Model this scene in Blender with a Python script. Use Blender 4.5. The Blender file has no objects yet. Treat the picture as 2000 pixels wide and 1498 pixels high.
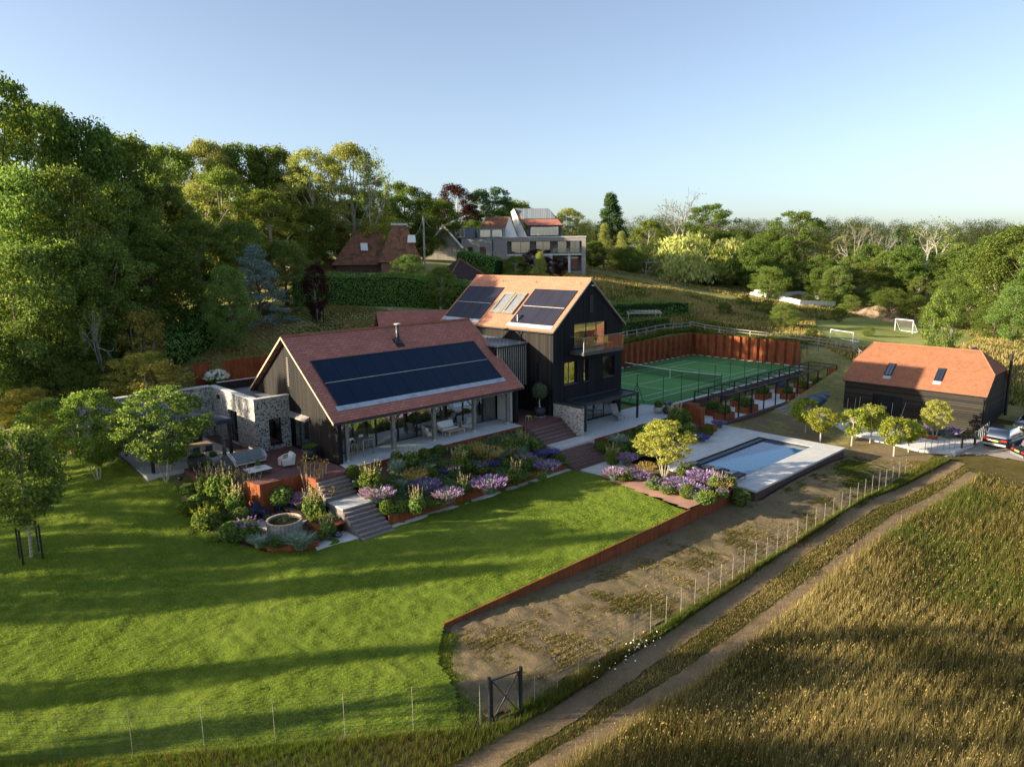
import bpy, math, random
import numpy as np
from mathutils import Matrix, Vector
S = bpy.context.scene
# ---------------------------------------------------------------- camera
F_PX, PITCH, ROLL, YAW = 1386.0, 0.18479, -0.00952, -0.80907
CAM = np.array([44.717, -67.282, 14.206])
PW, PH = 2000.0, 1498.0
_s, _c = math.sin(YAW), math.cos(YAW)
_sp, _cp = math.sin(PITCH), math.cos(PITCH)
_R = np.array([_c, -_s, 0.0]); _F = np.array([_s*_cp, _c*_cp, -_sp]); _U = np.array([_s*_sp, _c*_sp, _cp])
_cr, _sr = math.cos(ROLL), math.sin(ROLL)
_R2 = _R*_cr + _U*_sr; _U2 = _U*_cr - _R*_sr
cd = bpy.data.cameras.new('camera'); cam = bpy.data.objects.new('camera', cd); S.collection.objects.link(cam)
cd.sensor_fit = 'HORIZONTAL'; cd.sensor_width = 36.0; cd.lens = 36.0*F_PX/PW; cd.clip_start = 0.3; cd.clip_end = 6000
M = Matrix.Identity(4)
for i in range(3):
    M[i][0] = _R2[i]; M[i][1] = _U2[i]; M[i][2] = -_F[i]; M[i][3] = CAM[i]
cam.matrix_world = M
S.camera = cam
# ---------------------------------------------------------------- light
SUN_EL = math.radians(15.2)
SUN_AZ = math.radians(32.7)          # light travels towards +y turned this much to +x
TO_SUN = Vector((-math.sin(SUN_AZ)*math.cos(SUN_EL), -math.cos(SUN_AZ)*math.cos(SUN_EL), math.sin(SUN_EL)))
sl = bpy.data.lights.new('sun', 'SUN'); so = bpy.data.objects.new('sun', sl); S.collection.objects.link(so)
sl.energy = 4.9; sl.angle = math.radians(0.6); sl.color = (1.0, 0.83, 0.58)
so.rotation_euler = (-TO_SUN).to_track_quat('-Z', 'Y').to_euler(); so.location = (0, -60, 60)
w = bpy.data.worlds.new('World'); S.world = w; w.use_nodes = True
nt = w.node_tree; nt.nodes.clear()
sky = nt.nodes.new('ShaderNodeTexSky'); sky.sky_type = 'NISHITA'; sky.sun_disc = False
sky.sun_elevation = SUN_EL
sky.sun_rotation = math.atan2(TO_SUN.x, TO_SUN.y)
sky.altitude = 50; sky.air_density = 0.8; sky.dust_density = 1.5; sky.ozone_density = 1.9
bg = nt.nodes.new('ShaderNodeBackground'); bg.inputs[1].default_value = 0.086
wo = nt.nodes.new('ShaderNodeOutputWorld')
hs = nt.nodes.new('ShaderNodeHueSaturation'); hs.inputs['Saturation'].default_value = .80
nt.links.new(sky.outputs[0], hs.inputs['Color']); nt.links.new(hs.outputs[0], bg.inputs[0]); nt.links.new(bg.outputs[0], wo.inputs[0])
S.view_settings.view_transform = 'Standard'; S.view_settings.look = 'None'
S.view_settings.exposure = 1.62; S.view_settings.gamma = 1.0
S.render.engine = 'CYCLES'
S.cycles.max_bounces = 6; S.cycles.diffuse_bounces = 3; S.cycles.glossy_bounces = 3
S.cycles.transparent_max_bounces = 10; S.cycles.transmission_bounces = 4
S.cycles.use_denoising = True; S.cycles.caustics_reflective = False; S.cycles.caustics_refractive = False

def ray(px, py):
    a, b = px-PW/2, py-PH/2
    x = a*_cr + b*_sr; y = -a*_sr + b*_cr
    return (x/F_PX)*_R + (-y/F_PX)*_U + _F
def atd(px, py, D): return CAM + ray(px, py)*D
def atz(px, py, z): d = ray(px, py); return CAM + d*(z-CAM[2])/d[2]

# ---------------------------------------------------------------- terrain function
CP = [(29,-53,-1.25),(27.6,-30,-2.3),(28.3,-15,-2.45),(29,-6,-2.2),(24,-30,-1.9),(24.3,-15,-1.55),(24.6,-22,-1.62),(23.3,-46,-1.5),(23.3,-41,-1.75),(23.3,-35,-1.92),(23.3,-29,-1.98),(26,-42,-1.85),(26,-34,-2.05),(20,-65,-1.3),
 (10,-62,-1.05),(5,-62,-.6),(0,-57,.6),(-2.3,-57,.85),(-6,-57,1.1),(-10,-60,1.0),(12,-55,-1.15),(16,-60,-1.25),(7,-57,-.75),(4,-55,-.3),(1,-54.5,.85),
 (41,-43,-2.6),(50,-60,-2.8),(45,-30,-3.4),(40,-10,-3.0),(60,-40,-4.4),(36,0,-2.0),(32,0,-1.95),(20,0,-1.8),(16,-6,-1.7),(26,-6,-1.85),(22,-10,-1.9),
 (10,-48,-.9),(12,-40,-1.1),(15,-38,-1.1),(16,-46,-1.12),(18,-54,-1.15),
 (-13.6,-46,4.9),(-13.6,-38,5.0),(-16,-50,3.6),(-13,-57,2.3),(-24,-56,2.5),(-19,-33,7.3),(-23,-30,8.3),(-16,-17,7.4),(-12,-24,5.0),(-15,-42,5.6),(-22,-42,6.6),
 (-35,-30,9.5),(-40,-45,6),(-8,18,3.0),(-8.6,8,3.1),(7,19,2.2),(-10,0,3.4),(3,24,2.6),(4,63,1.6),(9,25,2.3),(23.5,25,.9),(-9,12,3.4),
 (-34,61,7.2),(-40,32,10.4),(-36,45,9.2),(-25,20,7.0),(-12,55,4.4),(0,67,2.8),(10,78,3.0),(24,33,1.8),(30,11,-.9),(36,14,-1.3),(18,13,.6),(-16,10,4.6),
 (-50,20,12),(-38,5,11),(-30,-10,10),(-70,-30,11),(-60,-60,5),(-80,-110,4),(-30,-100,1),(10,-100,-1.2),(50,-100,-3),(80,-60,-6),(70,0,-5),(60,40,-2),
 (-60,60,9.5),(-50,120,8),(0,140,5),(50,120,2),(-90,40,12),(-100,-60,9),(0,220,6),(-120,140,9),(100,120,-2),(-150,0,13),(60,220,3)]
CPa = np.array(CP, float)
def _tps(r2): return 0.5*r2*np.log(r2+1e-9)
_n = len(CPa)
_K = _tps(((CPa[:, None, :2]-CPa[None, :, :2])**2).sum(2)) + np.eye(_n)*6.0
_Pm = np.c_[np.ones(_n), CPa[:, :2]]
_A = np.block([[_K, _Pm], [_Pm.T, np.zeros((3, 3))]])
_W = np.linalg.solve(_A, np.r_[CPa[:, 2], 0, 0, 0])
def hterr(x, y):
    x = np.asarray(x, float); y = np.asarray(y, float); sh = x.shape
    x = x.ravel(); y = y.ravel()
    xc = np.clip(x, -150, 110); yc = np.clip(y, -110, 230)
    out = np.zeros(len(x))
    for i in range(0, len(x), 20000):
        a, b = xc[i:i+20000], yc[i:i+20000]
        r2 = (a[:, None]-CPa[None, :, 0])**2 + (b[:, None]-CPa[None, :, 1])**2
        out[i:i+20000] = _tps(r2)@_W[:_n] + _W[_n] + _W[_n+1]*a + _W[_n+2]*b
    far = np.hypot(x-xc, y-yc)
    out = out - np.minimum(far*0.03, 25)
    return out.reshape(sh)
def h(x, y): return float(hterr(np.array([x]), np.array([y]))[0])
def hit(px, py, dmax=400):
    d = ray(px, py); t = np.arange(8, dmax, 0.5)
    z = hterr(CAM[0]+d[0]*t, CAM[1]+d[1]*t)
    k = np.argmax(CAM[2]+d[2]*t < z)
    if k == 0: k = len(t)-1
    a, b = t[k-1], t[k]
    for _ in range(12):
        m = (a+b)/2
        if CAM[2]+d[2]*m < h(CAM[0]+d[0]*m, CAM[1]+d[1]*m): b = m
        else: a = m
    p = CAM+d*b
    return p[0], p[1], p[2], b

# ---------------------------------------------------------------- mesh helpers
class MB:
    def __init__(s): s.v = []; s.f = []; s.uv = []; s.mi = []; s.m = 0
    def quadv(s, pts, uv=None, m=None):
        n = len(s.v); s.v += [tuple(map(float, p)) for p in pts]; s.f.append(tuple(range(n, n+len(pts))))
        s.uv.append(uv); s.mi.append(s.m if m is None else m); return s
    def box(s, x0, x1, y0, y1, z0, z1, m=None):
        return s.hexa([(x0,y0,z0),(x1,y0,z0),(x1,y1,z0),(x0,y1,z0),(x0,y0,z1),(x1,y0,z1),(x1,y1,z1),(x0,y1,z1)], m)
    def hexa(s, p, m=None):
        n = len(s.v); s.v += [tuple(map(float, q)) for q in p]
        for f in ((0,3,2,1),(4,5,6,7),(0,1,5,4),(1,2,6,5),(2,3,7,6),(3,0,4,7)):
            s.f.append(tuple(n+i for i in f)); s.uv.append(None); s.mi.append(s.m if m is None else m)
        return s
    def beam(s, a, b, w, t=None, m=None, up=(0,0,1)):
        t = w if t is None else t
        a = Vector(a); b = Vector(b); d = (b-a).normalized(); u = Vector(up)
        if abs(d.dot(u)) > .97: u = Vector((1,0,0))
        r = d.cross(u).normalized()*(w/2); u2 = r.cross(d).normalized()*(t/2)
        return s.hexa([a-r-u2, a+r-u2, b+r-u2, b-r-u2, a-r+u2, a+r+u2, b+r+u2, b-r+u2], m)
    def prism(s, poly, z0, z1, m=None):
        n = len(s.v); k = len(poly)
        s.v += [(float(x), float(y), float(z0)) for x, y in poly] + [(float(x), float(y), float(z1)) for x, y in poly]
        fs = [tuple(n+i for i in reversed(range(k))), tuple(n+k+i for i in range(k))]
        fs += [(n+i, n+(i+1) % k, n+k+(i+1) % k, n+k+i) for i in range(k)]
        for f in fs: s.f.append(f); s.uv.append(None); s.mi.append(s.m if m is None else m)
        return s
    def tube(s, pts, rs, seg=6, m=None, cap=True):
        pts = [Vector(p) for p in pts]
        if not hasattr(rs, '__len__'): rs = [rs]*len(pts)
        n0 = len(s.v); k = len(pts); prev = None
        for i, p in enumerate(pts):
            d = (pts[min(i+1, k-1)]-pts[max(i-1, 0)])
            d = d.normalized() if d.length > 1e-9 else Vector((0,0,1))
            u = prev if prev is not None else (Vector((1,0,0)) if abs(d.x) < .9 else Vector((0,1,0)))
            u = (u-d*u.dot(d)).normalized(); prev = u; v = d.cross(u)
            for j in range(seg):
                a = 2*math.pi*j/seg
                q = p+(u*math.cos(a)+v*math.sin(a))*rs[i]; s.v.append((q.x, q.y, q.z))
        for i in range(k-1):
            for j in range(seg):
                a = n0+i*seg+j; b = n0+i*seg+(j+1) % seg
                s.f.append((a, b, b+seg, a+seg)); s.uv.append(None); s.mi.append(s.m if m is None else m)
        if cap:
            s.f.append(tuple(n0+j for j in reversed(range(seg)))); s.uv.append(None); s.mi.append(s.m if m is None else m)
            s.f.append(tuple(n0+(k-1)*seg+j for j in range(seg))); s.uv.append(None); s.mi.append(s.m if m is None else m)
        return s
    def lathe(s, prof, c=(0,0,0), seg=20, m=None, sx=1, sy=1):
        n0 = len(s.v); k = len(prof)
        for r, z in prof:
            for j in range(seg):
                a = 2*math.pi*j/seg; s.v.append((c[0]+r*sx*math.cos(a), c[1]+r*sy*math.sin(a), c[2]+z))
        for i in range(k-1):
            for j in range(seg):
                a = n0+i*seg+j; b = n0+i*seg+(j+1) % seg
                s.f.append((a, b, b+seg, a+seg)); s.uv.append(None); s.mi.append(s.m if m is None else m)
        s.f.append(tuple(n0+j for j in reversed(range(seg)))); s.uv.append(None); s.mi.append(s.m if m is None else m)
        s.f.append(tuple(n0+(k-1)*seg+j for j in range(seg))); s.uv.append(None); s.mi.append(s.m if m is None else m)
        return s
    def grid(s, fn, nu, nv, m=None):
        n0 = len(s.v)
        for i in range(nu+1):
            for j in range(nv+1): s.v.append(tuple(map(float, fn(i/nu, j/nv))))
        for i in range(nu):
            for j in range(nv):
                a = n0+i*(nv+1)+j
                s.f.append((a, a+nv+1, a+nv+2, a+1)); s.uv.append(None); s.mi.append(s.m if m is None else m)
        return s
    def mesh(s, name, mats, o=(0,0,0), smooth=False):
        me = bpy.data.meshes.new(name)
        me.from_pydata([(x-o[0], y-o[1], z-o[2]) for x, y, z in s.v], [], s.f)
        if not isinstance(mats, (list, tuple)): mats = [mats]
        for q in mats: me.materials.append(q)
        if any(s.mi): me.polygons.foreach_set('material_index', s.mi)
        if any(u is not None for u in s.uv):
            ul = me.uv_layers.new(name='UVMap')
            for p, u in zip(me.polygons, s.uv):
                if u is not None:
                    for li, q in zip(p.loop_indices, u): ul.data[li].uv = q
        if smooth: me.shade_smooth()
        me.update(); return me

COL = S.collection
def setp(o, label, cat, group=None, kind=None):
    if label and len(label.split()) > 16: print('LONG', len(label.split()), label)
    if label: o['label'] = label
    if cat: o['category'] = cat
    if group: o['group'] = group
    if kind: o['kind'] = kind
    return o
class T:
    """a thing: Empty at its base, parts in world coordinates (or local when wc=False)"""
    def __init__(s, name, label, cat, loc=(0,0,0), group=None, rotz=0, wc=True):
        s.o = bpy.data.objects.new(name, None); COL.objects.link(s.o); s.o.location = loc; s.o.rotation_euler = (0,0,rotz)
        s.o.empty_display_size = .3
        setp(s.o, label, cat, group); s.loc = loc if wc else (0,0,0)
    def p(s, name, mb, mat, parent=None, smooth=False, label=None):
        me = mb if isinstance(mb, bpy.types.Mesh) else mb.mesh(name, mat, s.loc, smooth)
        o = bpy.data.objects.new(name, me); COL.objects.link(o); o.parent = parent or s.o
        if label: o['label'] = label
        return o
def dup(root, loc, rotz=0, scale=1, label=None, cat=None, group=None, name=None):
    """copy of a thing with copies of its parts and sub-parts (mesh data shared)"""
    root = getattr(root, "o", root); r = root.copy(); COL.objects.link(r); r.location = loc; r.rotation_euler = (0,0,rotz)
    r.scale = (scale,)*3 if not hasattr(scale, '__len__') else scale
    if name: r.name = name
    if label: r['label'] = label
    if cat: r['category'] = cat
    if group: r['group'] = group
    for ch in list(root.children):
        c = ch.copy(); COL.objects.link(c); c.parent = r
        for g in ch.children:
            d = g.copy(); COL.objects.link(d); d.parent = c
    return r
def solo(name, mb, mat, label, cat, loc=(0,0,0), group=None, smooth=False):
    o = bpy.data.objects.new(name, mb.mesh(name, mat, loc, smooth)); COL.objects.link(o); o.location = loc
    return setp(o, label, cat, group)
def struct(name, mb, mat, smooth=False):
    me = mb if isinstance(mb, bpy.types.Mesh) else mb.mesh(name, mat, (0,0,0), smooth)
    o = bpy.data.objects.new(name, me); COL.objects.link(o); o['kind'] = 'structure'; return o
def npmesh(name, V, Fq, mats, mi=None, smooth=False):
    """fast mesh: V (n,3), Fq (m,3|4)"""
    me = bpy.data.meshes.new(name); V = np.asarray(V, np.float32); Fq = np.asarray(Fq, np.int32)
    k = Fq.shape[1]; me.vertices.add(len(V)); me.vertices.foreach_set('co', V.ravel())
    me.loops.add(Fq.size); me.loops.foreach_set('vertex_index', Fq.ravel())
    me.polygons.add(len(Fq)); me.polygons.foreach_set('loop_start', np.arange(0, Fq.size, k, dtype=np.int32))
    me.polygons.foreach_set('loop_total', np.full(len(Fq), k, np.int32))
    for q in (mats if isinstance(mats, (list, tuple)) else [mats]): me.materials.append(q)
    if mi is not None: me.polygons.foreach_set('material_index', np.asarray(mi, np.int32))
    if smooth: me.polygons.foreach_set('use_smooth', np.ones(len(Fq), bool))
    me.update(calc_edges=True); me.validate(); return me
# ---------------------------------------------------------------- materials
class N:
    def __init__(s, name):
        s.m = bpy.data.materials.new(name); s.m.use_nodes = True; s.t = s.m.node_tree; s.t.nodes.clear()
        s.out = s.t.nodes.new('ShaderNodeOutputMaterial')
    def n(s, typ, **kw):
        q = s.t.nodes.new('ShaderNode'+typ)
        for k, v in kw.items():
            if k.startswith('i_'):
                key = k[2:].replace('_', ' ')
                key = int(key) if key.isdigit() else key
                if hasattr(v, 'is_output') or isinstance(v, bpy.types.NodeSocket): s.t.links.new(v, q.inputs[key])
                else: q.inputs[key].default_value = v
            else: setattr(q, k, v)
        return q
    def l(s, a, b): s.t.links.new(a, b)
    def noise(s, scale, detail=3, vec=None, rough=.55, dist=0):
        q = s.n('TexNoise', i_Scale=scale, i_Detail=detail, i_Roughness=rough, i_Distortion=dist)
        if vec is not None: s.l(vec, q.inputs['Vector'])
        return q.outputs['Fac']
    def ramp(s, fac, stops, interp='LINEAR'):
        q = s.n('ValToRGB'); cr = q.color_ramp; cr.interpolation = interp
        while len(cr.elements) < len(stops): cr.elements.new(0.5)
        for e, (p, c) in zip(cr.elements, stops): e.position = p; e.color = (*c, 1) if len(c) == 3 else c
        s.l(fac, q.inputs[0]); return q.outputs[0]
    def mix(s, f, a, b, bt='MIX'):
        q = s.n('Mix', data_type='RGBA', blend_type=bt)
        for sock, v in ((q.inputs[0], f), (q.inputs[6], a), (q.inputs[7], b)):
            if isinstance(v, bpy.types.NodeSocket): s.l(v, sock)
            elif sock == q.inputs[0]: sock.default_value = v
            else: sock.default_value = (*v, 1)
        return q.outputs[2]
    def math(s, op, a, b=0.5):
        q = s.n('Math', operation=op)
        for i, v in enumerate((a, b)):
            if isinstance(v, bpy.types.NodeSocket): s.l(v, q.inputs[i])
            else: q.inputs[i].default_value = v
        return q.outputs[0]
    def bump(s, hgt, strength=.5, dist=.02):
        q = s.n('Bump'); q.inputs['Strength'].default_value = strength; q.inputs['Distance'].default_value = dist
        s.l(hgt, q.inputs['Height']); return q.outputs[0]
    def coord(s, which='Object'): return s.n('TexCoord').outputs[which]
    def wpos(s): return s.n('NewGeometry').outputs['Position']
    def done(s, col, rough=.8, metal=0, bump=None, spec=.4, **kw):
        b = s.n('BsdfPrincipled')
        if isinstance(col, bpy.types.NodeSocket): s.l(col, b.inputs['Base Color'])
        else: b.inputs['Base Color'].default_value = (*col, 1)
        if isinstance(rough, bpy.types.NodeSocket): s.l(rough, b.inputs['Roughness'])
        else: b.inputs['Roughness'].default_value = rough
        b.inputs['Metallic'].default_value = metal; b.inputs['Specular IOR Level'].default_value = spec
        for k, v in kw.items(): b.inputs[k.replace('_', ' ')].default_value = v
        if bump is not None: s.l(bump, b.inputs['Normal'])
        s.l(b.outputs[0], s.out.inputs[0]); return s.m
MT = {}
def simple(name, c, rough=.7, metal=0, var=.25, scale=3, bump=.15, bscale=30, spec=.4):
    a = N(name); v = a.wpos(); n1 = a.noise(scale, 4, v)
    lo = tuple(x*(1-var) for x in c); hi = tuple(min(1, x*(1+var)) for x in c)
    col = a.ramp(n1, [(.3, lo), (.7, hi)])
    bp = a.bump(a.noise(bscale, 3, v), bump, .01) if bump else None
    MT[name] = a.done(col, rough, metal, bp, spec); return MT[name]
for nm, c, kw in [
 ('concrete', (.60,.60,.58), dict(var=.13, scale=1.2, rough=.75, bump=.1)),
 ('pale_paving', (.50,.51,.50), dict(var=.12, scale=.9, rough=.6)),
 ('white_stone', (.62,.60,.55), dict(var=.12, scale=4)),
 ('white_paint', (.78,.78,.75), dict(var=.04, rough=.5, bump=0)),
 ('plaster', (.70,.68,.62), dict(var=.05)),
 ('black_metal', (.014,.016,.018), dict(var=.3, rough=.42, bump=0)),
 ('grey_metal', (.05,.055,.06), dict(var=.2, rough=.4, bump=.03)),
 ('dark_metal', (.028,.033,.04), dict(var=.2, rough=.38, bump=0)),
 ('zinc', (.30,.32,.35), dict(var=.12, rough=.42, metal=.5, bump=.03)),
 ('lead', (.42,.46,.52), dict(var=.2, scale=2, rough=.5, metal=.3)),
 ('chrome', (.6,.6,.6), dict(var=.05, rough=.2, metal=1, bump=0)),
 ('rubber', (.02,.02,.02), dict(var=.2, rough=.8)),
 ('bark', (.13,.10,.07), dict(var=.4, scale=9, bump=.6, bscale=25, rough=.95)),
 ('pale_bark', (.38,.34,.28), dict(var=.3, scale=9, bump=.4, rough=.9)),
 ('birch_bark', (.40,.36,.30), dict(var=.3, scale=14, bump=.3, rough=.8)),
 ('grey_wood', (.28,.26,.23), dict(var=.3, scale=8, bump=.4, rough=.85)),
 ('pale_wood', (.52,.40,.26), dict(var=.2, scale=8, bump=.2, rough=.6)),
 ('silver_wood', (.40,.38,.35), dict(var=.25, scale=6, bump=.3, rough=.8)),
 ('post_wood', (.20,.185,.165), dict(var=.35, scale=6, bump=.5, rough=.85)),
 ('grey_fabric', (.22,.25,.25), dict(var=.12, scale=14, bump=.2, rough=.95)),
 ('white_fabric', (.74,.73,.70), dict(var=.06, scale=10, bump=.2, rough=.95)),
 ('dark_fabric', (.035,.045,.06), dict(var=.2, rough=.9)),
 ('canvas', (.03,.045,.075), dict(var=.2, scale=1, rough=.7)),
 ('tarpaulin', (.02,.04,.075), dict(var=.3, scale=2, rough=.45, bump=.4, bscale=5)),
 ('rope', (.72,.72,.70), dict(var=.1, scale=30, bump=.6, bscale=60)),
 ('navy_paint', (.02,.035,.07), dict(var=.1, rough=.5, bump=0)),
 ('yellow_paint', (.62,.47,.06), dict(var=.05, rough=.5, bump=0)),
 ('pot_black', (.035,.035,.045), dict(var=.2, rough=.55)),
 ('pot_pale', (.42,.41,.38), dict(var=.15, rough=.8)),
 ('soil', (.11,.065,.05), dict(var=.35, scale=5, bump=.8, bscale=40, rough=1)),
 ('pink_gravel', (.36,.20,.15), dict(var=.25, scale=30, bump=.8, bscale=60, rough=1)),
 ('white_gravel', (.62,.62,.60), dict(var=.3, scale=22, bump=.8, bscale=50, rough=1)),
 ('drive_gravel', (.27,.25,.23), dict(var=.3, scale=14, bump=.8, bscale=50, rough=1)),
 ('spoil', (.25,.18,.12), dict(var=.45, scale=1.5, bump=1, bscale=4, rough=1)),
 ('rubber_green', (.03,.06,.04), dict(var=.2)),
 ('kerb_pale', (.55,.54,.52), dict(var=.1)),
 ('room_floor', (.33,.31,.28), dict(var=.1, rough=.5)),
 ('room_wall', (.30,.29,.27), dict(var=.05)),
 ('room_dark', (.05,.05,.05), dict(var=.1)),
 ('red_glass', (.35,.02,.02), dict(var=.1, rough=.2, bump=0)),
 ('yellow_plate', (.8,.65,.1), dict(var=.02, rough=.4, bump=0)),
 ('car_grey', (.10,.11,.12), dict(var=.03, rough=.25, metal=.5, bump=0)),
 ('car_dark', (.010,.010,.012), dict(var=.03, rough=.18, metal=0, bump=0)),
 ('car_silver', (.10,.115,.125), dict(var=.03, rough=.3, metal=.2, bump=0)),
 ('flower_white', (.75,.76,.70), dict(var=.1, bump=0)),
]: simple(nm, c, **kw)

def m_corten():
    a = N('corten'); v = a.wpos(); n1 = a.noise(1.1, 5, v, .65); n2 = a.noise(9, 4, v)
    st = a.n('Mapping'); st.inputs['Scale'].default_value = (5, 5, .5); a.l(v, st.inputs[0]); n3 = a.noise(1.5, 3, st.outputs[0])
    f = a.math('ADD', a.math('MULTIPLY', n1, .5), a.math('MULTIPLY', n3, .5))
    col = a.ramp(f, [(.32, (.13,.036,.018)), (.48, (.25,.070,.026)), (.62, (.35,.11,.035)), (.75, (.42,.17,.06))])
    col = a.mix(a.math('MULTIPLY', n2, .35), col, (.10,.03,.015), 'MIX')
    MT['corten'] = a.done(col, .85, 0, a.bump(n2, .3, .01), .25)
m_corten()
def m_tiles(name, c1, c2, dark, row=.105, bw=.17, moss=0, sx=1):
    a = N(name); uv = a.coord('UV')
    b = a.n('TexBrick', offset=.5, i_Scale=1.0, i_Mortar_Size=.022, i_Mortar_Smooth=.3, i_Bias=0, i_Brick_Width=bw, i_Row_Height=row)
    a.l(uv, b.inputs['Vector']); b.inputs['Color1'].default_value = (*c1, 1); b.inputs['Color2'].default_value = (*c2, 1); b.inputs['Mortar'].default_value = (*dark, 1)
    w = a.wpos(); n1 = a.noise(.8, 4, w); n2 = a.noise(9, 3, w)
    col = a.mix(a.ramp(n1, [(.35, (0,0,0)), (.7, (.45,.45,.45))]), b.outputs[0], dark)
    col = a.mix(a.math('MULTIPLY', n2, .5), col, tuple(min(1, x*1.5) for x in c2))
    if moss: col = a.mix(a.ramp(a.noise(1.7, 5, w, .7), [(.46, (0,0,0)), (.62, (moss,moss,moss))]), col, (.10,.075,.05))
    # each course a wedge that steps down to the next
    sp = a.n('SeparateXYZ'); a.l(uv, sp.inputs[0])
    fr = a.math('FRACT', a.math('DIVIDE', sp.outputs[1], row))
    hh = a.math('ADD', a.math('MULTIPLY', a.math('SUBTRACT', 1.0, fr), 1.0), a.math('MULTIPLY', b.outputs[1], -.6))
    MT[name] = a.done(col, .85, 0, a.bump(hh, .8, .025), .25)
m_tiles('tile_brown', (.31,.108,.078), (.46,.19,.14), (.11,.042,.036), .2, .42)
m_tiles('tile_orange', (.37,.155,.095), (.46,.215,.135), (.24,.11,.07), .18, .4)
m_tiles('tile_barn', (.27,.10,.055), (.36,.15,.08), (.17,.07,.04), .15, .22, moss=.35)
m_tiles('tile_old', (.28,.11,.06), (.42,.17,.09), (.07,.045,.035), moss=.9)
m_tiles('tile_dark', (.045,.03,.028), (.075,.045,.04), (.03,.02,.02), moss=.2)
def m_boards(name, c, c2, pitch=.15, rough=.75, horizontal=False, depth=.02):
    a = N(name); v = a.wpos(); sp = a.n('SeparateXYZ'); a.l(v, sp.inputs[0])
    x = sp.outputs[2] if horizontal else a.math('ADD', sp.outputs[0], sp.outputs[1])
    q = a.math('DIVIDE', x, pitch); fr = a.math('FRACT', q)
    idx = a.math('FLOOR', q); wn = a.n('TexWhiteNoise', noise_dimensions='1D'); a.l(idx, wn.inputs['W'])
    groove = a.math('LESS_THAN', fr, .12)
    mp = a.n('Mapping'); mp.inputs['Scale'].default_value = (14,14,1) if not horizontal else (1,1,14); a.l(v, mp.inputs[0])
    gr = a.noise(1.2, 4, mp.outputs[0], .7)
    f = a.math('ADD', a.math('MULTIPLY', wn.outputs[0], .5), a.math('MULTIPLY', gr, .5))
    col = a.ramp(f, [(.25, c), (.75, c2)])
    col = a.mix(groove, col, tuple(x*.25 for x in c))
    hgt = a.math('SUBTRACT', a.math('MULTIPLY', gr, .25), groove)
    MT[name] = a.done(col, rough, 0, a.bump(hgt, .8, depth), .15)
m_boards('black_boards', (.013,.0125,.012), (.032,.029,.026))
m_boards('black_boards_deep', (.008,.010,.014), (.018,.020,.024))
m_boards('barn_boards', (.022,.020,.018), (.045,.040,.034), .2, horizontal=True)
m_boards('grey_boards', (.26,.24,.21), (.40,.37,.33), .15)
m_boards('deck_boards', (.33,.32,.31), (.45,.44,.43), .14)
m_boards('white_boards', (.55,.53,.49), (.70,.68,.64), .18, horizontal=True)
m_boards('zinc_seams', (.17,.20,.235), (.24,.275,.31), .45, rough=.45)
def m_flint(name, light=(.60,.58,.54), dark=(.05,.055,.065), sc=10, thr=.36):
    a = N(name); v = a.wpos()
    vo = a.n('TexVoronoi', feature='F1', i_Scale=sc); a.l(v, vo.inputs['Vector'])
    ve = a.n('TexVoronoi', feature='DISTANCE_TO_EDGE', i_Scale=sc); a.l(v, ve.inputs['Vector'])
    sp = a.n('SeparateColor'); a.l(vo.outputs['Color'], sp.inputs[0])
    st = a.ramp(sp.outputs[0], [(0, dark), (thr, tuple(x*1.6 for x in dark)), (thr+.04, (.30,.29,.28)), (.62, (.52,.50,.47)), (1, light)], 'LINEAR')
    edge = a.ramp(ve.outputs[0], [(.03, (1,1,1)), (.10, (0,0,0))])
    col = a.mix(edge, st, (.50,.48,.44))
    MT[name] = a.done(col, .6, 0, a.bump(a.ramp(ve.outputs[0], [(.0, (0,0,0)), (.15, (1,1,1))]), .8, .03), .4)
m_flint('flint', (.62,.61,.58), (.045,.05,.06), 10, .30); m_flint('flint_warm', (.62,.55,.44), (.10,.075,.06), 11.0, .22)
def m_brick(name, c1, c2, mortar, bw=.215, rh=.075, ms=.012, scale=1, axis=None, rough=.9):
    a = N(name); v = a.wpos()
    # box-ish mapping: u = x + y, v = z on walls; on floors u = x, v = y
    sp = a.n('SeparateXYZ'); a.l(v, sp.inputs[0]); nn = a.n('SeparateXYZ'); a.l(a.n('NewGeometry').outputs['Normal'], nn.inputs[0])
    up = a.math('GREATER_THAN', a.math('ABSOLUTE', nn.outputs[2]), .5)
    cu = a.n('CombineXYZ'); a.l(sp.outputs[1], cu.inputs[0]); a.l(sp.outputs[0], cu.inputs[1])
    cw = a.n('CombineXYZ'); a.l(a.math('ADD', sp.outputs[0], sp.outputs[1]), cw.inputs[0]); a.l(sp.outputs[2], cw.inputs[1])
    mv = a.n('Mix', data_type='VECTOR'); a.l(up, mv.inputs[0]); a.l(cw.outputs[0], mv.inputs[4]); a.l(cu.outputs[0], mv.inputs[5])
    b = a.n('TexBrick', offset=.5, i_Scale=scale, i_Mortar_Size=ms, i_Mortar_Smooth=.1, i_Brick_Width=bw, i_Row_Height=rh)
    a.l(mv.outputs[1], b.inputs['Vector'])
    for k, c in (('Color1', c1), ('Color2', c2), ('Mortar', mortar)): b.inputs[k].default_value = (*c, 1)
    col = a.mix(a.ramp(a.noise(2.5, 4, v), [(.3, (0,0,0)), (.8, (.5,.5,.5))]), b.outputs[0], tuple(x*.6 for x in c1))
    MT[name] = a.done(col, rough, 0, a.bump(a.math('MULTIPLY', b.outputs[1], -1), .6, .01), .3)
m_brick('brick_paving', (.16,.075,.068), (.25,.115,.10), (.11,.07,.065), .21, .07, .006)
m_brick('brick_tread', (.30,.25,.23), (.42,.36,.33), (.16,.13,.12), .075, .3, .014)
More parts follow.
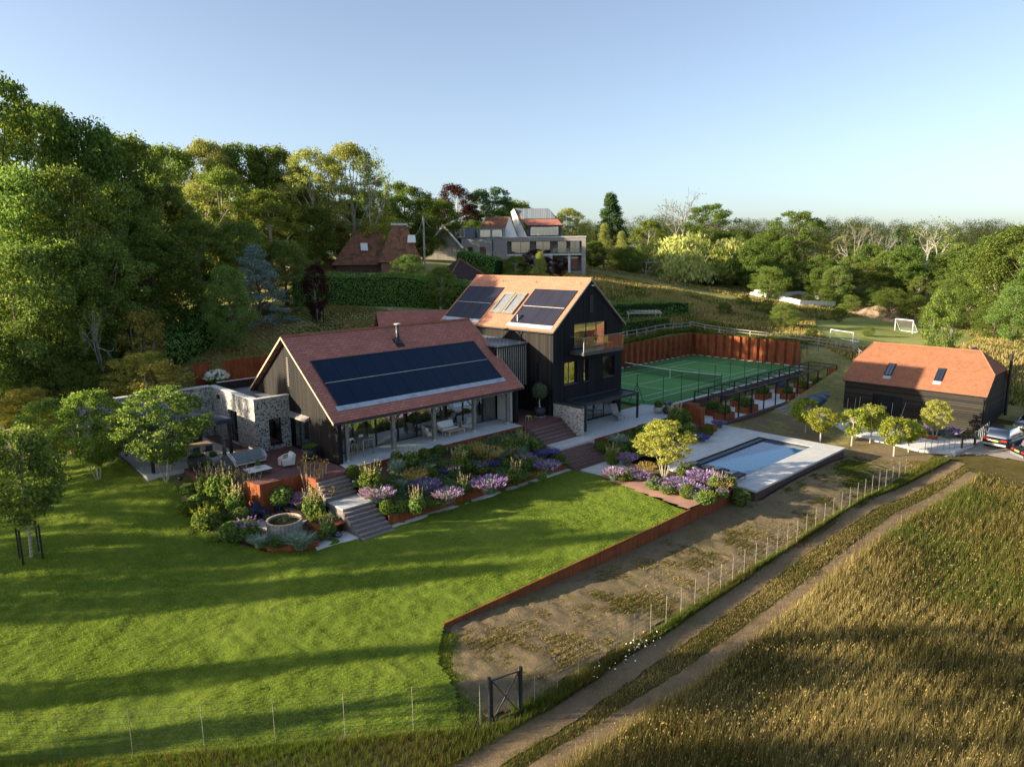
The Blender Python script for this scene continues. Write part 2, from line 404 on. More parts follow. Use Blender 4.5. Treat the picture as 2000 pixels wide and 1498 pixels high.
m_brick('brick_riser', (.55,.50,.46), (.66,.61,.56), (.05,.045,.045), .09, .085, .026)
m_brick('brick_grey', (.36,.33,.31), (.24,.22,.21), (.42,.40,.38), .25, .055, .008)
m_brick('brick_red', (.26,.085,.05), (.33,.12,.07), (.30,.26,.22), .22, .075, .01)
m_brick('brick_brown', (.10,.055,.045), (.15,.085,.07), (.09,.07,.06), .24, .065, .008)
m_brick('paving_slab', (.54,.545,.53), (.62,.62,.60), (.36,.37,.36), 1.2, .6, .010, rough=.55)
def m_glass(name, tint=(.75,.85,.85), refl=.35, rough=.01):
    a = N(name); g = a.n('BsdfGlossy', i_Color=(1,1,1,1), i_Roughness=rough); t = a.n('BsdfTransparent', i_Color=(*tint, 1))
    fr = a.n('LayerWeight', i_Blend=.25); f = a.math('ADD', a.math('MULTIPLY', fr.outputs['Fresnel'], .8), refl*.6)
    q = a.n('MixShader'); a.l(a.math('MINIMUM', f, 1), q.inputs[0]); a.l(t.outputs[0], q.inputs[1]); a.l(g.outputs[0], q.inputs[2]); a.l(q.outputs[0], a.out.inputs[0]); MT[name] = a.m
m_glass('window_glass', (.62,.68,.66), .55); m_glass('clear_glass', (.90,.95,.94), .06); m_glass('car_glass', (.08,.09,.10), .5)
m_glass('roof_glass', (.15,.2,.25), .7)
def m_water():
    a = N('pool_water'); v = a.wpos()
    mp = a.n('Mapping'); mp.inputs['Scale'].default_value = (2.2, .9, 1); mp.inputs['Rotation'].default_value = (0,0,.6); a.l(v, mp.inputs[0])
    nz = a.noise(1.6, 3, mp.outputs[0], .5)
    MT['pool_water'] = a  .done((.022,.085,.20), .04, 0, a.bump(nz, .25, .05), .5)
m_water()
def m_solar(name, c):
    a = N(name); v = a.wpos(); MT[name] = a.done(a.ramp(a.noise(.7, 2, v), [(.3, c), (.7, tuple(x*1.25 for x in c))]), .33, 0, None, .22)
m_solar('solar', (.003,.014,.036)); m_solar('solar_warm', (.022,.022,.035))
def m_leaf(name, c1, c2, c3=None, trans=.45, hue=.03, objvar=.25):
    a = N(name); g = a.n('NewGeometry'); oi = a.n('ObjectInfo')
    stops = [(0, c1), (.55, c2)] + ([(.9, c3)] if c3 else [(1, tuple(x*1.15 for x in c2))])
    col = a.ramp(g.outputs['Random Per Island'], stops)
    hs = a.n('HueSaturation'); a.l(col, hs.inputs['Color'])
    a.l(a.math('ADD', a.math('MULTIPLY', oi.outputs['Random'], hue), .5-hue/2), hs.inputs['Hue'])
    a.l(a.math('ADD', a.math('MULTIPLY', oi.outputs['Random'], objvar), 1-objvar/2), hs.inputs['Value'])
    d = a.n('BsdfDiffuse'); a.l(hs.outputs[0], d.inputs[0]); t = a.n('BsdfTranslucent')
    br = a.mix(1.0, hs.outputs[0], (1.35,1.35,.75), 'MULTIPLY'); a.l(br, t.inputs[0])
    q = a.n('MixShader', i_0=trans); a.l(d.outputs[0], q.inputs[1]); a.l(t.outputs[0], q.inputs[2]); a.l(q.outputs[0], a.out.inputs[0])
    MT[name] = a.m; return a.m
m_leaf('leaf_dark', (0.0534,0.096,0.0233), (0.122,0.182,0.042), (0.207,0.267,0.0653))
m_leaf('leaf_far', (0.036,0.0576,0.024), (0.072,0.096,0.036), (0.108,0.132,0.054))
m_leaf('leaf_mid', (0.0812,0.127,0.0278), (0.174,0.234,0.0557), (0.278,0.329,0.0927))
m_leaf('leaf_pale', (0.16,0.195,0.0569), (0.296,0.329,0.102), (0.455,0.455,0.169))
m_leaf('leaf_yellow', (0.193,0.207,0.0414), (0.331,0.317,0.0759), (0.497,0.442,0.138), .45)
m_leaf('leaf_fruit', (0.115,0.164,0.0247), (0.263,0.296,0.0493), (0.428,0.428,0.0822), .45)
m_leaf('leaf_garden', (0.0715,0.127,0.0363), (0.157,0.234,0.0665), (0.285,0.353,0.106))
m_leaf('leaf_olive', (0.084,0.12,0.072), (0.156,0.198,0.12), (0.228,0.264,0.18))
m_leaf('leaf_willow', (0.24,0.273,0.0872), (0.393,0.414,0.142), (0.546,0.546,0.209))
m_leaf('leaf_conifer', (0.0282,0.0605,0.0242), (0.0605,0.111,0.0403), (0.111,0.172,0.0564), .15)
m_leaf('leaf_blue', (0.106,0.17,0.153), (0.191,0.276,0.243), (0.297,0.383,0.324), .1)
m_leaf('leaf_purple', (.030,.012,.014), (.055,.022,.022), (.085,.035,.03), .3)
m_leaf('leaf_hedge', (0.0766,0.175,0.0438), (0.149,0.3,0.073), (0.256,0.42,0.102), .2)
m_leaf('leaf_box', (0.0423,0.0845,0.0135), (0.101,0.144,0.0237), (0.169,0.203,0.0372), .2)
m_leaf('leaf_silver', (0.155,0.225,0.176), (0.25,0.332,0.264), (0.356,0.427,0.341), .2)
m_leaf('leaf_gold', (.25,.19,.06), (.40,.30,.12), (.52,.40,.18), .4)
m_leaf('petal_lavender', (0.138,0.101,0.264), (0.276,0.187,0.432), (0.497,0.36,0.6), .3, .06)
m_leaf('petal_violet', (0.0864,0.075,0.277), (0.144,0.12,0.403), (0.259,0.21,0.529), .3, .04)
m_leaf('petal_pink', (0.274,0.173,0.323), (0.374,0.274,0.425), (0.446,0.36,0.493), .3, .04)
m_leaf('petal_cream', (0.27,0.252,0.108), (0.432,0.36,0.198), (0.558,0.477,0.324), .3)
m_leaf('petal_white', (.6,.62,.55), (.72,.74,.68), (.8,.82,.78), .3)
m_leaf('grass_lawn', (0.128,0.203,0.0248), (0.212,0.304,0.0382), (0.319,0.405,0.061), .4, 0, 0)
m_leaf('grass_meadow', (0.0776,0.077,0.0214), (0.135,0.112,0.0364), (0.238,0.176,0.0663), .4, 0, 0)
m_leaf('grass_green', (0.0625,0.0938,0.0175), (0.106,0.144,0.0275), (0.163,0.194,0.0438), .4, 0, 0)
m_leaf('grass_straw', (0.235,0.193,0.0759), (0.373,0.297,0.124), (0.497,0.4,0.179), .4, 0, 0)
m_leaf('daisy', (.75,.75,.7), (.8,.8,.75), (.85,.85,.8), .2, 0, 0)

def m_ground(name, stops, s1=.12, s2=2.5, s3=25, bump=1.0, attr=False):
    a = N(name); v = a.wpos()
    f = a.math('ADD', a.math('MULTIPLY', a.noise(s1, 4, v, .6), .5), a.math('ADD', a.math('MULTIPLY', a.noise(s2, 5, v, .7), .3), a.math('MULTIPLY', a.noise(s3, 2, v), .2)))
    col = a.ramp(f, stops)
    MT[name] = a.done(col, 1, 0, a.bump(a.noise(s2*3, 6, v, .8), bump, .12), .1)
m_ground('ground_field', [(.36, (0.104,0.142,0.0341)), (.47, (0.209,0.209,0.0664)), (.55, (0.361,0.304,0.118)), (.66, (0.455,0.38,0.171))])
m_ground('ground_lawn', [(.36, (0.102,0.157,0.0184)), (.5, (0.148,0.212,0.0265)), (.64, (0.205,0.256,0.0388))], .25, 2.0, 18, 1.2)
m_ground('ground_dirt', [(.36, (0.165,0.124,0.0721)), (.5, (0.247,0.19,0.114)), (.60, (0.165,0.14,0.0607)), (.70, (0.297,0.232,0.137))], .4, 3, 30, 1.0)
m_ground('ground_track', [(.36, (0.183,0.13,0.0733)), (.5, (0.269,0.193,0.112)), (.64, (0.322,0.231,0.138))], .4, 3, 40, .8)
m_ground('ground_mown', [(.36, (0.163,0.204,0.0488)), (.5, (0.244,0.269,0.0731)), (.64, (0.325,0.325,0.114))], .1, 1, 12, .6)
m_ground('ground_dry', [(.36, (0.338,0.295,0.159)), (.46, (0.465,0.423,0.212)), (.54, (0.212,0.276,0.074)), (.64, (0.634,0.528,0.295))], .15, 1.5, 14, .8)
m_ground('court_green', [(.3, (0.0892,0.254,0.0743)), (.7, (0.128,0.309,0.0957))], .1, 1, 30, .1)
m_ground('court_surround', [(.3, (0.0765,0.198,0.066)), (.7, (0.102,0.244,0.0792))], .1, 1, 30, .1)
# ---------------------------------------------------------------- ground
def inpoly(X, Y, poly):
    X = np.asarray(X); Y = np.asarray(Y); c = np.zeros(X.shape, bool); n = len(poly)
    for i in range(n):
        x1, y1 = poly[i]; x2, y2 = poly[(i+1) % n]
        if y1 == y2: continue
        k = ((y1 > Y) != (y2 > Y)) & (X < (x2-x1)*(Y-y1)/(y2-y1)+x1); c ^= k
    return c
def pdist(X, Y, pl, closed=False):
    """distance to a polyline"""
    d = np.full(np.shape(X), 1e9); n = len(pl)
    for i in range(n if closed else n-1):
        a = np.array(pl[i][:2], float); b = np.array(pl[(i+1) % n][:2], float); ab = b-a
        t = np.clip(((X-a[0])*ab[0]+(Y-a[1])*ab[1])/(ab@ab), 0, 1)
        d = np.minimum(d, np.hypot(X-a[0]-t*ab[0], Y-a[1]-t*ab[1]))
    return d
def sstep(a, b, x): t = np.clip((x-a)/(b-a), 0, 1); return t*t*(3-2*t)
_rg = np.random.default_rng(5); _G = _rg.random((64, 64))
def vnoise(x, y, s):
    x = np.asarray(x)/s; y = np.asarray(y)/s; i = np.floor(x).astype(int); j = np.floor(y).astype(int); u = x-i; v = y-j
    u = u*u*(3-2*u); v = v*v*(3-2*v); g = lambda a, b: _G[a % 64, b % 64]
    return (g(i,j)*(1-u)+g(i+1,j)*u)*(1-v)+(g(i,j+1)*(1-u)+g(i+1,j+1)*u)*v
tzf = lambda x, y: hterr(x, y)+(vnoise(x, y, 9)-.5)*.25*sstep(28, 36, x)
LAWN = [(12.2,-30.8),(12.2,-46.1),(12.95,-46.1),(12.95,-48.2),(11.0,-49.3),(12.05,-50.3),(11.65,-51.7),(10.5,-52.7),(8.7,-53.3),(5,-53.8),(.5,-54.0),
 (.2,-55.1),(-3,-55.2),(-6.2,-55.4),(-8.5,-60),(-12,-68),(-10,-78),(10,-78),(20.4,-66.8),(28.6,-54.3),(27.7,-53.75),(26.9,-53.15),(26.0,-52.75),(25.1,-52.5),(24.3,-51.95),(23.6,-51.25),(22.95,-50.5),(22.95,-32.2),(14.9,-30.6)]
def hlawn(x, y):
    x = np.asarray(x, float); y = np.asarray(y, float)
    w = sstep(-57, -50, y)*sstep(1, 9, x); return -1.1*w + (hterr(x, y)+.04)*(1-w)
CUTS = [(-8.3,8.9,-16.9,17.6,-.25),(-13.05,-7.6,-47.9,-29.5,3.75),(-7.6,7.3,-47.9,-29.5,.9),(-8,10.9,-30.5,-16,-.3),(-7.3,5,-55,-47.9,.9),(7.25,12.2,-46,-30.8,-1.6),(5,12.9,-53,-46,-1.6),
 (7.3,13.2,-30.9,-26,-1.6),(10.9,24.1,-26.3,-11.6,-2.6),(13.2,22.9,-32,-26,-1.5),(8.9,13.4,-16,14,-1.4)]
def axis(lo, hi, n0, n1, step):
    a = list(np.arange(n0, n1, step)); s = step; v = n0
    L = []
    while v > lo: s *= 1.16; v -= s; L.append(v)
    s = step; v = a[-1]; Rr = []
    while v < hi: s *= 1.16; v += s; Rr.append(v)
    return L[::-1]+a+Rr
xs = axis(-1600, 1500, -24, 52, .5); ys = axis(-420, 2600, -74, 40, .5)
for c in CUTS:
    xs += [c[0]-.03, c[0], c[1], c[1]+.03]; ys += [c[2]-.03, c[2], c[3], c[3]+.03]
xs = np.unique(np.round(xs, 3)); ys = np.unique(np.round(ys, 3))
X, Y = np.meshgrid(xs, ys, indexing='ij'); Z = hterr(X, Y)
Z += (vnoise(X, Y, 9)-.5)*.25*sstep(28, 36, X) + (vnoise(X, Y, 6)-.5)*.5*sstep(18, 30, Y)
il = inpoly(X, Y, LAWN); Z = np.where(il, np.minimum(Z, hlawn(X, Y)-.05-.2*(pdist(X, Y, LAWN, True) > .7)), Z)
for x0, x1, y0, y1, zc in CUTS:
    k = (X >= x0-1e-4) & (X <= x1+1e-4) & (Y >= y0-1e-4) & (Y <= y1+1e-4); Z = np.where(k, np.minimum(Z, zc), Z)
nx, ny = X.shape; I = np.arange(nx*ny).reshape(nx, ny)
Fq = np.stack([I[:-1,:-1], I[1:,:-1], I[1:,1:], I[:-1,1:]], -1).reshape(-1, 4)
V = np.stack([X, Y, Z], -1).reshape(-1, 3)
# bands of the one ground sheet: field grass, dry slope above the garden
cx = V[Fq].mean(1); mi = np.zeros(len(Fq), int)
mi[(cx[:,0] > -32) & (cx[:,0] < -8) & (cx[:,1] < 2) & (cx[:,1] > -75)] = 1
mi[(cx[:,0] > 22.5) & (cx[:,1] < 30) & (cx[:,0] < 28.3+0*cx[:,1])] = 2
mi[(cx[:,0] > 28.3) & (cx[:,1] < 8)] = 3
m_ground('ground_meadow', [(.36, (.05,.045,.015)), (.5, (.10,.085,.028)), (.64, (.17,.135,.05))], .3, 2.5, 20)
struct('ground', npmesh('ground', V, Fq, [MT['ground_field'], MT['ground_dry'], MT['ground_dirt'], MT['ground_meadow']], mi, True), None)

def patch(name, poly, mat, step, zf, dz=.03, smooth=True, kind='structure', amp=0):
    px = [p[0] for p in poly]; py = [p[1] for p in poly]
    gx = np.arange(min(px), max(px)+step, step); gy = np.arange(min(py), max(py)+step, step)
    A, B = np.meshgrid(gx, gy, indexing='ij'); ca = A[:-1,:-1]+step/2; cb = B[:-1,:-1]+step/2
    ok = inpoly(ca, cb, poly).ravel()
    Zp = zf(A, B)+dz
    if amp: Zp = Zp + (vnoise(A, B, .35)-.5)*amp + (vnoise(A+31, B, 1.1)-.5)*amp*1.4
    J = np.arange(A.size).reshape(A.shape)
    q = np.stack([J[:-1,:-1], J[1:,:-1], J[1:,1:], J[:-1,1:]], -1).reshape(-1, 4)[ok]
    used = np.unique(q); mp = np.full(A.size, -1); mp[used] = np.arange(len(used))
    Vv = np.stack([A, B, Zp], -1).reshape(-1, 3)[used]
    # pull jagged border vertices onto the outline
    o = bpy.data.objects.new(name, npmesh(name, Vv, mp[q], MT[mat], None, smooth)); COL.objects.link(o)
    if kind: o['kind'] = kind
    return o
patch('lawn', LAWN, 'ground_lawn', .14, hlawn, .0, amp=.07)
# track, two ruts worn along the fence
TR0 = [(36.5,-2.5),(34.5,-9),(33.6,-18),(32.9,-27),(32.5,-36),(32.2,-44),(31.4,-51),(29.5,-58),(25,-66),(18,-75),(8,-84)]
def ribbon(name, pl, off, wd, mat, dz, nseg=90, jag=.25, kind='structure'):
    P = np.array(pl, float); s = np.r_[0, np.cumsum(np.hypot(*np.diff(P, axis=0).T))]
    t = np.linspace(0, s[-1], nseg); x = np.interp(t, s, P[:,0]); y = np.interp(t, s, P[:,1])
    for _ in range(6): x[1:-1] = (x[:-2]+2*x[1:-1]+x[2:])/4; y[1:-1] = (y[:-2]+2*y[1:-1]+y[2:])/4
    tx, ty = np.gradient(x), np.gradient(y); L = np.hypot(tx, ty); nxn, nyn = ty/L, -tx/L
    cols = np.linspace(-1, 1, 7); Vv = []
    for c in cols:
        w_ = wd/2*c*(1+jag*(vnoise(t*1.0, t*0+c*3, .45)-.5)*2); Vv.append(np.stack([x+nxn*(off+w_), y+nyn*(off+w_)], -1))
    Vv = np.stack(Vv, 1); Zr = hterr(Vv[...,0], Vv[...,1]) + (vnoise(Vv[...,0], Vv[...,1], 9)-.5)*.25*sstep(28, 36, Vv[...,0]) + dz
    Vv = np.concatenate([Vv, Zr[...,None]], -1); J = np.arange(nseg*7).reshape(nseg, 7)
    q = np.stack([J[:-1,:-1], J[:-1,1:], J[1:,1:], J[1:,:-1]], -1).reshape(-1, 4)
    o = bpy.data.objects.new(name, npmesh(name, Vv.reshape(-1, 3), q, MT[mat], None, True)); COL.objects.link(o)
    if kind: o['kind'] = kind
    return o
TRL = [hit(a, b)[:2] for a, b in ((1872,903),(1700,985),(1560,1075),(1400,1190),(1250,1290),(1100,1395),(960,1478),(820,1560),(640,1680))]
TRR = [hit(a, b)[:2] for a, b in ((1905,925),(1760,1010),(1640,1100),(1480,1225),(1320,1340),(1150,1450),(1000,1545),(820,1670))]
ribbon('track', TRL, 0, 1.0, 'ground_track', .02, 420, .14)
ribbon('track', TRR, 0, .85, 'ground_track', .02, 420, .14)
patch('bare_slope', [(23.08,-50.3),(23.08,-27),(24.2,-25.5),(24.2,-11.4),(15,-11.4),(13.7,-9),(13.7,-3),(16,-2.5),(18,-4.5),(24,-9.3),(28.0,-9.5),(28.1,-28),(28.3,-40),(28.8,-52),(28.6,-53.2),(26.5,-53)], 'ground_dirt', .13, tzf, .02, amp=.07)
patch('drive', [tuple(map(float, hit(a, b)[:2])) for a, b in ((1862,872),(1846,893),(1885,889),(1925,890),(1970,897),(2030,906),(2100,915))]+[(60,2),(60,16),(31.2,16),(31.2,3.2),(30.1,3.0),(30.1,-1.5)], 'drive_gravel', .2, hterr, .06)
patch('mown_field', [(9,22.5),(4,29),(-3,44),(-1,60),(6,66),(13,60),(19,46),(20,33),(16,24)], 'ground_mown', .7, lambda a, b: hterr(a, b)+(vnoise(a, b, 6)-.5)*.5*sstep(18, 30, b), .12)

# ---------------------------------------------------------------- hard landscape (pads, terraces, pool deck)
struct('terrace', MB().box(4.2,7.35,-45.75,-30.55,.55,1.15), MT['concrete'])
struct('brick_terrace', MB().prism([(-6.9,-49),(-6.9,-45.62),(0,-45.62),(0,-45.6),(6.15,-45.6),(7.36,-45.76),(7.9,-46.05),(7.9,-48.1),(6.45,-48.35),(6.45,-50.9),(5.2,-51.2),(2.9,-52.9),(.2,-52.9),(.2,-49)], .3, 1.15), MT['brick_paving'])
struct('slab', MB().prism([(-6.9,-55),(.17,-55),(.17,-49.03),(-6.9,-49.03)], .2, 1.153), MT['paving_slab'])
struct('brick_terrace', MB().box(-2,7.8,-30.5,-26.62,-.5,1.15), MT['brick_paving'])
mb = MB().prism([(6.8,-26.4),(10.95,-26.4),(10.95,-16.6),(9.7,-14.2),(8.9,-13.2),(6.3,-13.6),(6.3,-17.5),(6.8,-17.5)], -1.2, 0)
mb.box(9.55,10.95,-30.3,-26.4,-1.2,0)
struct('terrace', mb, MT['paving_slab'])
struct('path', MB().box(13.1,15.0,-30.5,-26.8,-1.5,-1.07), MT['paving_slab'])
def stairs(name, x0, x1, y0, y1, zt, zb, n, label, treadmat='brick_tread'):
    t = T(name, label, 'steps', (x0, (y0+y1)/2, zb)); a = MB(); b = MB(); dx = (x1-x0)/n; dz = (zt-zb)/n
    for i in range(n):
        z1 = zt-dz*(i+1); xa, xb = x0+dx*i, x0+dx*(i+1)
        if i == n-1 and z1 <= zb+.01: z1 = zb+.012
        b.box(xa, xb-.02, y0, y1, zb-.3, z1-.045)
        a.box(xa, xb, y0-.012, y1+.012, z1-.045, z1+.002)
    t.p('riser', b, MT['brick_riser']); t.p('tread', a, MT[treadmat]); return t
stairs('brick_steps', 7.9,9.2,-48.1,-46.1,1.15,.05,6,'upper flight of the left brick steps, below the sofa terrace')
stairs('brick_steps', 10.75,12.95,-48.15,-46.1,.05,-1.1,7,'lower flight of the left brick steps, reaching down to the lawn')
stairs('brick_steps', 7.8,9.55,-30.3,-26.5,1.15,0,6,'wide brick steps below the potted olive tree','brick_paving')
stairs('brick_steps', 10.95,13.1,-30.85,-26.95,0,-1.1,7,'wide brick steps between the long flower bed and the pool garden','brick_paving')
struct('landing', MB().box(9.2,10.75,-48.1,-46.1,-.02,.05), MT['paving_slab']); struct('landing_base', MB().box(9.2,10.745,-48.08,-46.12,-1.4,-.022), MT['brick_riser'])
# corten walls
def cwall(name, pts, zt, zb, label, th=.02, top=None, cat='retaining wall'):
    """pts polyline; zt/zb numbers or functions"""
    a = MB(); f = lambda q, x, y: q(x, y) if callable(q) else q
    for (x0, y0), (x1, y1) in zip(pts[:-1], pts[1:]):
        L = math.hypot(x1-x0, y1-y0); n = max(1, int(round(L/1.5))); ux, uy = (x1-x0)/L, (y1-y0)/L; px, py = -uy*th, ux*th
        for i in range(n):
            g = .006; s0, s1 = L*i/n+g, L*(i+1)/n-g; A = (x0+ux*s0, y0+uy*s0); B = (x0+ux*s1, y0+uy*s1)
            a.hexa([(A[0],A[1],f(zb,*A)),(B[0],B[1],f(zb,*B)),(B[0]+px,B[1]+py,f(zb,*B)),(A[0]+px,A[1]+py,f(zb,*A)),
                    (A[0],A[1],f(zt,*A)),(B[0],B[1],f(zt,*B)),(B[0]+px,B[1]+py,f(zt,*B)),(A[0]+px,A[1]+py,f(zt,*A))])
            a.hexa([(A[0]-px,A[1]-py,f(zt,*A)-.03),(B[0]-px,B[1]-py,f(zt,*B)-.03),(B[0]+3*px,B[1]+3*py,f(zt,*B)-.03),(A[0]+3*px,A[1]+3*py,f(zt,*A)-.03),
                    (A[0]-px,A[1]-py,f(zt,*A)+.006),(B[0]-px,B[1]-py,f(zt,*B)+.006),(B[0]+3*px,B[1]+3*py,f(zt,*B)+.006),(A[0]+3*px,A[1]+3*py,f(zt,*A)+.006)])
    x, y = pts[0]; return solo(name, a, MT['corten'], label, cat, (x, y, f(zb, x, y)))
cwall('corten_wall', [(22.95,-50.6),(22.95,-26.6)], lambda x, y: -1.06+.12*sstep(-34, -30, np.float64(y)), lambda x, y: min(-1.3, h(x+.3, y)-.4), 'rusty corten steel retaining wall along the long edge of the lawn')
cwall('corten_wall', [(12.2,-46.05),(12.2,-30.9)], -.52, -1.5, 'rusty corten steel edge below the long flower bed')
cwall('corten_wall', [(7.38,-45.8),(7.38,-30.5)], 1.14, .1, 'rusty corten steel face under the porch floor')
cwall('corten_wall', [(10.97,-26.4),(10.97,-16.5)], -.01, -1.3, 'rusty corten steel face under the stained concrete terrace')
cwall('corten_wall', [(5.2,-51.22),(6.47,-50.9),(6.47,-48.37),(7.92,-48.12)], 1.14, -1.1, 'rusty corten steel face below the sofa terrace beside the hot tub')
cwall('corten_wall', [(5,-53.7),(7.66,-53.4),(8.8,-53.0),(10.5,-52.45),(11.55,-51.65),(12.0,-50.3)], -.78, -1.4, 'low curved corten steel edge round the hot tub bed')
cwall('corten_wall', [(-13.0,-47.2),(-13.0,-45.9)], 5.55, 1, 'short rusty corten wall left of the upper steps behind the house')
cwall('corten_wall', [(-13.0,-44.9),(-13.0,-31)], 5.6, 1, 'tall rusty corten retaining wall behind the flat roof')
cwall('corten_wall', [(-12,-66),(-9.6,-58.5),(-8.2,-56.9)], lambda x, y: h(x, y)+.75, lambda x, y: h(x, y)-.4, 'low corten edging wall at the foot of the dry bank, far left')
a = MB()
for i in range(7): a.box(-13.2-.28*(i+1), -13.2-.28*i, -45.88,-44.92, 3.6, 4.0+.22*i)
t = T('corten_steps', 'rusty corten steps climbing through the gap in the rear wall', 'steps', (-13.2,-45.4,4)); t.p('tread', a, MT['corten'])
# beds (soil)
def bed(poly, zf, mat='soil'): return patch('garden_bed', poly, mat, .25, zf, 0, amp=.05)
bedz = lambda x, y: .75-1.32*sstep(7.4, 12.4, x)
b1 = MB().grid(lambda u, v: (7.37+u*4.83, -46+v*15.1, float(bedz(7.4+u*4.8, 0))), 16, 30); struct('garden_bed', b1, MT['soil'], True)
bed2z = lambda x, y: -.35-.72*sstep(11, 14, x)
struct('garden_bed', MB().grid(lambda u, v: (10.98+u*(3.0+.6*math.sin(v*3)), -26.6+v*12.2, float(bed2z(10.98+u*3.2, 0))), 10, 24), MT['soil'], True)
bed3z = lambda x, y: -1.04+.16*sstep(18, 22, np.asarray(x, float))+0*np.asarray(y)
patch('garden_bed', [(15.0,-30.7),(22.93,-32.3),(22.93,-26.6),(15.0,-26.7)], 'pink_gravel', .25, bed3z, 0, amp=.05)
def bed4z(x, y):
    x = np.asarray(x, float); y = np.asarray(y, float)
    return hlawn(x, y)*0 + (-.85+1.6*sstep(8, 1, x)*sstep(-55, -52, y))
patch('garden_bed', [(.2,-53.9),(5,-53.66),(8.7,-53.05),(10.5,-52.4),(11.5,-51.6),(11.95,-50.3),(10.4,-49.3),(6.5,-51.0),(5.2,-51.3),(2.9,-53.0),(.2,-53.0)], 'soil', .2, bed4z, 0, amp=.06)
patch('garden_bed', [(9.0,-49.6),(11.9,-50.1),(10.9,-48.1),(6.5,-48.4),(6.5,-50.2)], 'soil', .2, lambda x, y: -.95+.7*sstep(10, 7, np.asarray(x, float)), 0, amp=.06)
struct('paving_strip', MB().box(12.22,12.6,-46.05,-30.9,-1.3,-1.075), MT['concrete'])
struct('paving_strip', MB().prism([(11.0,-50.2),(12.3,-50.6),(12.5,-48.2),(11.0,-48.2)],-1.4,-1.075), MT['concrete'])
# pool deck with an opening
PX0, PX1, PY0, PY1 = 17.6, 22.0, -24.3, -13.2
d = MB()
for r in ((PX1,24.0,-25.9,-11.7),(PX0,PX1,PY1,-11.7),(PX0,PX1,-25.9,PY0)): d.box(*r,-1.24,-1.1)
d.prism([(11.0,-11.7),(11.0,-14.6),(12.6,-14.6),(14.2,-18.5),(14.8,-22),(16.4,-24.9),(17.4,-25.9),(17.6,-25.9),(17.6,-11.7)],-1.24,-1.1)
struct('pool_deck', d, MT['paving_slab'])
struct('pool_deck_base', MB().box(23.6,23.93,-25.84,-11.76,-2.6,-1.242).box(11.2,23.6,-12.05,-11.76,-2.6,-1.242).box(18,23.6,-25.84,-25.6,-2.6,-1.242), MT['brick_brown'])
t = T('swimming_pool', 'rectangular swimming pool with still blue water', 'pool', ((PX0+PX1)/2,(PY0+PY1)/2,-2.6))
a = MB().box(PX0,PX1,PY0,PY1,-2.7,-2.6)
for r in ((PX0-.001,PX0+.06,PY0,PY1),(PX1-.06,PX1+.001,PY0,PY1),(PX0+.06,PX1-.06,PY0,PY0+.06),(PX0+.06,PX1-.06,PY1-.06,PY1)): a.box(*r,-2.6,-1.13)
t.p('basin', a, MT['dark_metal']); t.p('water', MB().quadv([(PX0+.06,PY0+.06,-1.30),(PX1-.06,PY0+.06,-1.30),(PX1-.06,PY1-.06,-1.30),(PX0+.06,PY1-.06,-1.30)]), MT['pool_water'])
t.p('cover_track', MB().box(PX0+.07,PX0+.5,PY0+.07,PY1-.07,-1.28,-1.20), MT['dark_metal'])
t.p('cover_housing', MB().box(PX0+.5,PX1-.5,PY0+.08,PY0+.5,-1.28,-1.2), MT['dark_metal'])
# tennis court
struct('court_surround', MB().prism([(-8.05,-13.9),(6.2,-13.9),(8.0,-13.2),(8.0,17.3),(-8.05,17.3)],-.3,-.02), MT['court_surround'])
struct('tennis_court', MB().quadv([(-5.485,-11.885,-.012),(5.485,-11.885,-.012),(5.485,11.885,-.012),(-5.485,11.885,-.012)]), MT['court_green'])
ln = MB(); zz = -.006
def line(x0, y0, x1, y1, wd=.07):
    if x0 == x1: ln.quadv([(x0-wd/2,y0-wd/2,zz),(x0+wd/2,y0-wd/2,zz),(x0+wd/2,y1+wd/2,zz),(x0-wd/2,y1+wd/2,zz)])
    else: ln.quadv([(x0+.036,y0-wd/2,zz),(x1-.036,y0-wd/2,zz),(x1-.036,y0+wd/2,zz),(x0+.036,y0+wd/2,zz)])
for xx in (-5.485,-4.115,4.115,5.485): line(xx,-11.885,xx,11.885)
for yy in (-11.885,11.885):
    for a_, b_ in ((-5.485,-4.115),(-4.115,4.115),(4.115,5.485)): line(a_,yy,b_,yy)
for yy in (-6.4,6.4): line(-4.115,yy,4.115,yy)
line(0,-6.36,0,6.36,.07)
struct('court_markings', ln, MT['white_paint'])
k = MB().box(-8.12,-7.8,-13.9,17.3,-.3,.06).box(-7.8,7.9,17.0,17.3,-.3,.06).box(8.0,8.5,-13.2,17.3,-.9,.02).prism([(6.2,-14.2),(8.0,-13.5),(8.0,-13.2),(6.2,-13.9)],-.3,.04)
struct('court_kerb', k, MT['kerb_pale'])
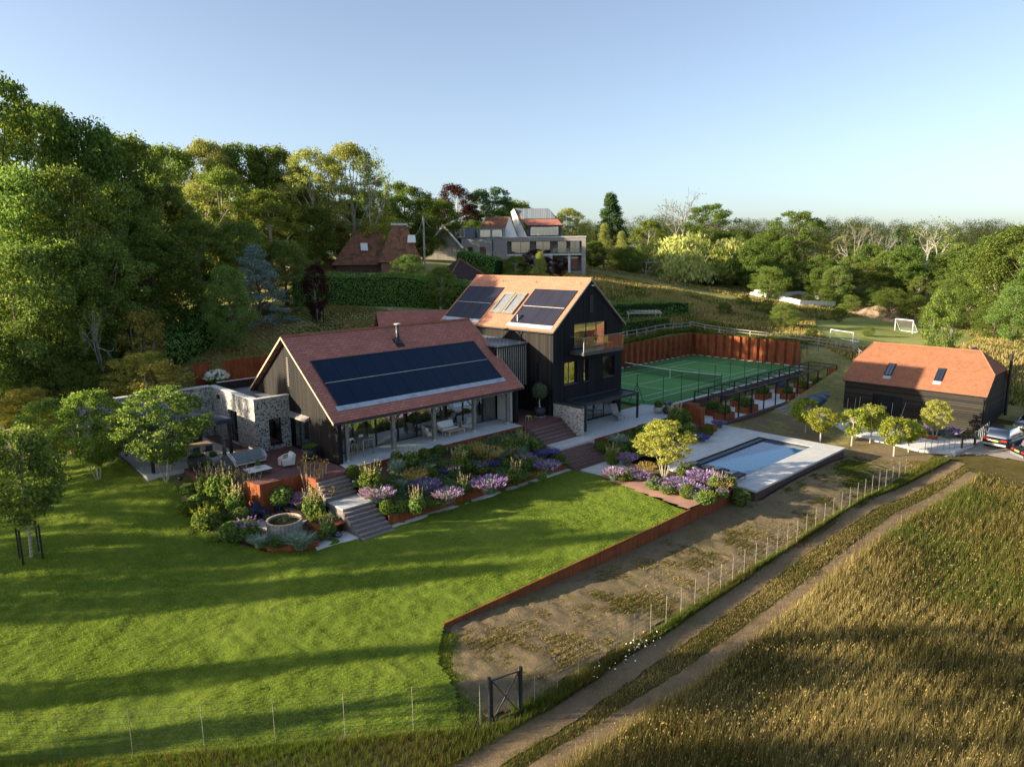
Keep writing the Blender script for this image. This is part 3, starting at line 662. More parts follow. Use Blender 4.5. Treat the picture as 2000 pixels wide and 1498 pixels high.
def piling(label, p0, p1, zt, zb):
    a = MB(); x0, y0 = p0; x1, y1 = p1; L = math.hypot(x1-x0, y1-y0); ux, uy = (x1-x0)/L, (y1-y0)/L; nx_, ny_ = -uy, ux
    pr = []; s = 0; st = 0
    while s < L:
        for du, off in ((.0,.0),(.42,.0),(.60,.34),(1.02,.34)):
            if s+du <= L: pr.append((s+du, off))
        s += 1.2
    pr.append((L, 0))
    for (s0, o0), (s1, o1) in zip(pr[:-1], pr[1:]):
        q = [(x0+ux*s_+nx_*o_, y0+uy*s_+ny_*o_) for s_, o_ in ((s0,o0),(s1,o1))]
        z0_, z1_ = (zt(s0/L), zt(s1/L)) if callable(zt) else (zt, zt)
        (ax, ay), (bx, by) = q; ex, ey = nx_*.015, ny_*.015
        a.hexa([(ax,ay,zb),(bx,by,zb),(bx+ex,by+ey,zb),(ax+ex,ay+ey,zb),(ax,ay,z0_),(bx,by,z1_),(bx+ex,by+ey,z1_),(ax+ex,ay+ey,z0_)])
    return solo('sheet_pile_wall', a, MT['corten'], label, 'retaining wall', (x0, y0, zb))
piling('rusty sheet pile wall along the far end of the tennis court, partly sunlit', (6.9,17.32), (-8.1,17.32), 3.0, -.2)
piling('rusty sheet pile wall along the hill side of the tennis court, in shade', (-8.12,17.3), (-8.12,-14), lambda u: 3.05-.35*u, -.2)
# gravel path of the long pergola
struct('gravel_path', MB().prism([(8.9,-14.2),(11.0,-14.2),(11.0,-11.72),(13.15,-11.72),(13.15,15),(8.9,15)],-1.5,-1.09), MT['white_gravel'])
solo('brick_wall', MB().box(8.52,8.88,-12,14.5,-1.5,.05), MT['brick_brown'], 'low brown brick wall between the tennis court and the white gravel path', 'wall', (8.7,0,-1.4))
solo('brick_wall', MB().box(13.16,13.5,-11.65,14.5,-2.2,-.98), MT['brick_brown'], 'low brown brick kerb wall along the outer posts of the long pergola', 'wall', (13.3,0,-2))
# ---------------------------------------------------------------- building helpers
def wall(mb, ax, c0, c1, u0, u1, z0, zt, ops=(), extra=()):
    """wall slab: ax='x' -> plane x in [c0,c1], u is y; openings (ua,ub,za,zb); zt number or function of u"""
    f = zt if callable(zt) else (lambda u: zt)
    us = sorted({u0, u1, *[q for o in ops for q in o[:2]], *extra}); us = [u for u in us if u0-1e-6 <= u <= u1+1e-6]
    def col(a, b, za0, za1, zb0, zb1):
        if ax == 'x': p = [(c0,a,za0),(c1,a,za0),(c1,b,za1),(c0,b,za1),(c0,a,zb0),(c1,a,zb0),(c1,b,zb1),(c0,b,zb1)]
        else: p = [(a,c0,za0),(b,c0,za1),(b,c1,za1),(a,c1,za0),(a,c0,zb0),(b,c0,zb1),(b,c1,zb1),(a,c1,zb0)]
        mb.hexa(p)
    for a, b in zip(us[:-1], us[1:]):
        m = (a+b)/2; hs = sorted([o for o in ops if o[0] < m < o[1]], key=lambda o: o[2]); z = z0
        for o in hs:
            if o[2] > z+.001: col(a, b, z, z, o[2], o[2])
            z = o[3]
        col(a, b, z, z, f(a), f(b))
def window(t, ax, c, u0, u1, z0, z1, d=.12, fr=.06, mull=(), trans=(), out=1, name='window', fmat='black_metal', gmat='window_glass', sill=None, label=None):
    """frame + pane; out = direction of outside along the axis; c = outer wall plane"""
    f = MB(); a, b = c-out*d, c-out*(d-.06)
    a, b = min(a, b), max(a, b)
    def bx(ua, ub, za, zb, mbx=f, aa=a, bb=b):
        if ax == 'x': mbx.box(aa,bb,ua,ub,za,zb)
        else: mbx.box(ua,ub,aa,bb,za,zb)
    bx(u0,u1,z0,z0+fr); bx(u0,u1,z1-fr,z1); bx(u0,u0+fr,z0+fr,z1-fr); bx(u1-fr,u1,z0+fr,z1-fr)
    for m in mull: bx(m-fr/2,m+fr/2,z0+fr,z1-fr)
    for q in trans: bx(u0+fr,u1-fr,q-fr/3,q+fr/3)
    o = t.p(name, f, MT[fmat], label=label)
    g = MB(); gm = (a+b)/2
    if ax == 'x': g.quadv([(gm,u0+fr,z0+fr),(gm,u1-fr,z0+fr),(gm,u1-fr,z1-fr),(gm,u0+fr,z1-fr)])
    else: g.quadv([(u0+fr,gm,z0+fr),(u1-fr,gm,z0+fr),(u1-fr,gm,z1-fr),(u0+fr,gm,z1-fr)])
    t.p('pane', g, MT[gmat], parent=o)
    if sill:
        s = MB(); q0, q1 = sorted((c-out*(d-.062), c+out*.05))
        bx(u0-.04,u1+.04,z0-.05,z0-.002,s,q0,q1); t.p('sill', s, MT[sill], parent=o)
    return o
def roofquad(mb, p0, p1, p2, p3, th=.09):
    """p0,p1 lower edge, p2,p3 upper edge; thick slab with uv in metres on the top"""
    P = [Vector(p) for p in (p0, p1, p2, p3)]; n = (P[1]-P[0]).cross(P[3]-P[0]).normalized()
    if n.z < 0: n = -n
    e = (P[1]-P[0]).normalized(); up = (P[3]-P[0]); up = (up-e*up.dot(e)).normalized()
    uv = [((p-P[0]).dot(e), (p-P[0]).dot(up)) for p in P]
    Q = [p-n*th for p in P]
    if (P[1]-P[0]).cross(P[3]-P[0]).z < 0:
        mb.quadv(P[::-1], uv[::-1])
    else: mb.quadv(P, uv)
    mb.quadv(Q)
    for i in range(4):
        j = (i+1) % 4; mb.quadv([P[i], Q[i], Q[j], P[j]], [(0,0),(.1,0),(.1,.1),(0,.1)])
def rooftri(mb, p0, p1, p2):
    P = [Vector(p) for p in (p0, p1, p2)]; e = (P[1]-P[0]).normalized(); up = P[2]-P[0]; up = (up-e*up.dot(e)).normalized()
    uv = [((p-P[0]).dot(e), (p-P[0]).dot(up)) for p in P]
    if (P[1]-P[0]).cross(P[2]-P[0]).z < 0: P = P[::-1]; uv = uv[::-1]
    mb.quadv(P, uv)
def ridge_tiles(mb, a, b, r=.11, step=.32):
    a = Vector(a); b = Vector(b); L = (b-a).length; n = max(1, int(L/step)); d = (b-a)/n; s = d.normalized().cross(Vector((0,0,1))).normalized()
    for i in range(n):
        p = a+d*i; q = a+d*(i+.97); k = 1.0+.12*((i*7) % 3)/3
        for sg in (-1, 1):
            mb.quadv([p+s*sg*r*k-Vector((0,0,.07)), q+s*sg*r*.9-Vector((0,0,.07)), q+Vector((0,0,.07)), p+Vector((0,0,.085))], [(0,0),(.3,0),(.3,.1),(0,.1)])
def onroof(e, up, al, o, u, v, dz=.0):
    """point on a roof plane: o origin, al along dir, up slope dir, normal offset dz"""
    n = al.cross(up).normalized(); n = n if n.z > 0 else -n
    return o+al*u+up*v+n*dz
def panel_array(t, o, al, up, u0, v0, nu, nv, pw, ph, mat, gap=.02, dz=.05):
    for j in range(nv):
        for i in range(nu):
            a = MB(); ua = u0+i*pw+gap/2; va = v0+j*(ph+.07); ub = ua+pw-gap; vb = va+ph
            q = [onroof(0, up, al, o, x, y, z) for z in (.004, dz) for x, y in ((ua,va),(ub,va),(ub,vb),(ua,vb))]
            t.p('solar_panel', a.hexa(q), MT[mat])
    if nv > 1:
        a = MB(); q = [onroof(0, up, al, o, x, y, z) for z in (.01, dz+.01) for x, y in ((u0,v0+ph+.02),(u0+nu*pw,v0+ph+.02),(u0+nu*pw,v0+ph+.045),(u0,v0+ph+.045))]
        t.p('panel_rail', a.hexa(q), MT['white_stone'])
    a = MB(); q = [onroof(0, up, al, o, x, y, z) for z in (.006, .03) for x, y in ((u0-.25,v0-.42),(u0+nu*pw+.2,v0-.42),(u0+nu*pw+.2,v0-.02),(u0-.25,v0-.02))]
    t.p('lead_flashing', a.hexa(q), MT['lead'])
    a = MB()
    for (x0,y0,x1,y1) in ((u0-.06,v0,u0-.01,v0+nv*ph+.12),(u0+nu*pw+.01,v0,u0+nu*pw+.06,v0+nv*ph+.12),(u0-.06,v0+nv*ph+.08,u0+nu*pw+.06,v0+nv*ph+.16)):
        a.hexa([onroof(0, up, al, o, x, y, z) for z in (.005, dz+.02) for x, y in ((x0,y0),(x1,y0),(x1,y1),(x0,y1))])
    t.p('panel_edging', a, MT['dark_metal'])

# ================================================================ long low barn (house 1)
ZF = 1.15
h1 = T('barn_house', 'long low black barn with a brown tiled roof and wide solar band above a porch', 'house', (0,-38,ZF))
RX, RZ = 0.10, 8.72; EX, EZ = 6.45, 3.88; Y0, Y1 = -45.98, -29.52
slope = (RZ-EZ)/(EX-RX)
gz = lambda x: RZ-.16-abs(x-RX)*slope
g = MB(); wall(g, 'y', -45.6, -45.35, -5.9, 6.15, ZF-.3, gz, [(-.45,2.5,ZF,3.30)], (RX,))
w1 = h1.p('gable_wall', g, MT['black_boards'])
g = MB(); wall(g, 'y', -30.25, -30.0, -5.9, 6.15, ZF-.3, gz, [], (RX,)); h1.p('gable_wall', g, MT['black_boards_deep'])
h1.p('rear_wall', MB().box(-5.9,-5.65,-45.35,-30.25,ZF-.3,3.95), MT['black_boards'])
h1.p('corner_post', MB().box(6.15,6.3,-45.62,-45.35,ZF,3.72), MT['black_boards_deep']); h1.p('corner_post', MB().box(6.15,6.3,-30.25,-29.98,ZF-.1,3.72), MT['black_boards_deep'])
h1.p('porch_end_wall', MB().box(4.4,5.9,-30.45,-30.252,ZF,3.72), MT['plaster'])
h1.p('floor', MB().box(-5.6,4.25,-45.3,-30.3,ZF-.1,ZF+.01), MT['room_floor'])
h1.p('ceiling', MB().box(-5.6,6.1,-45.3,-30.3,3.75,3.80), MT['plaster'])
h1.p('inner_wall', MB().box(-2.2,-2.1,-45.3,-30.3,ZF,3.7), MT['room_wall'])
r = MB(); roofquad(r, (EX,Y0,EZ), (EX,Y1,EZ), (RX,Y1,RZ), (RX,Y0,RZ)); roofquad(r, (2*RX-EX,Y1,EZ), (2*RX-EX,Y0,EZ), (RX,Y0,RZ), (RX,Y1,RZ))
rf = h1.p('roof', r, MT['tile_brown'])
rt = MB(); ridge_tiles(rt, (RX,Y0,RZ+.02), (RX,Y1,RZ+.02)); h1.p('ridge_tiles', rt, MT['tile_barn'], parent=rf)
for yy in (Y0-.012, Y1-.03):
    for sx in (1, -1):
        e = (RX+sx*(EX-RX)); v = MB().hexa([(e,yy,EZ-.14),(e,yy+.045,EZ-.14),(RX,yy+.045,RZ-.14),(RX,yy,RZ-.14),(e,yy,EZ-.0),(e,yy+.045,EZ-.0),(RX,yy+.045,RZ+.01),(RX,yy,RZ+.01)])
        h1.p('verge_board', v, MT['pale_wood'], parent=rf)
h1.p('gutter', MB().tube([(EX+.03,Y0,EZ-.12),(EX+.03,Y1,EZ-.12)], .065, 8), MT['black_metal'], parent=rf)
h1.p('eaves_beam', MB().box(5.86,6.14,-45.3,-30.3,3.56,3.74), MT['silver_wood'])
h1.p('fascia', MB().box(6.14,6.3,Y0+.05,Y1-.05,3.72,3.80), MT['black_metal'], parent=rf)
al = Vector((0,1,0)); up = Vector((RX-EX,0,RZ-EZ)).normalized(); SL = Vector((RX-EX,0,RZ-EZ)).length
o = Vector((EX,Y0,EZ))
panel_array(h1, o, al, up, 1.02, 1.29, 10, 2, 1.402, 1.99, 'solar')
# flue
t0 = onroof(0, up, al, o, 8.42, 6.3, 0)
fl = h1.p('flue', MB().tube([(t0.x,t0.y,t0.z-.1),(t0.x,t0.y,t0.z+1.25)], .13, 12), MT['grey_metal'], smooth=True)
h1.p('flue_cap', MB().tube([(t0.x,t0.y,t0.z+1.3),(t0.x,t0.y,t0.z+1.36)], [.26,.2], 12), MT['white_stone'], parent=fl)
h1.p('flue_flashing', MB().hexa([onroof(0, up, al, o, u_, v_, z_) for z_ in (.01,.05) for u_, v_ in ((8.1,5.75),(8.75,5.75),(8.75,6.65),(8.1,6.65))]).lathe([(.30,-.1),(.15,.45)], (t0.x,t0.y,t0.z), 12), MT['black_metal'], parent=fl)
# gable louvre
for i in range(14): pass
lv = MB()
for i in range(15): lv.box(.02,.26,-45.66,-45.6,5.35+i*.135,5.40+i*.135)
h1.p('gable_louvre', lv, MT['grey_wood'])
h1.p('gable_door_canopy', MB().hexa([(-.62,-45.95,3.32),(2.7,-45.95,3.32),(2.7,-45.61,3.36),(-.62,-45.61,3.36),(-.62,-45.95,3.42),(2.7,-45.95,3.42),(2.7,-45.61,3.62),(-.62,-45.61,3.62)]), MT['grey_boards'])
window(h1, 'y', -45.6, -.45,2.5, ZF,3.30, .18,.07,(1.0,),(), -1, 'glazed_door')
h1.p('wall_lamp', MB().tube([(6.0,-45.85,3.35),(6.0,-45.61,3.45)], .06, 8), MT['black_metal'])
# porch posts and glazing
for i, y in enumerate((-44.86,-41.35,-37.95,-34.25,-30.85)):
    pst = h1.p('porch_post', MB().box(5.88,6.12,y-.12,y+.12,ZF+.12,3.56), MT['post_wood'])
    h1.p('post_foot', MB().box(5.92,6.08,y-.08,y+.08,ZF+.002,ZF+.12), MT['white_stone'], parent=pst)
    br = MB()
    for sg in (-1, 1):
        if -45.3 < y+sg*.6 < -30.3: br.beam((6,y+sg*.12,3.05),(6,y+sg*.62,3.55),.09)
    h1.p('post_brace', br, MT['post_wood'], parent=pst)
GX = 4.35
ys_ = [-45.3,-43.4,-41.6,-39.8,-38.2,-36.0,-33.9,-31.95,-30.5]
for i, (a_, b_) in enumerate(zip(ys_[:-1], ys_[1:])):
    window(h1, 'x', GX, a_+.01, b_-.01, ZF+.01, 3.55, .08, .055, (), (), 1, 'glazed_door', gmat='window_glass')
h1.p('glazing_head', MB().box(GX-.15,GX+.02,-45.3,-30.5,3.56,3.74), MT['black_metal'])
# things seen inside
t = T('kitchen_island', 'pale kitchen island seen through the porch glass', 'kitchen island', (2.2,-41,ZF)); t.p('counter', MB().box(1.6,2.7,-43.2,-40.2,ZF+.9,ZF+.96), MT['white_stone']); t.p('base', MB().box(1.7,2.6,-43.0,-40.4,ZF+.01,ZF+.9), MT['pale_wood'])
t = T('sofa', 'pale grey sofa seen indoors through the porch glass', 'sofa', (2,-35,ZF)); t.p('seat', MB().box(1.6,2.5,-36.4,-33.9,ZF+.15,ZF+.45), MT['grey_fabric']); t.p('back', MB().box(1.35,1.6,-36.4,-33.9,ZF+.15,ZF+.85), MT['grey_fabric'])
t = T('standing_lamp', 'tall standing lamp with a white shade behind the porch glass', 'lamp', (3.2,-35.3,ZF)); t.p('stand', MB().tube([(3.2,-35.3,ZF+.01),(3.2,-35.3,ZF+1.75)],.02,6).lathe([(.16,0),(.16,.03)],(3.2,-35.3,ZF+.01),12), MT['black_metal']); t.p('lamp_shade', MB().lathe([(.2,0),(.14,.32)],(3.2,-35.3,ZF+1.6),14), MT['white_fabric'])

# ================================================================ zinc-roofed link with slats
lk = T('link_building', 'flat zinc-roofed link between the two black barns, clad with upright pale slats', 'building', (2,-28,2.9))
lk.p('wall', MB().box(-4,3.6,-29.9,-26.7,3.4,6.7), MT['black_boards_deep'])
lk.p('roof', MB().hexa([(-4.2,-29.95,6.95),(4.0,-29.95,6.75),(4.0,-26.62,6.75),(-4.2,-26.62,6.95),(-4.2,-29.95,7.1),(4.0,-29.95,6.88),(4.0,-26.62,6.88),(-4.2,-26.62,7.1)]), MT['zinc_seams'])
s = MB()
for i in range(14): s.box(3.78,3.86,-29.85+i*.24,-29.79+i*.24,3.35,6.62)
lk.p('slats', s, MT['silver_wood']); lk.p('slat_rail', MB().box(3.61,3.77,-29.9,-26.65,6.55,6.74), MT['black_metal']); lk.p('slat_rail', MB().box(3.61,3.77,-29.9,-26.65,3.3,3.4), MT['black_metal'])
lk.p('lower_wall', MB().box(-4,2.6,-29.9,-26.7,ZF,3.35), MT['black_boards_deep'])

# ================================================================ tall barn (house 2)
h2 = T('barn_house', 'tall black-boarded barn with an orange tiled roof, two solar arrays and a glass balcony', 'house', (0,-22,0))
R2Y, R2Z, E2Z = -22.2, 11.9, 7.9; EY0, EY1 = -26.87, -17.53; X0, X1 = -7.3, 6.98
gz2 = lambda y: R2Z-.17-abs(y-R2Y)*(R2Z-E2Z)/(R2Y-EY0)
ops = [(-24.08,-19.98,6.22,8.34),(-25.28,-23.7,3.46,5.3),(-22.88,-22.32,3.46,5.26),(-20.35,-18.82,3.46,5.26),(-25.5,-18.6,0.02,2.2)]
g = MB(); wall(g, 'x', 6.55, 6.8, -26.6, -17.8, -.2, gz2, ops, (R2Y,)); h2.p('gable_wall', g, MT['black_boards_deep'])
g = MB(); wall(g, 'y', -26.6, -26.35, -7, 6.55, -.2, E2Z-.03, [(4.97,5.5,3.7,5.25)]); h2.p('side_wall', g, MT['black_boards'])
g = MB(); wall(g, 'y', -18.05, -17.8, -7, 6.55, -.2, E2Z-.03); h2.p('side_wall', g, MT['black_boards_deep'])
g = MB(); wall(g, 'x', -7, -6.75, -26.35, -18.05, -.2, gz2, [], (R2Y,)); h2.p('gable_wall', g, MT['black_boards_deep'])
h2.p('floors', MB().box(-6.7,6.5,-26.3,-18.1,2.8,3.0).box(-6.7,6.5,-26.3,-18.1,5.95,6.18), MT['room_floor'])
h2.p('inner_wall', MB().box(2.4,2.5,-26.3,-18.1,0,9), MT['room_wall'])
r = MB(); roofquad(r, (X0,EY0,E2Z), (X1,EY0,E2Z), (X1,R2Y,R2Z), (X0,R2Y,R2Z)); roofquad(r, (X1,EY1,E2Z), (X0,EY1,E2Z), (X0,R2Y,R2Z), (X1,R2Y,R2Z))
rf = h2.p('roof', r, MT['tile_orange']); rt = MB(); ridge_tiles(rt, (X0,R2Y,R2Z+.02), (X1,R2Y,R2Z+.02)); h2.p('ridge_tiles', rt, MT['tile_orange'], parent=rf)
h2.p('gutter', MB().tube([(X0,EY0-.05,E2Z-.1),(X1,EY0-.05,E2Z-.1)], .06, 8), MT['black_metal'], parent=rf)
h2.p('downpipe', MB().tube([(3.2,EY0-.05,E2Z-.15),(3.2,-26.68,E2Z-.5),(3.2,-26.68,1.2)], .05, 8), MT['black_metal'])
for yy in (EY0, EY1):
    v = MB().hexa([(X1,yy,E2Z-.16),(X1+.04,yy,E2Z-.16),(X1+.04,R2Y,R2Z-.16),(X1,R2Y,R2Z-.16),(X1,yy,E2Z-.02),(X1+.04,yy,E2Z-.02),(X1+.04,R2Y,R2Z-.02),(X1,R2Y,R2Z-.02)])
    h2.p('verge_board', v, MT['grey_wood'], parent=rf)
al = Vector((1,0,0)); up = Vector((0,R2Y-EY0,R2Z-E2Z)).normalized(); o = Vector((X0,EY0,E2Z))
panel_array(h2, o, al, up, .38, .66, 4, 2, 1.165, 1.92, 'solar_warm'); panel_array(h2, o, al, up, 9.05, .66, 4, 2, 1.175, 1.92, 'solar_warm')
for k_ in range(2):
    u0 = 5.72+k_*1.48
    q = lambda a_, b_, c_, d_, z0_, z1_: [onroof(0, up, al, o, x, y, z) for z in (z0_, z1_) for x, y in ((a_,c_),(b_,c_),(b_,d_),(a_,d_))]
    fr = MB(); fr.hexa(q(u0,u0+1.42,1.5,1.82,.0,.16)).hexa(q(u0,u0+1.42,3.72,4.0,.0,.16)).hexa(q(u0,u0+.28,1.82,3.72,.0,.16)).hexa(q(u0+1.14,u0+1.42,1.82,3.72,.0,.16))
    rw = h2.p('roof_window', fr, MT['post_wood']); h2.p('pane', MB().hexa(q(u0+.28,u0+1.14,1.82,3.72,.05,.09)), MT['zinc'], parent=rw)
for x in (-3.0,1.2,6.3):
    p_ = Vector((x,R2Y-.55,R2Z-.47)); h2.p('roof_hook', MB().tube([p_, p_+Vector((0,-.05,.16)), p_+Vector((.12,-.05,.16))], .025, 5), MT['black_metal'], parent=rf)
window(h2, 'x', 6.8, -24.06,-20.0, 6.24,8.33, .16,.07,(-22.5,-21.2),(), 1, 'balcony_door')
window(h2, 'x', 6.8, -25.27,-23.71, 3.47,5.29, .2,.06,(-24.6,),(), 1, 'window', sill='grey_metal'); window(h2, 'x', 6.8, -22.87,-22.33, 3.47,5.25, .2,.05,(),(), 1, 'window', sill='grey_metal')
window(h2, 'x', 6.8, -20.34,-18.83, 3.47,5.25, .2,.06,(-19.9,),(), 1, 'window', sill='grey_metal')
window(h2, 'x', 6.8, -25.49,-18.61, .03,2.19, .2,.07,(-23.2,-21.4,-20.0),(), 1, 'glazed_door')
window(h2, 'y', -26.6, 4.98,5.49, 3.71,5.24, .15,.05,(),(), -1, 'window', sill='grey_metal')
cu = MB(); cu.grid(lambda u, v_: (6.35+.06*math.sin(u*30), -20.45+u*.35*(1-.6*v_), 6.25+v_*2), 12, 2); h2.p('curtain', cu, MT['white_fabric'])
cu = MB(); cu.grid(lambda u, v_: (6.35+.04*math.sin(u*30), -24.5+u*.3, 3.5+v_*1.7), 10, 2); h2.p('curtain', cu, MT['white_fabric'])
lv = MB()
for i in range(11): lv.box(6.8,6.86,-22.25,-21.85,9.15+i*.135,9.2+i*.135)
h2.p('gable_louvre', lv, MT['dark_metal'])
h2.p('security_lamp', MB().box(6.8,6.95,-22.05,-21.9,11.3,11.4), MT['white_paint']); h2.p('security_lamp', MB().box(6.8,6.95,-21.8,-21.65,11.3,11.4), MT['white_paint'])
bl = h2.p('balcony_slab', MB().box(6.805,8.3,-24.62,-19.42,5.92,6.2), MT['grey_metal'])
h2.p('balcony_glass', MB().quadv([(8.25,-24.58,6.2),(8.25,-19.46,6.2),(8.25,-19.46,7.35),(8.25,-24.58,7.35)]).quadv([(6.82,-24.59,6.2),(8.22,-24.59,6.2),(8.22,-24.59,7.35),(6.82,-24.59,7.35)]).quadv([(6.82,-19.45,6.2),(8.22,-19.45,6.2),(8.22,-19.45,7.35),(6.82,-19.45,7.35)]), MT['clear_glass'], parent=bl)
h2.p('balcony_rail', MB().box(8.225,8.275,-24.62,-19.42,7.352,7.38).box(6.82,8.22,-24.615,-24.565,7.352,7.38).box(8.225,8.275,-24.62,-24.57,6.2,7.35), MT['zinc'], parent=bl)
# flint wing wall
fw_ = T('flint_wall', 'cream flint wing wall between the brick steps and the louvred canopy', 'wall', (8.3,-26.5,0)); fw_.p('masonry', MB().box(6.85,9.8,-26.62,-26.3,-.2,2.2), MT['flint_warm']); fw_.p('coping', MB().box(6.82,9.84,-26.66,-26.26,2.2,2.26), MT['grey_metal'])
# louvred pergola
pg = T('louvred_pergola', 'dark louvred canopy on slim posts over the concrete terrace, below the balcony', 'pergola', (8,-21.8,0))
pg.p('frame', MB().box(9.0,9.12,-25.3,-18.3,2.03,2.28).box(6.82,6.94,-25.3,-18.3,2.03,2.28).box(6.94,9.0,-25.3,-25.18,2.03,2.28).box(6.94,9.0,-18.42,-18.3,2.03,2.28), MT['dark_metal'])
s = MB()
for i in range(34): s.hexa([(6.95,-25.15+i*.2,2.14),(8.99,-25.15+i*.2,2.14),(8.99,-24.96+i*.2,2.18),(6.95,-24.96+i*.2,2.18),(6.95,-25.15+i*.2,2.16),(8.99,-25.15+i*.2,2.16),(8.99,-24.96+i*.2,2.20),(6.95,-24.96+i*.2,2.20)])
pg.p('louvres', s, MT['dark_metal'])
for y in (-25.22,-18.4): pg.p('post', MB().box(8.97,9.12,y-.075,y+.075,0.001,2.03), MT['dark_metal'])
# rear wing roof
_a = atd(778,612,70); _b = atd(866,619,70+0); 
rw = T('house_wing', 'low brown tiled roof peeping up behind the ridge of the long barn', 'house', (-12.5,-27,4))
r = MB(); roofquad(r, (-10.4,-31.2,6.2), (-6.5,-24.5,6.2), (-9.5,-22.6,8.6), (-13.6,-29.6,8.6)); roofquad(r, (-12.7,-20.7,6.2), (-16.8,-28,6.2), (-13.6,-29.6,8.6), (-9.5,-22.6,8.6))
rw.p('roof', r, MT['tile_brown']); rw.p('wall', MB().prism([(-10.6,-30.9),(-6.8,-24.4),(-12.4,-21.2),(-16.4,-28)],3.5,6.15), MT['black_boards'])

# ================================================================ flint pavilion, garden wall
fp = T('flint_pavilion', 'low flat-roofed room of black and white flint against the gable of the long barn', 'building', (-3.5,-47,ZF))
g = MB(); wall(g, 'x', -.3, 0, -48.1, -45.63, ZF-.3, 4.7, [(-47.16,-46.26,1.48,3.27)]); wall(g, 'y', -48.1, -47.8, -7.0, -.3, ZF-.3, 4.7, [(-4.3,-2.9,1.2,3.5)])
fp.p('wall', g, MT['flint'])
fp.p('parapet', MB().box(-.36,.06,-48.16,-45.62,4.7,4.78).box(-7.3,-.36,-48.16,-47.74,4.7,4.78), MT['white_stone'])
fp.p('roof', MB().box(-7.2,-.3,-47.79,-45.63,4.2,4.32).box(-7.2,-6.0,-45.6,-42,4.2,4.32), MT['zinc'])
window(fp, 'x', 0, -47.15,-46.27, 1.5,3.26, .2,.06,(),(), 1, 'window', sill='black_metal'); window(fp, 'y', -48.1, -4.3,-2.9, 1.21,3.49, .2,.06,(-3.6,),(), -1, 'window', sill='white_stone')
fp.p('roof_rail', MB().beam((-7.1,-47.7,4.95),(-7.1,-42,4.95),.08,.06), MT['white_stone']); fp.p('roof_screen', MB().box(-7.12,-7.08,-47.7,-42,4.33,4.9), MT['black_metal']); fp.p('wall_lamp', MB().box(-5.9,-5.65,-48.25,-48.11,4.0,4.3), MT['black_metal'])
fw = T('flint_wall', 'long garden wall of black and white flint with a pale coping, behind the dining canopy', 'wall', (-7.2,-52,ZF))
g = MB(); wall(g, 'x', -7.45, -7.1, -56.7, -48.17, .2, 4.7, [(-50.6,-48.9,1.15,3.55)]); fw.p('masonry', g, MT['flint'])
fw.p('coping', MB().box(-7.52,-7.03,-56.78,-48.17,4.7,4.79), MT['white_stone']); fw.p('end_quoin', MB().box(-7.47,-7.08,-56.76,-56.701,.2,4.7), MT['white_stone'])
gt = MB()
for i in range(14): gt.box(-7.3,-7.27,-50.55+i*.12,-50.52+i*.12,1.2,3.5)
fw.p('slatted_gate', gt, MT['black_metal'])

# ================================================================ garage barn
gb = T('garage_barn', 'black weatherboarded garage barn with a half-hipped orange tiled roof and two small skylights', 'barn', (24,7,-1.8))
GX0, GX1, GY0, GY1 = 17.95, 29.72, 3.1, 10.6; gey, gez, gry, grz = 2.88, 1.58, 6.9, 4.92
gsl = (grz-gez)/(gry-gey); hb = 3.05
gg = lambda y: min(hb, gez-.1+(gsl)*(min(y, 2*gry-y)-gey))
g = MB(); wall(g, 'y', GY0, GY0+.2, GX0, GX1, -2.2, 1.66, [(20.6,23.2,-1.78,.55)]); wall(g, 'y', GY1-.2, GY1, GX0, GX1, -2.4, 1.66)
k1 = gey+(hb-gez+.1)/gsl
for xx in (GX0, GX1-.2): wall(g, 'x', xx, xx+.2, GY0+.2, GY1-.2, -2.4, gg, [], (k1, 2*gry-k1))
gb.p('wall', g, MT['barn_boards'])
gb.p('garage_door', MB().box(20.6,23.2,3.2,3.26,-1.78,.55), MT['black_boards_deep'])
XL, XR = GX0-.12, GX1+.12; hy = gey+(hb+.12-gez)/gsl; hz = hb+.12; r = MB()
def poly5(sgn):
    ys = [gey, gey, hy, gry, gry, hy] if sgn > 0 else [2*gry-q for q in (gey, gey, hy, gry, gry, hy)]
    P = [Vector((XL,ys[0],gez)),Vector((XR,ys[1],gez)),Vector((XR,ys[2],hz)),Vector((28.15,ys[3],grz)),Vector((18.65+.9,ys[4],grz)),Vector((XL,ys[5],hz))]
    P[4].x = 18.95
    uv = [(p.x-XL, math.hypot(p.y-ys[0], p.z-gez)) for p in P]
    r.quadv(P if sgn > 0 else P[::-1], uv if sgn > 0 else uv[::-1]); Q = [p-Vector((0,0,.12)) for p in P]; r.quadv(Q)
    for i in range(6): j = (i+1) % 6; r.quadv([P[i],Q[i],Q[j],P[j]], [(0,0)]*4)
poly5(1); poly5(-1)
rooftri(r, (XR,hy,hz), (XR,2*gry-hy,hz), (28.15,gry,grz)); rooftri(r, (XL,2*gry-hy,hz), (XL,hy,hz), (18.95,gry,grz))
rf = gb.p('roof', r, MT['tile_barn']); rt = MB(); ridge_tiles(rt, (18.95,gry,grz+.02), (28.15,gry,grz+.02))
for a_, b_ in (((XR,hy,hz),(28.15,gry,grz)),((XR,2*gry-hy,hz),(28.15,gry,grz)),((XL,hy,hz),(18.95,gry,grz))): ridge_tiles(rt, a_, b_, .09, .22)
gb.p('ridge_tiles', rt, MT['tile_barn'], parent=rf)
gb.p('gutter', MB().tube([(XL,gey-.05,gez-.08),(XR,gey-.05,gez-.08)], .055, 7).tube([(XR-.2,gey-.05,gez-.1),(XR-.25,3.02,gez-.5),(XR-.25,3.02,-1.9)], .045, 6), MT['black_metal'], parent=rf)
al = Vector((1,0,0)); up = Vector((0,gry-gey,grz-gez)).normalized(); o = Vector((XL,gey,gez))
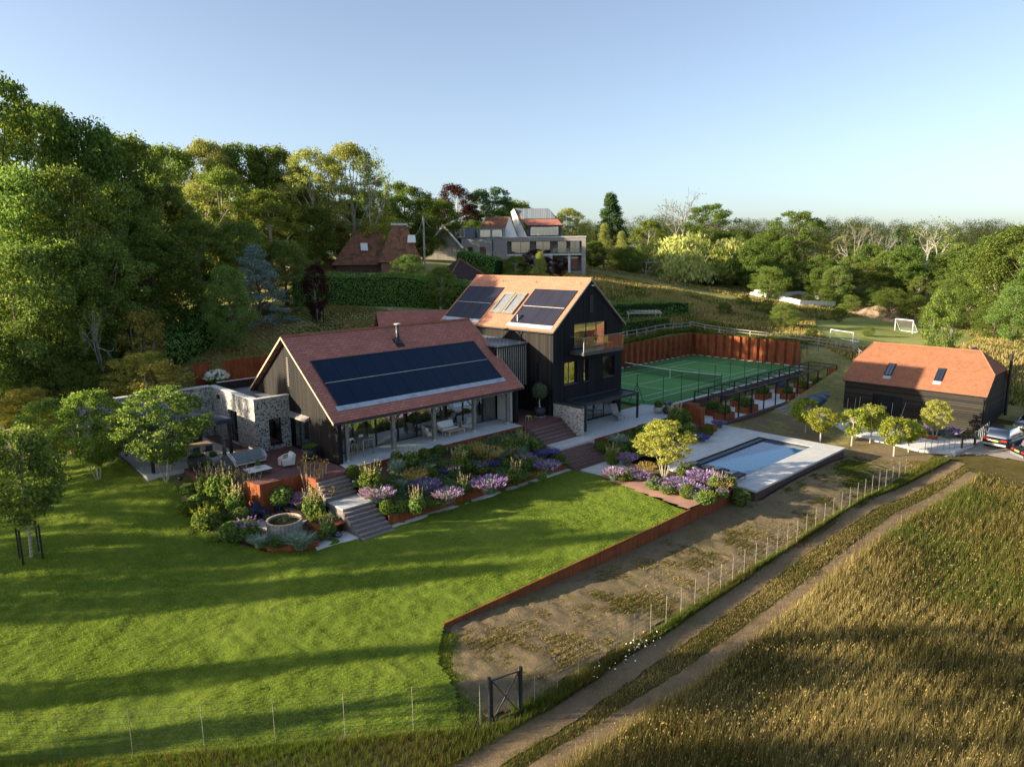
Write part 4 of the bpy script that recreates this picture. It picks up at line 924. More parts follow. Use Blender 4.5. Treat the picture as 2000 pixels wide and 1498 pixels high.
for x_ in (21.2,25.42):
    u0 = x_-XL
    q = lambda a_, b_, c_, d_, z0_, z1_: [onroof(0, up, al, o, x, y, z) for z in (z0_, z1_) for x, y in ((a_,c_),(b_,c_),(b_,d_),(a_,d_))]
    fr = MB().hexa(q(u0,u0+.62,1.15,1.2,.0,.1)).hexa(q(u0,u0+.62,2.62,2.68,.0,.1)).hexa(q(u0,u0+.06,1.2,2.62,.0,.1)).hexa(q(u0+.56,u0+.62,1.2,2.62,.0,.1)).hexa(q(u0+.29,u0+.33,1.2,2.62,.0,.08))
    rw_ = gb.p('skylight', fr, MT['black_metal']); gb.p('pane', MB().hexa(q(u0+.06,u0+.56,1.2,2.62,.03,.06)), MT['roof_glass'], parent=rw_)
    gb.p('flashing', MB().hexa(q(u0-.02,u0+.64,.75,1.14,.004,.02)), MT['lead'], parent=rw_)
gb.p('flue', MB().tube([(30.0,9.4,-1.5),(30.0,9.4,4.6)], .13, 8), MT['black_metal'])
gb.p('door_handle', MB().box(21.85,21.9,3.12,3.2,-.8,-.5), MT['zinc'])

# ================================================================ shade canopy over the dining table
sc = T('dining_canopy', 'square dark fabric canopy on four black posts over the outdoor dining table', 'canopy', (-2.5,-52,ZF))
c4 = [(-.3,-49.7),(-.3,-54.5),(-5.6,-54.5),(-5.6,-49.7)]
for x, y in c4: sc.p('post', MB().box(x-.09,x+.09,y-.09,y+.09,ZF+.005,3.55), MT['black_metal'])
fr = MB(); fr.box(-.41,-.19,-54.7,-49.5,3.45,3.72).box(-5.71,-5.49,-54.7,-49.5,3.45,3.72).box(-5.49,-.41,-54.7,-54.5,3.45,3.72).box(-5.49,-.41,-49.7,-49.5,3.45,3.72)
sc.p('frame', fr, MT['navy_paint'])
ap = (-2.95,-52.1,4.25); cn = [(-.42,-49.72,3.7),(-.42,-54.48,3.7),(-5.48,-54.48,3.7),(-5.48,-49.72,3.7)]
cv = MB()
for i in range(4): cv.quadv([cn[i], cn[(i+1) % 4], ap])
sc.p('fabric', cv, MT['canvas'])
# ---------------------------------------------------------------- vegetation builders
def unit(a): return a/np.maximum(np.linalg.norm(a, axis=-1, keepdims=True), 1e-9)
def leafquads(P, size, rng, nrm=None, aspect=.55, droop=0, bias=.8):
    n = len(P); r = rng.normal(size=(n,3)); nn = unit((nrm if nrm is not None else 0)*bias + r*.7)
    a = rng.normal(size=(n,3)); a[:,2] -= droop; t = unit(a-nn*(a*nn).sum(1, keepdims=True)); b = np.cross(nn, t)
    s = size*(.6+.8*rng.random((n,1)))/2
    V = np.stack([P-t*s, P+b*s*aspect, P+t*s, P-b*s*aspect], 1).reshape(-1,3)
    return V, np.arange(n*4).reshape(n,4)
def blades(B, Dr, H, W, rng, bend=.3, seg=2):
    """B base (n,3), Dr lean direction (n,3 horizontal), H heights, W widths -> quads (tapered)"""
    n = len(B); H = np.broadcast_to(H, (n,)); up = np.array([0,0,1.0]); side = unit(np.cross(Dr+1e-6, up)+rng.normal(size=(n,3))*.25*[1,1,0])
    rows = []
    for i in range(seg+1):
        f = i/seg; c = B+up*(H*f*(1-.25*bend*f))[:,None]+Dr*(H*bend*f*f)[:,None]; w = np.broadcast_to((W*(1-f*.85))/2, (n,))[:,None]
        rows.append(np.stack([c-side*w, c+side*w], 1))
    V = np.stack(rows, 1).reshape(n, -1, 3); m = 2*(seg+1); base = (np.arange(n)*m)[:,None]
    F = np.concatenate([base+np.array([2*i,2*i+1,2*i+3,2*i+2]) for i in range(seg)], 1).reshape(-1,4)
    return V.reshape(-1,3), F
def cat(parts):
    V = []; F = []; M_ = []; o = 0
    for v, f, m in parts: V.append(v); F.append(f+o); M_.append(np.full(len(f), m)); o += len(v)
    return np.concatenate(V), np.concatenate(F), np.concatenate(M_)
def ellip(n, rng, c, r, shell=.55):
    d = unit(rng.normal(size=(n,3))); k = (shell+(1-shell)*rng.random((n,1)))
    return c+d*r*k, d
def crown(rng, K, n, leaf, env, rc, flat=.75, shell=.5, droop=0, aspect=.55, low=0):
    """K leaf clumps inside the envelope env(u)->(z, radius); returns V,F and clump centres"""
    C = []; 
    while len(C) < K:
        u = rng.random()**.9; z, R = env(u); th = rng.random()*6.283; k = (.35+.65*rng.random()**.5)
        C.append((math.cos(th)*R*k, math.sin(th)*R*k, z))
    C = np.array(C); sz = rc*(.6+.8*rng.random(K)); per = (sz**2/np.sum(sz**2)*n).astype(int)+3
    Ps = []; Ns = []
    for c, s, m in zip(C, sz, per):
        p, d = ellip(m, rng, c, np.array([s, s, s*flat]), shell); Ps.append(p); Ns.append(d+[0,0,.35])
    P = np.concatenate(Ps); P = P+rng.normal(size=P.shape)*leaf*.55*(rng.random((len(P),1)) < .5); Nn = unit(np.concatenate(Ns)); V, F = leafquads(P, leaf, rng, Nn, aspect, droop)
    return V, F, C
def limbs(rng, H, r0, C, top, lean=.15, nl=14, bare=False, start=.18):
    mb = MB(); k = 6; px = [(0,0,-.3)]; x = y = 0
    for i in range(1, k+1):
        x += rng.normal()*lean*.35; y += rng.normal()*lean*.35; px.append((x, y, top*i/k))
    rs = [r0*1.25]+[r0*(1-.8*i/k) for i in range(1, k+1)]; mb.tube(px, rs, 7)
    idx = rng.choice(len(C), min(nl, len(C)), replace=False)
    for j in idx:
        c = C[j]; zt = min(max(c[2]*.62, top*start), top*.9); f = zt/top*k; i = min(int(f), k-1); q = np.array(px[i])*(1-(f-i))+np.array(px[i+1])*(f-i)
        mid = (q+c)/2+[0,0,-abs(c[2]-q[2])*.1]+rng.normal(size=3)*.15; ra = r0*(.42-.2*zt/top)
        mb.tube([q, mid, c], [ra, ra*.6, ra*.2], 5, cap=False)
    return mb
PROTO = {}
HID = []
def proto(name, parts):
    """parts: list of (part name, mesh, parent index or None); kept as data, linked on placement"""
    PROTO[name] = parts
def place(kind, name, loc, label, cat_, group=None, scale=1, rotz=None, kindtag=None):
    rotz = random.random()*6.28 if rotz is None else rotz
    r = bpy.data.objects.new(name, None); COL.objects.link(r); r.location = loc; r.rotation_euler = (0,0,rotz); r.empty_display_size = .3
    r.scale = (scale,)*3 if not hasattr(scale, '__len__') else scale
    setp(r, label, cat_, group); os_ = []
    for pn, me, par in PROTO[kind]:
        o = bpy.data.objects.new(pn, me); COL.objects.link(o); o.parent = r if par is None else os_[par]; os_.append(o)
    return r
def tree_proto(key, seed, mat, bark, K, n, leaf, env, rc, H=10, r0=.22, top=None, flat=.75, shell=.5, nl=14, droop=0, aspect=.55, lean=.3):
    rng = np.random.default_rng(seed); V, F, C = crown(rng, int(K*2.3), int(n*2.2), leaf*.6, env, rc*.72, flat, shell, droop, aspect)
    tr = limbs(rng, H, r0, C, top or H*.8, lean, nl)
    proto(key, [('crown', npmesh('crown', V, F, MT[mat]), None), ('trunk', tr.mesh('trunk', MT[bark], (0,0,0), True), None)])
def dome(z0, z1, R, p=.5, wide=.35):
    def f(u):
        t = u; z = z0+(z1-z0)*t; s = (t/wide)**.6 if t < wide else (1-((t-wide)/(1-wide))**2.2*.92)**p
        return z, R*max(.15, s)
    return f
def col(z0, z1, R): return lambda u: (z0+(z1-z0)*u, R*(math.sin(math.pi*min(1, u*.92+.12))**.6+.05))
def cone(z0, z1, R): return lambda u: (z0+(z1-z0)*u, R*(1-u)**.85+.12)
# broadleaf (10 m high, 4 m radius prototypes)
for i in range(3): tree_proto(f'oak{i}', 10+i, 'leaf_dark', 'bark', 70, 15000, .30, dome(1.2,9.6,3.5), .95)
for i in range(2): tree_proto(f'ash{i}', 20+i, 'leaf_mid', 'pale_bark', 85, 13000, .27, dome(1.6,9.7,3.3,.6,.45), .72, shell=.35)
for i in range(2): tree_proto(f'pale{i}', 30+i, 'leaf_pale', 'pale_bark', 95, 11000, .24, dome(1.4,9.8,3.3,.7,.5), .62, shell=.25)
tree_proto('bush0', 40, 'leaf_mid', 'bark', 60, 9000, .30, dome(.3,9.3,3.6,.5,.3), 1.1, top=6)
tree_proto('bush1', 41, 'leaf_dark', 'bark', 60, 9000, .30, dome(.3,9.3,3.6,.5,.3), 1.1, top=6)
tree_proto('ybush', 42, 'leaf_yellow', 'bark', 60, 9000, .30, dome(.4,9.3,3.5,.5,.4), .95, top=7)
tree_proto('green0', 43, 'leaf_garden', 'bark', 70, 12000, .28, dome(.9,9.6,3.5,.5,.35), .95)
tree_proto('conifer', 50, 'leaf_conifer', 'bark', 90, 13000, .26, cone(.8,9.8,3.0), .75, flat=.45, droop=.5, nl=24)
tree_proto('cypress', 51, 'leaf_pale', 'bark', 70, 11000, .24, cone(.2,9.8,3.2), .85, flat=1.0, droop=-.6)
tree_proto('scots', 52, 'leaf_conifer', 'pale_bark', 26, 9000, .25, lambda u: (5.6+4.0*u, 2.9*(1-(u-.4)**2)), .95, flat=.5, nl=18)
tree_proto('cedar', 53, 'leaf_blue', 'bark', 60, 10000, .26, cone(.3,9.8,4.0), 1.0, flat=.42, nl=20, droop=.4)
tree_proto('beech', 54, 'leaf_purple', 'pale_bark', 70, 9000, .30, dome(.6,9.7,3.3,.5,.4), .85)
tree_proto('tuft', 55, 'leaf_dark', 'bark', 26, 7500, .26, dome(4.6,9.6,3.4,.6,.5), .85, flat=.6, nl=22)
# bare trees
def bare_proto(key, seed, bark, depth=4, leafy=None):
    rng = np.random.default_rng(seed); mb = MB(); tips = []
    def br(p, d, L, r, k):
        q = p+d*L*.5+rng.normal(size=3)*L*.05; e = p+d*L; mb.tube([p, q, e], [r, r*.8, r*.62], 5 if k > 1 else 4, cap=False)
        if k == 0: tips.append(e); return
        for _ in range(3 if k > 1 else 3):
            nd = unit(d+rng.normal(size=3)*.55+[0,0,.12]); br(e, nd, L*(.62+.2*rng.random()), r*.58, k-1)
    br(np.array([0,0,-.2]), np.array([.03,.02,1.0]), 3.2, .22, depth)
    parts = [('trunk', mb.mesh('trunk', MT[bark]), None)]
    if leafy:
        T_ = np.array(tips); P = np.repeat(T_, leafy, 0)+rng.normal(size=(len(T_)*leafy,3))*.28; V, F = leafquads(P, .2, rng)
        parts.append(('crown', npmesh('crown', V, F, MT['leaf_mid']), None))
    proto(key, parts)
bare_proto('dead', 60, 'post_wood', 5, 1); bare_proto('sparse', 61, 'grey_wood', 4, 14)
# willow: hanging curtains
def willow():
    rng = np.random.default_rng(70); P = []; Dn = []; DM = [(0,0,2.0,9.7),(-1.9,-.6,1.7,8.2),(1.7,.8,1.6,7.6),(1.2,-1.9,1.7,6.2),(-1.0,1.9,1.6,7.8),(-2.4,-1.8,1.3,5.6),(0,-1.2,1.7,8.6)]
    for _ in range(620):
        th = rng.random()*6.283; k = .3+.7*rng.random()**.6; cx_, cy_, Rd, zd = DM[rng.integers(0, len(DM))]; R = Rd*k; zt = zd*(1-.42*k**2.4)*(.88+.12*rng.random()); L = (zt-.3)*(.6+.4*rng.random()) if k > .5 else 1.8*rng.random()+.8
        m = int(L*11); s = rng.random(m); x = cx_+math.cos(th)*R*(1+.1*s); y = cy_+math.sin(th)*R*(1+.1*s)
        P.append(np.stack([x+rng.normal(size=m)*.16, y+rng.normal(size=m)*.16, zt-s*L], 1))
    P = np.concatenate(P); n = unit(P*[1,1,0]+[0,0,.2]); r = rng.normal(size=P.shape)
    nn = unit(n+r*.35); t = unit(np.array([0,0,-1.0])+rng.normal(size=P.shape)*.16); b = unit(np.cross(nn, t)); s = (.26+.2*rng.random((len(P),1)))
    V = np.stack([P-t*s, P+b*s*.2, P+t*s, P-b*s*.2], 1).reshape(-1,3)
    tr = MB().tube([(0,0,-.3),(.1,0,3),(0,.2,6.5)], [.4,.3,.12], 8)
    for a in range(9): tr.tube([(0,0,2.2+a*.3),(math.cos(a*.9)*1.4,math.sin(a*.9)*1.4,5.6),(math.cos(a*.9)*2.9,math.sin(a*.9)*2.9,7.2)], [.14,.09,.03], 5)
    proto('willow', [('crown', npmesh('crown', V, np.arange(len(P)*4).reshape(-1,4), MT['leaf_willow']), None), ('trunk', tr.mesh('trunk', MT['bark']), None)])
willow()
# small garden trees: several stems, open crown (unit 4 m high)
def multistem(key, seed, mat, bark, H=4.0, R=1.7, K=75, n=5200, leaf=.13, stems=5, z0=.35, rc=.34, flat=.6):
    rng = np.random.default_rng(seed); V, F, C = crown(rng, K, n, leaf, dome(H*z0,H*.97,R*.9,.5,.45), rc, flat, .3, 0, .6)
    mb = MB()
    for i in range(stems):
        a = i*6.283/stems+rng.random()*.5; e = np.array([math.cos(a)*R*.45, math.sin(a)*R*.45, H*.62]) if stems > 1 else np.array([.05,.05,H*.8])
        b0 = np.array([math.cos(a)*.06*(stems > 1), math.sin(a)*.06*(stems > 1), -.1]); md = b0*.6+e*.4+rng.normal(size=3)*.06+[0,0,.25*(stems > 1)]
        r_ = .032 if stems > 1 else .06; mb.tube([b0, md, e], [r_, r_*.75, r_*.35], 6, cap=False)
        near = C[np.argsort(((C-e)**2).sum(1))[:10 if stems > 1 else 26]]
        for c in near[::1]: mb.tube([md*.35+e*.65, (e+c)/2+[0,0,-.05], c], [r_*.4, r_*.25, r_*.1], 4, cap=False)
    proto(key, [('crown', npmesh('crown', V, F, MT[mat]), None), ('trunk', mb.mesh('trunk', MT[bark]), None)])
multistem('amelanchier', 80, 'leaf_yellow', 'pale_bark', 4, 2.0, 170, 10000, .11, 6, .28, .27, .45)
multistem('fruit0', 81, 'leaf_fruit', 'birch_bark', 3.0, 1.25, 95, 4600, .11, 1, .34, .24, .7)
multistem('fruit1', 82, 'leaf_fruit', 'birch_bark', 3.0, 1.25, 60, 4200, .13, 1, .34, .30, .8)
multistem('lawn_tree', 83, 'leaf_garden', 'pale_bark', 4.4, 2.3, 210, 13000, .12, 3, .2, .33, .38)
multistem('lawn_tree2', 84, 'leaf_mid', 'birch_bark', 4.4, 2.0, 190, 12500, .11, 5, .2, .32, .55)
multistem('young', 85, 'leaf_garden', 'birch_bark', 4.4, 1.7, 170, 10500, .12, 1, .30, .30, .8)
multistem('acer', 86, 'leaf_yellow', 'pale_bark', 3.0, 1.3, 60, 5000, .12, 4, .2, .32, .7)
# olive / topiary: clipped ball on a stem
def ball(n, r, leaf, rng, c=(0,0,0), rough=.08, half=False, sz=1.0):
    d = unit(rng.normal(size=(n,3)))
    if half: d[:,2] = np.abs(d[:,2])
    bump_ = 1+rough*np.sin(d[:,0:1]*7+1)*np.sin(d[:,1:2]*6)*np.cos(d[:,2:3]*5)
    P = np.array(c)+d*r*bump_*(.82+.2*rng.random((n,1)))*[1,1,sz]; return leafquads(P, leaf, rng, d, .55, 0, 1.2)
rng = np.random.default_rng(90)
V, F = ball(3800, .62, .10, rng, (0,0,2.05), .1, False, 1.05)
proto('olive', [('crown', npmesh('crown', V, F, MT['leaf_olive']), None), ('trunk', MB().tube([(0,0,.7),(.04,.02,1.1),(0,0,1.9)], [.07,.055,.04], 8).mesh('trunk', MT['birch_bark']), None)])
# garden plants, about 1 m wide and 1 m high
def scatter_disc(n, R, rng, zf=0): a = rng.random(n)*6.283; r = R*np.sqrt(rng.random(n)); return np.stack([np.cos(a)*r, np.sin(a)*r, np.full(n, zf)], 1)
def mound(key, leafm, flowm, n, nf, seed, hgt=.9, spread=.36, bl=.02, tip=.075, bend=.35, core=900):
    rng = np.random.default_rng(seed); B = scatter_disc(n, .22, rng); a = np.arctan2(B[:,1], B[:,0])+rng.normal(size=n)*.5; rr = np.hypot(B[:,0], B[:,1])/.22
    D = np.stack([np.cos(a), np.sin(a), 0*a], 1)*(.25+rr)[:,None]; Hh = hgt*(.75+.3*rng.random(n))*(1.05-.3*rr)
    v1 = blades(B, D*spread*1.6, Hh, bl, rng, 1.0); v1 = (v1[0], v1[1], 0)
    P, d = ellip(core, rng, np.array([0,0,hgt*.32]), np.array([spread*.85,spread*.85,hgt*.42]), .6); v2 = (*leafquads(P, .09, rng, d, .3), 0)
    V, F, _ = cat([v1, v2]); parts = [('foliage', npmesh('foliage', V, F, MT[leafm]), None)]
    if nf:
        ix = rng.integers(0, n, nf); tipP = B[ix]+np.array([0,0,1])*(Hh[ix]*.78)[:,None]+D[ix]*spread*1.6*Hh[ix][:,None]+rng.normal(size=(nf,3))*.02
        t = unit(D[ix]*.8+[0,0,1.0]); s = tip*(.7+.6*rng.random((nf,1))); b = unit(np.cross(t, rng.normal(size=(nf,3))))
        V = np.stack([tipP-t*s, tipP+b*s*.28, tipP+t*s, tipP-b*s*.28], 1).reshape(-1,3)
        parts.append(('flowers', npmesh('flowers', V, np.arange(nf*4).reshape(-1,4), MT[flowm]), None))
    proto(key, parts)
mound('lavender', 'leaf_silver', 'petal_lavender', 420, 850, 100); mound('lavender_pink', 'leaf_silver', 'petal_pink', 420, 800, 101); mound('catmint', 'leaf_silver', 'petal_violet', 380, 750, 102, .6)
mound('tuft_green', 'leaf_garden', None, 420, 0, 103, .6, .5, .03, core=400); mound('tuft_silver', 'leaf_silver', None, 170, 0, 104, .95, .42, .055, core=120); mound('tuft_gold', 'leaf_gold', 'leaf_gold', 260, 420, 105, 1.25, .33, .014, .07, core=60)
mound('grass_tuft', 'grass_green', 'grass_straw', 300, 160, 106, .9, .4, .02, .08, core=150)
def leafy(key, seed, leafm, flowm, nl=1300, spikes=12, leaf=.14, hgt=.85, spk=.5, white=False):
    rng = np.random.default_rng(seed); P, d = ellip(nl, rng, np.array([0,0,hgt*.45]), np.array([.46,.46,hgt*.5]), .45); P[:,2] = np.maximum(P[:,2], .02); parts = [(*leafquads(P, leaf, rng, d, .5), 0)]
    sx = []; fl = []
    for i in range(spikes):
        a = rng.random()*6.283; r = .38*math.sqrt(rng.random()); x, y = math.cos(a)*r, math.sin(a)*r; L = spk*(.7+.6*rng.random()); z0 = hgt*.75
        m = 26; s = rng.random(m); q = np.stack([x*(1+.3*s)+rng.normal(size=m)*.025*(1.2-s), y*(1+.3*s)+rng.normal(size=m)*.025*(1.2-s), z0+s*L], 1); fl.append(q)
    V, F, _ = cat(parts); out = [('foliage', npmesh('foliage', V, F, MT[leafm]), None)]
    if flowm: V, F = leafquads(np.concatenate(fl), .05, rng, None, .7); out.append(('flowers', npmesh('flowers', V, F, MT[flowm]), None))
    proto(key, out)
leafy('spires', 110, 'leaf_garden', 'petal_cream', 1300, 14); leafy('euphorbia', 111, 'leaf_garden', 'leaf_fruit', 1200, 22, .13, .8, .28); leafy('leafy', 112, 'leaf_garden', None, 1700, 0, .15)
leafy('aster', 113, 'leaf_garden', 'petal_lavender', 1500, 34, .11, .85, .14); leafy('phlox', 114, 'leaf_garden', 'petal_white', 1300, 30, .13, .7, .12); leafy('tall_leafy', 115, 'leaf_mid', 'petal_cream', 1600, 16, .12, .95, .35)
rng = np.random.default_rng(120); V, F = ball(2600, .46, .07, rng, (0,0,.42), .03)
proto('box_ball', [('foliage', npmesh('foliage', V, F, MT['leaf_box']), None)])
V1, F1 = ball(1700, .5, .12, rng, (0,0,.5), .1, False, .85); V2, F2 = ball(420, .56, .17, rng, (0,0,.52), .1, True, .9)
proto('hydrangea', [('foliage', npmesh('foliage', V1, F1, MT['leaf_garden']), None), ('flowers', npmesh('flowers', V2, F2, MT['petal_white']), None)])
def allium():
    rng = np.random.default_rng(130); mb = MB(); P = []
    for i in range(9):
        a = rng.random()*6.28; r = .1+.35*rng.random(); hh = 1.0+.7*rng.random(); x, y = math.cos(a)*r, math.sin(a)*r
        mb.tube([(x*.3,y*.3,0),(x,y,hh)], .012, 4); p, _ = ellip(46, rng, np.array([x,y,hh+.1]), np.array([.13,.13,.16]), .8); P.append(p)
    V, F = leafquads(np.concatenate(P), .06, rng)
    proto('seed_heads', [('stems', mb.mesh('stems', MT['pale_wood']), None), ('flowers', npmesh('flowers', V, F, MT['leaf_gold']), None)])
allium()
# hedges: clipped box form filled with leaf faces
def hedge(name, pts, w, hgt, label, mat='leaf_hedge', dens=60, leaf=.16, zf=None, ragged=.08, group=None, kind_cat='hedge', seed=1):
    rng = np.random.default_rng(seed); Ps = []; Ns = []; zf = zf or h; core = MB()
    for (x0,y0),(x1,y1) in zip(pts[:-1], pts[1:]):
        L = math.hypot(x1-x0, y1-y0); ux, uy = (x1-x0)/L, (y1-y0)/L; vx, vy = -uy, ux
        area = L*(2*hgt+w)+2*w*hgt; n = int(area*dens*2.2); s = rng.random(n)*L; r = rng.random(n)*(2*hgt+w)
        off = np.where(r < hgt, -w/2, np.where(r < 2*hgt, w/2, r-2*hgt-w/2)); z = np.where(r < hgt, r, np.where(r < 2*hgt, r-hgt, hgt))
        nrm = np.stack([np.where(r < hgt, -vx, np.where(r < 2*hgt, vx, 0)), np.where(r < hgt, -vy, np.where(r < 2*hgt, vy, 0)), np.where(r >= 2*hgt, 1., .15)], 1)
        x = x0+ux*s+vx*off; y = y0+uy*s+vy*off; z = z+hterr(x, y)+(vnoise(x, y, 1.3)-.5)*ragged*2*(z/hgt)
        P = np.stack([x, y, z], 1)+nrm*(rng.normal(size=(n,1))*ragged+ (vnoise(x+z*2, y, 1.0)-.5)[:,None]*ragged*3); Ps.append(P); Ns.append(nrm)
        za = min(h(x0, y0), h(x1, y1))-.3; k = w/2*.86
        core.hexa([(x0-vx*k,y0-vy*k,za),(x1-vx*k,y1-vy*k,za),(x1+vx*k,y1+vy*k,za),(x0+vx*k,y0+vy*k,za),(x0-vx*k,y0-vy*k,h(x0,y0)+hgt*.95),(x1-vx*k,y1-vy*k,h(x1,y1)+hgt*.95),(x1+vx*k,y1+vy*k,h(x1,y1)+hgt*.95),(x0+vx*k,y0+vy*k,h(x0,y0)+hgt*.95)])
    V, F = leafquads(np.concatenate(Ps), leaf*.72, rng, np.concatenate(Ns), .5, 0, 1.4)
    x, y = pts[0]; t = T(name, label, kind_cat, (x, y, h(x, y)), group)
    t.p('foliage', npmesh('foliage', V-np.array(t.loc), F, MT[mat]), None); t.p('stems', core, MT['hedge_inner_shade'])  # solid dark core, its colour standing in for shade inside the hedge
    return t
_a = N('hedge_inner_shade'); MT['hedge_inner_shade'] = _a.done((.02,.04,.012), 1, 0, None, 0)
# ---------------------------------------------------------------- trees, hedges
random.seed(3)
def tr(kind, px, ytop, D, R, label, name='tree', cat_='tree', group=None, lean=0, zoff=0):
    p = atd(px, 600, D); x, y = p[0], p[1]
    for _ in range(3):   # keep depth measured along the view axis
        pass
    z = h(x, y)+zoff; q = ray(px, ytop); t_ = math.hypot(x-CAM[0], y-CAM[1])/math.hypot(q[0], q[1]); zt = CAM[2]+q[2]*t_
    H = max(1.5, zt-z); R = min(R, H*(.62 if kind[:4] in ('bush','ybus','beec','ceda') or kind == 'willow' or H < 5 else .46)) if kind != 'willow' else R; s = (R/3.9, R/3.9, H/9.9)
    if kind in ('dead','sparse'): s = (R/3.9, R/3.9, H/9.2)
    if kind.startswith(('fruit','acer')): s = (R/1.25, R/1.25, H/2.95)
    if kind in ('amelanchier',): s = (R/1.95, R/1.95, H/3.9)
    if kind.startswith(('lawn_tree','young')): s = (R/2.1, R/2.1, H/4.35)
    r = place(kind, name, (x, y, z-.05), label, cat_, group, s)
    if lean: r.rotation_euler[0] = lean
    return r
W_ = 'woodland trees on the left'
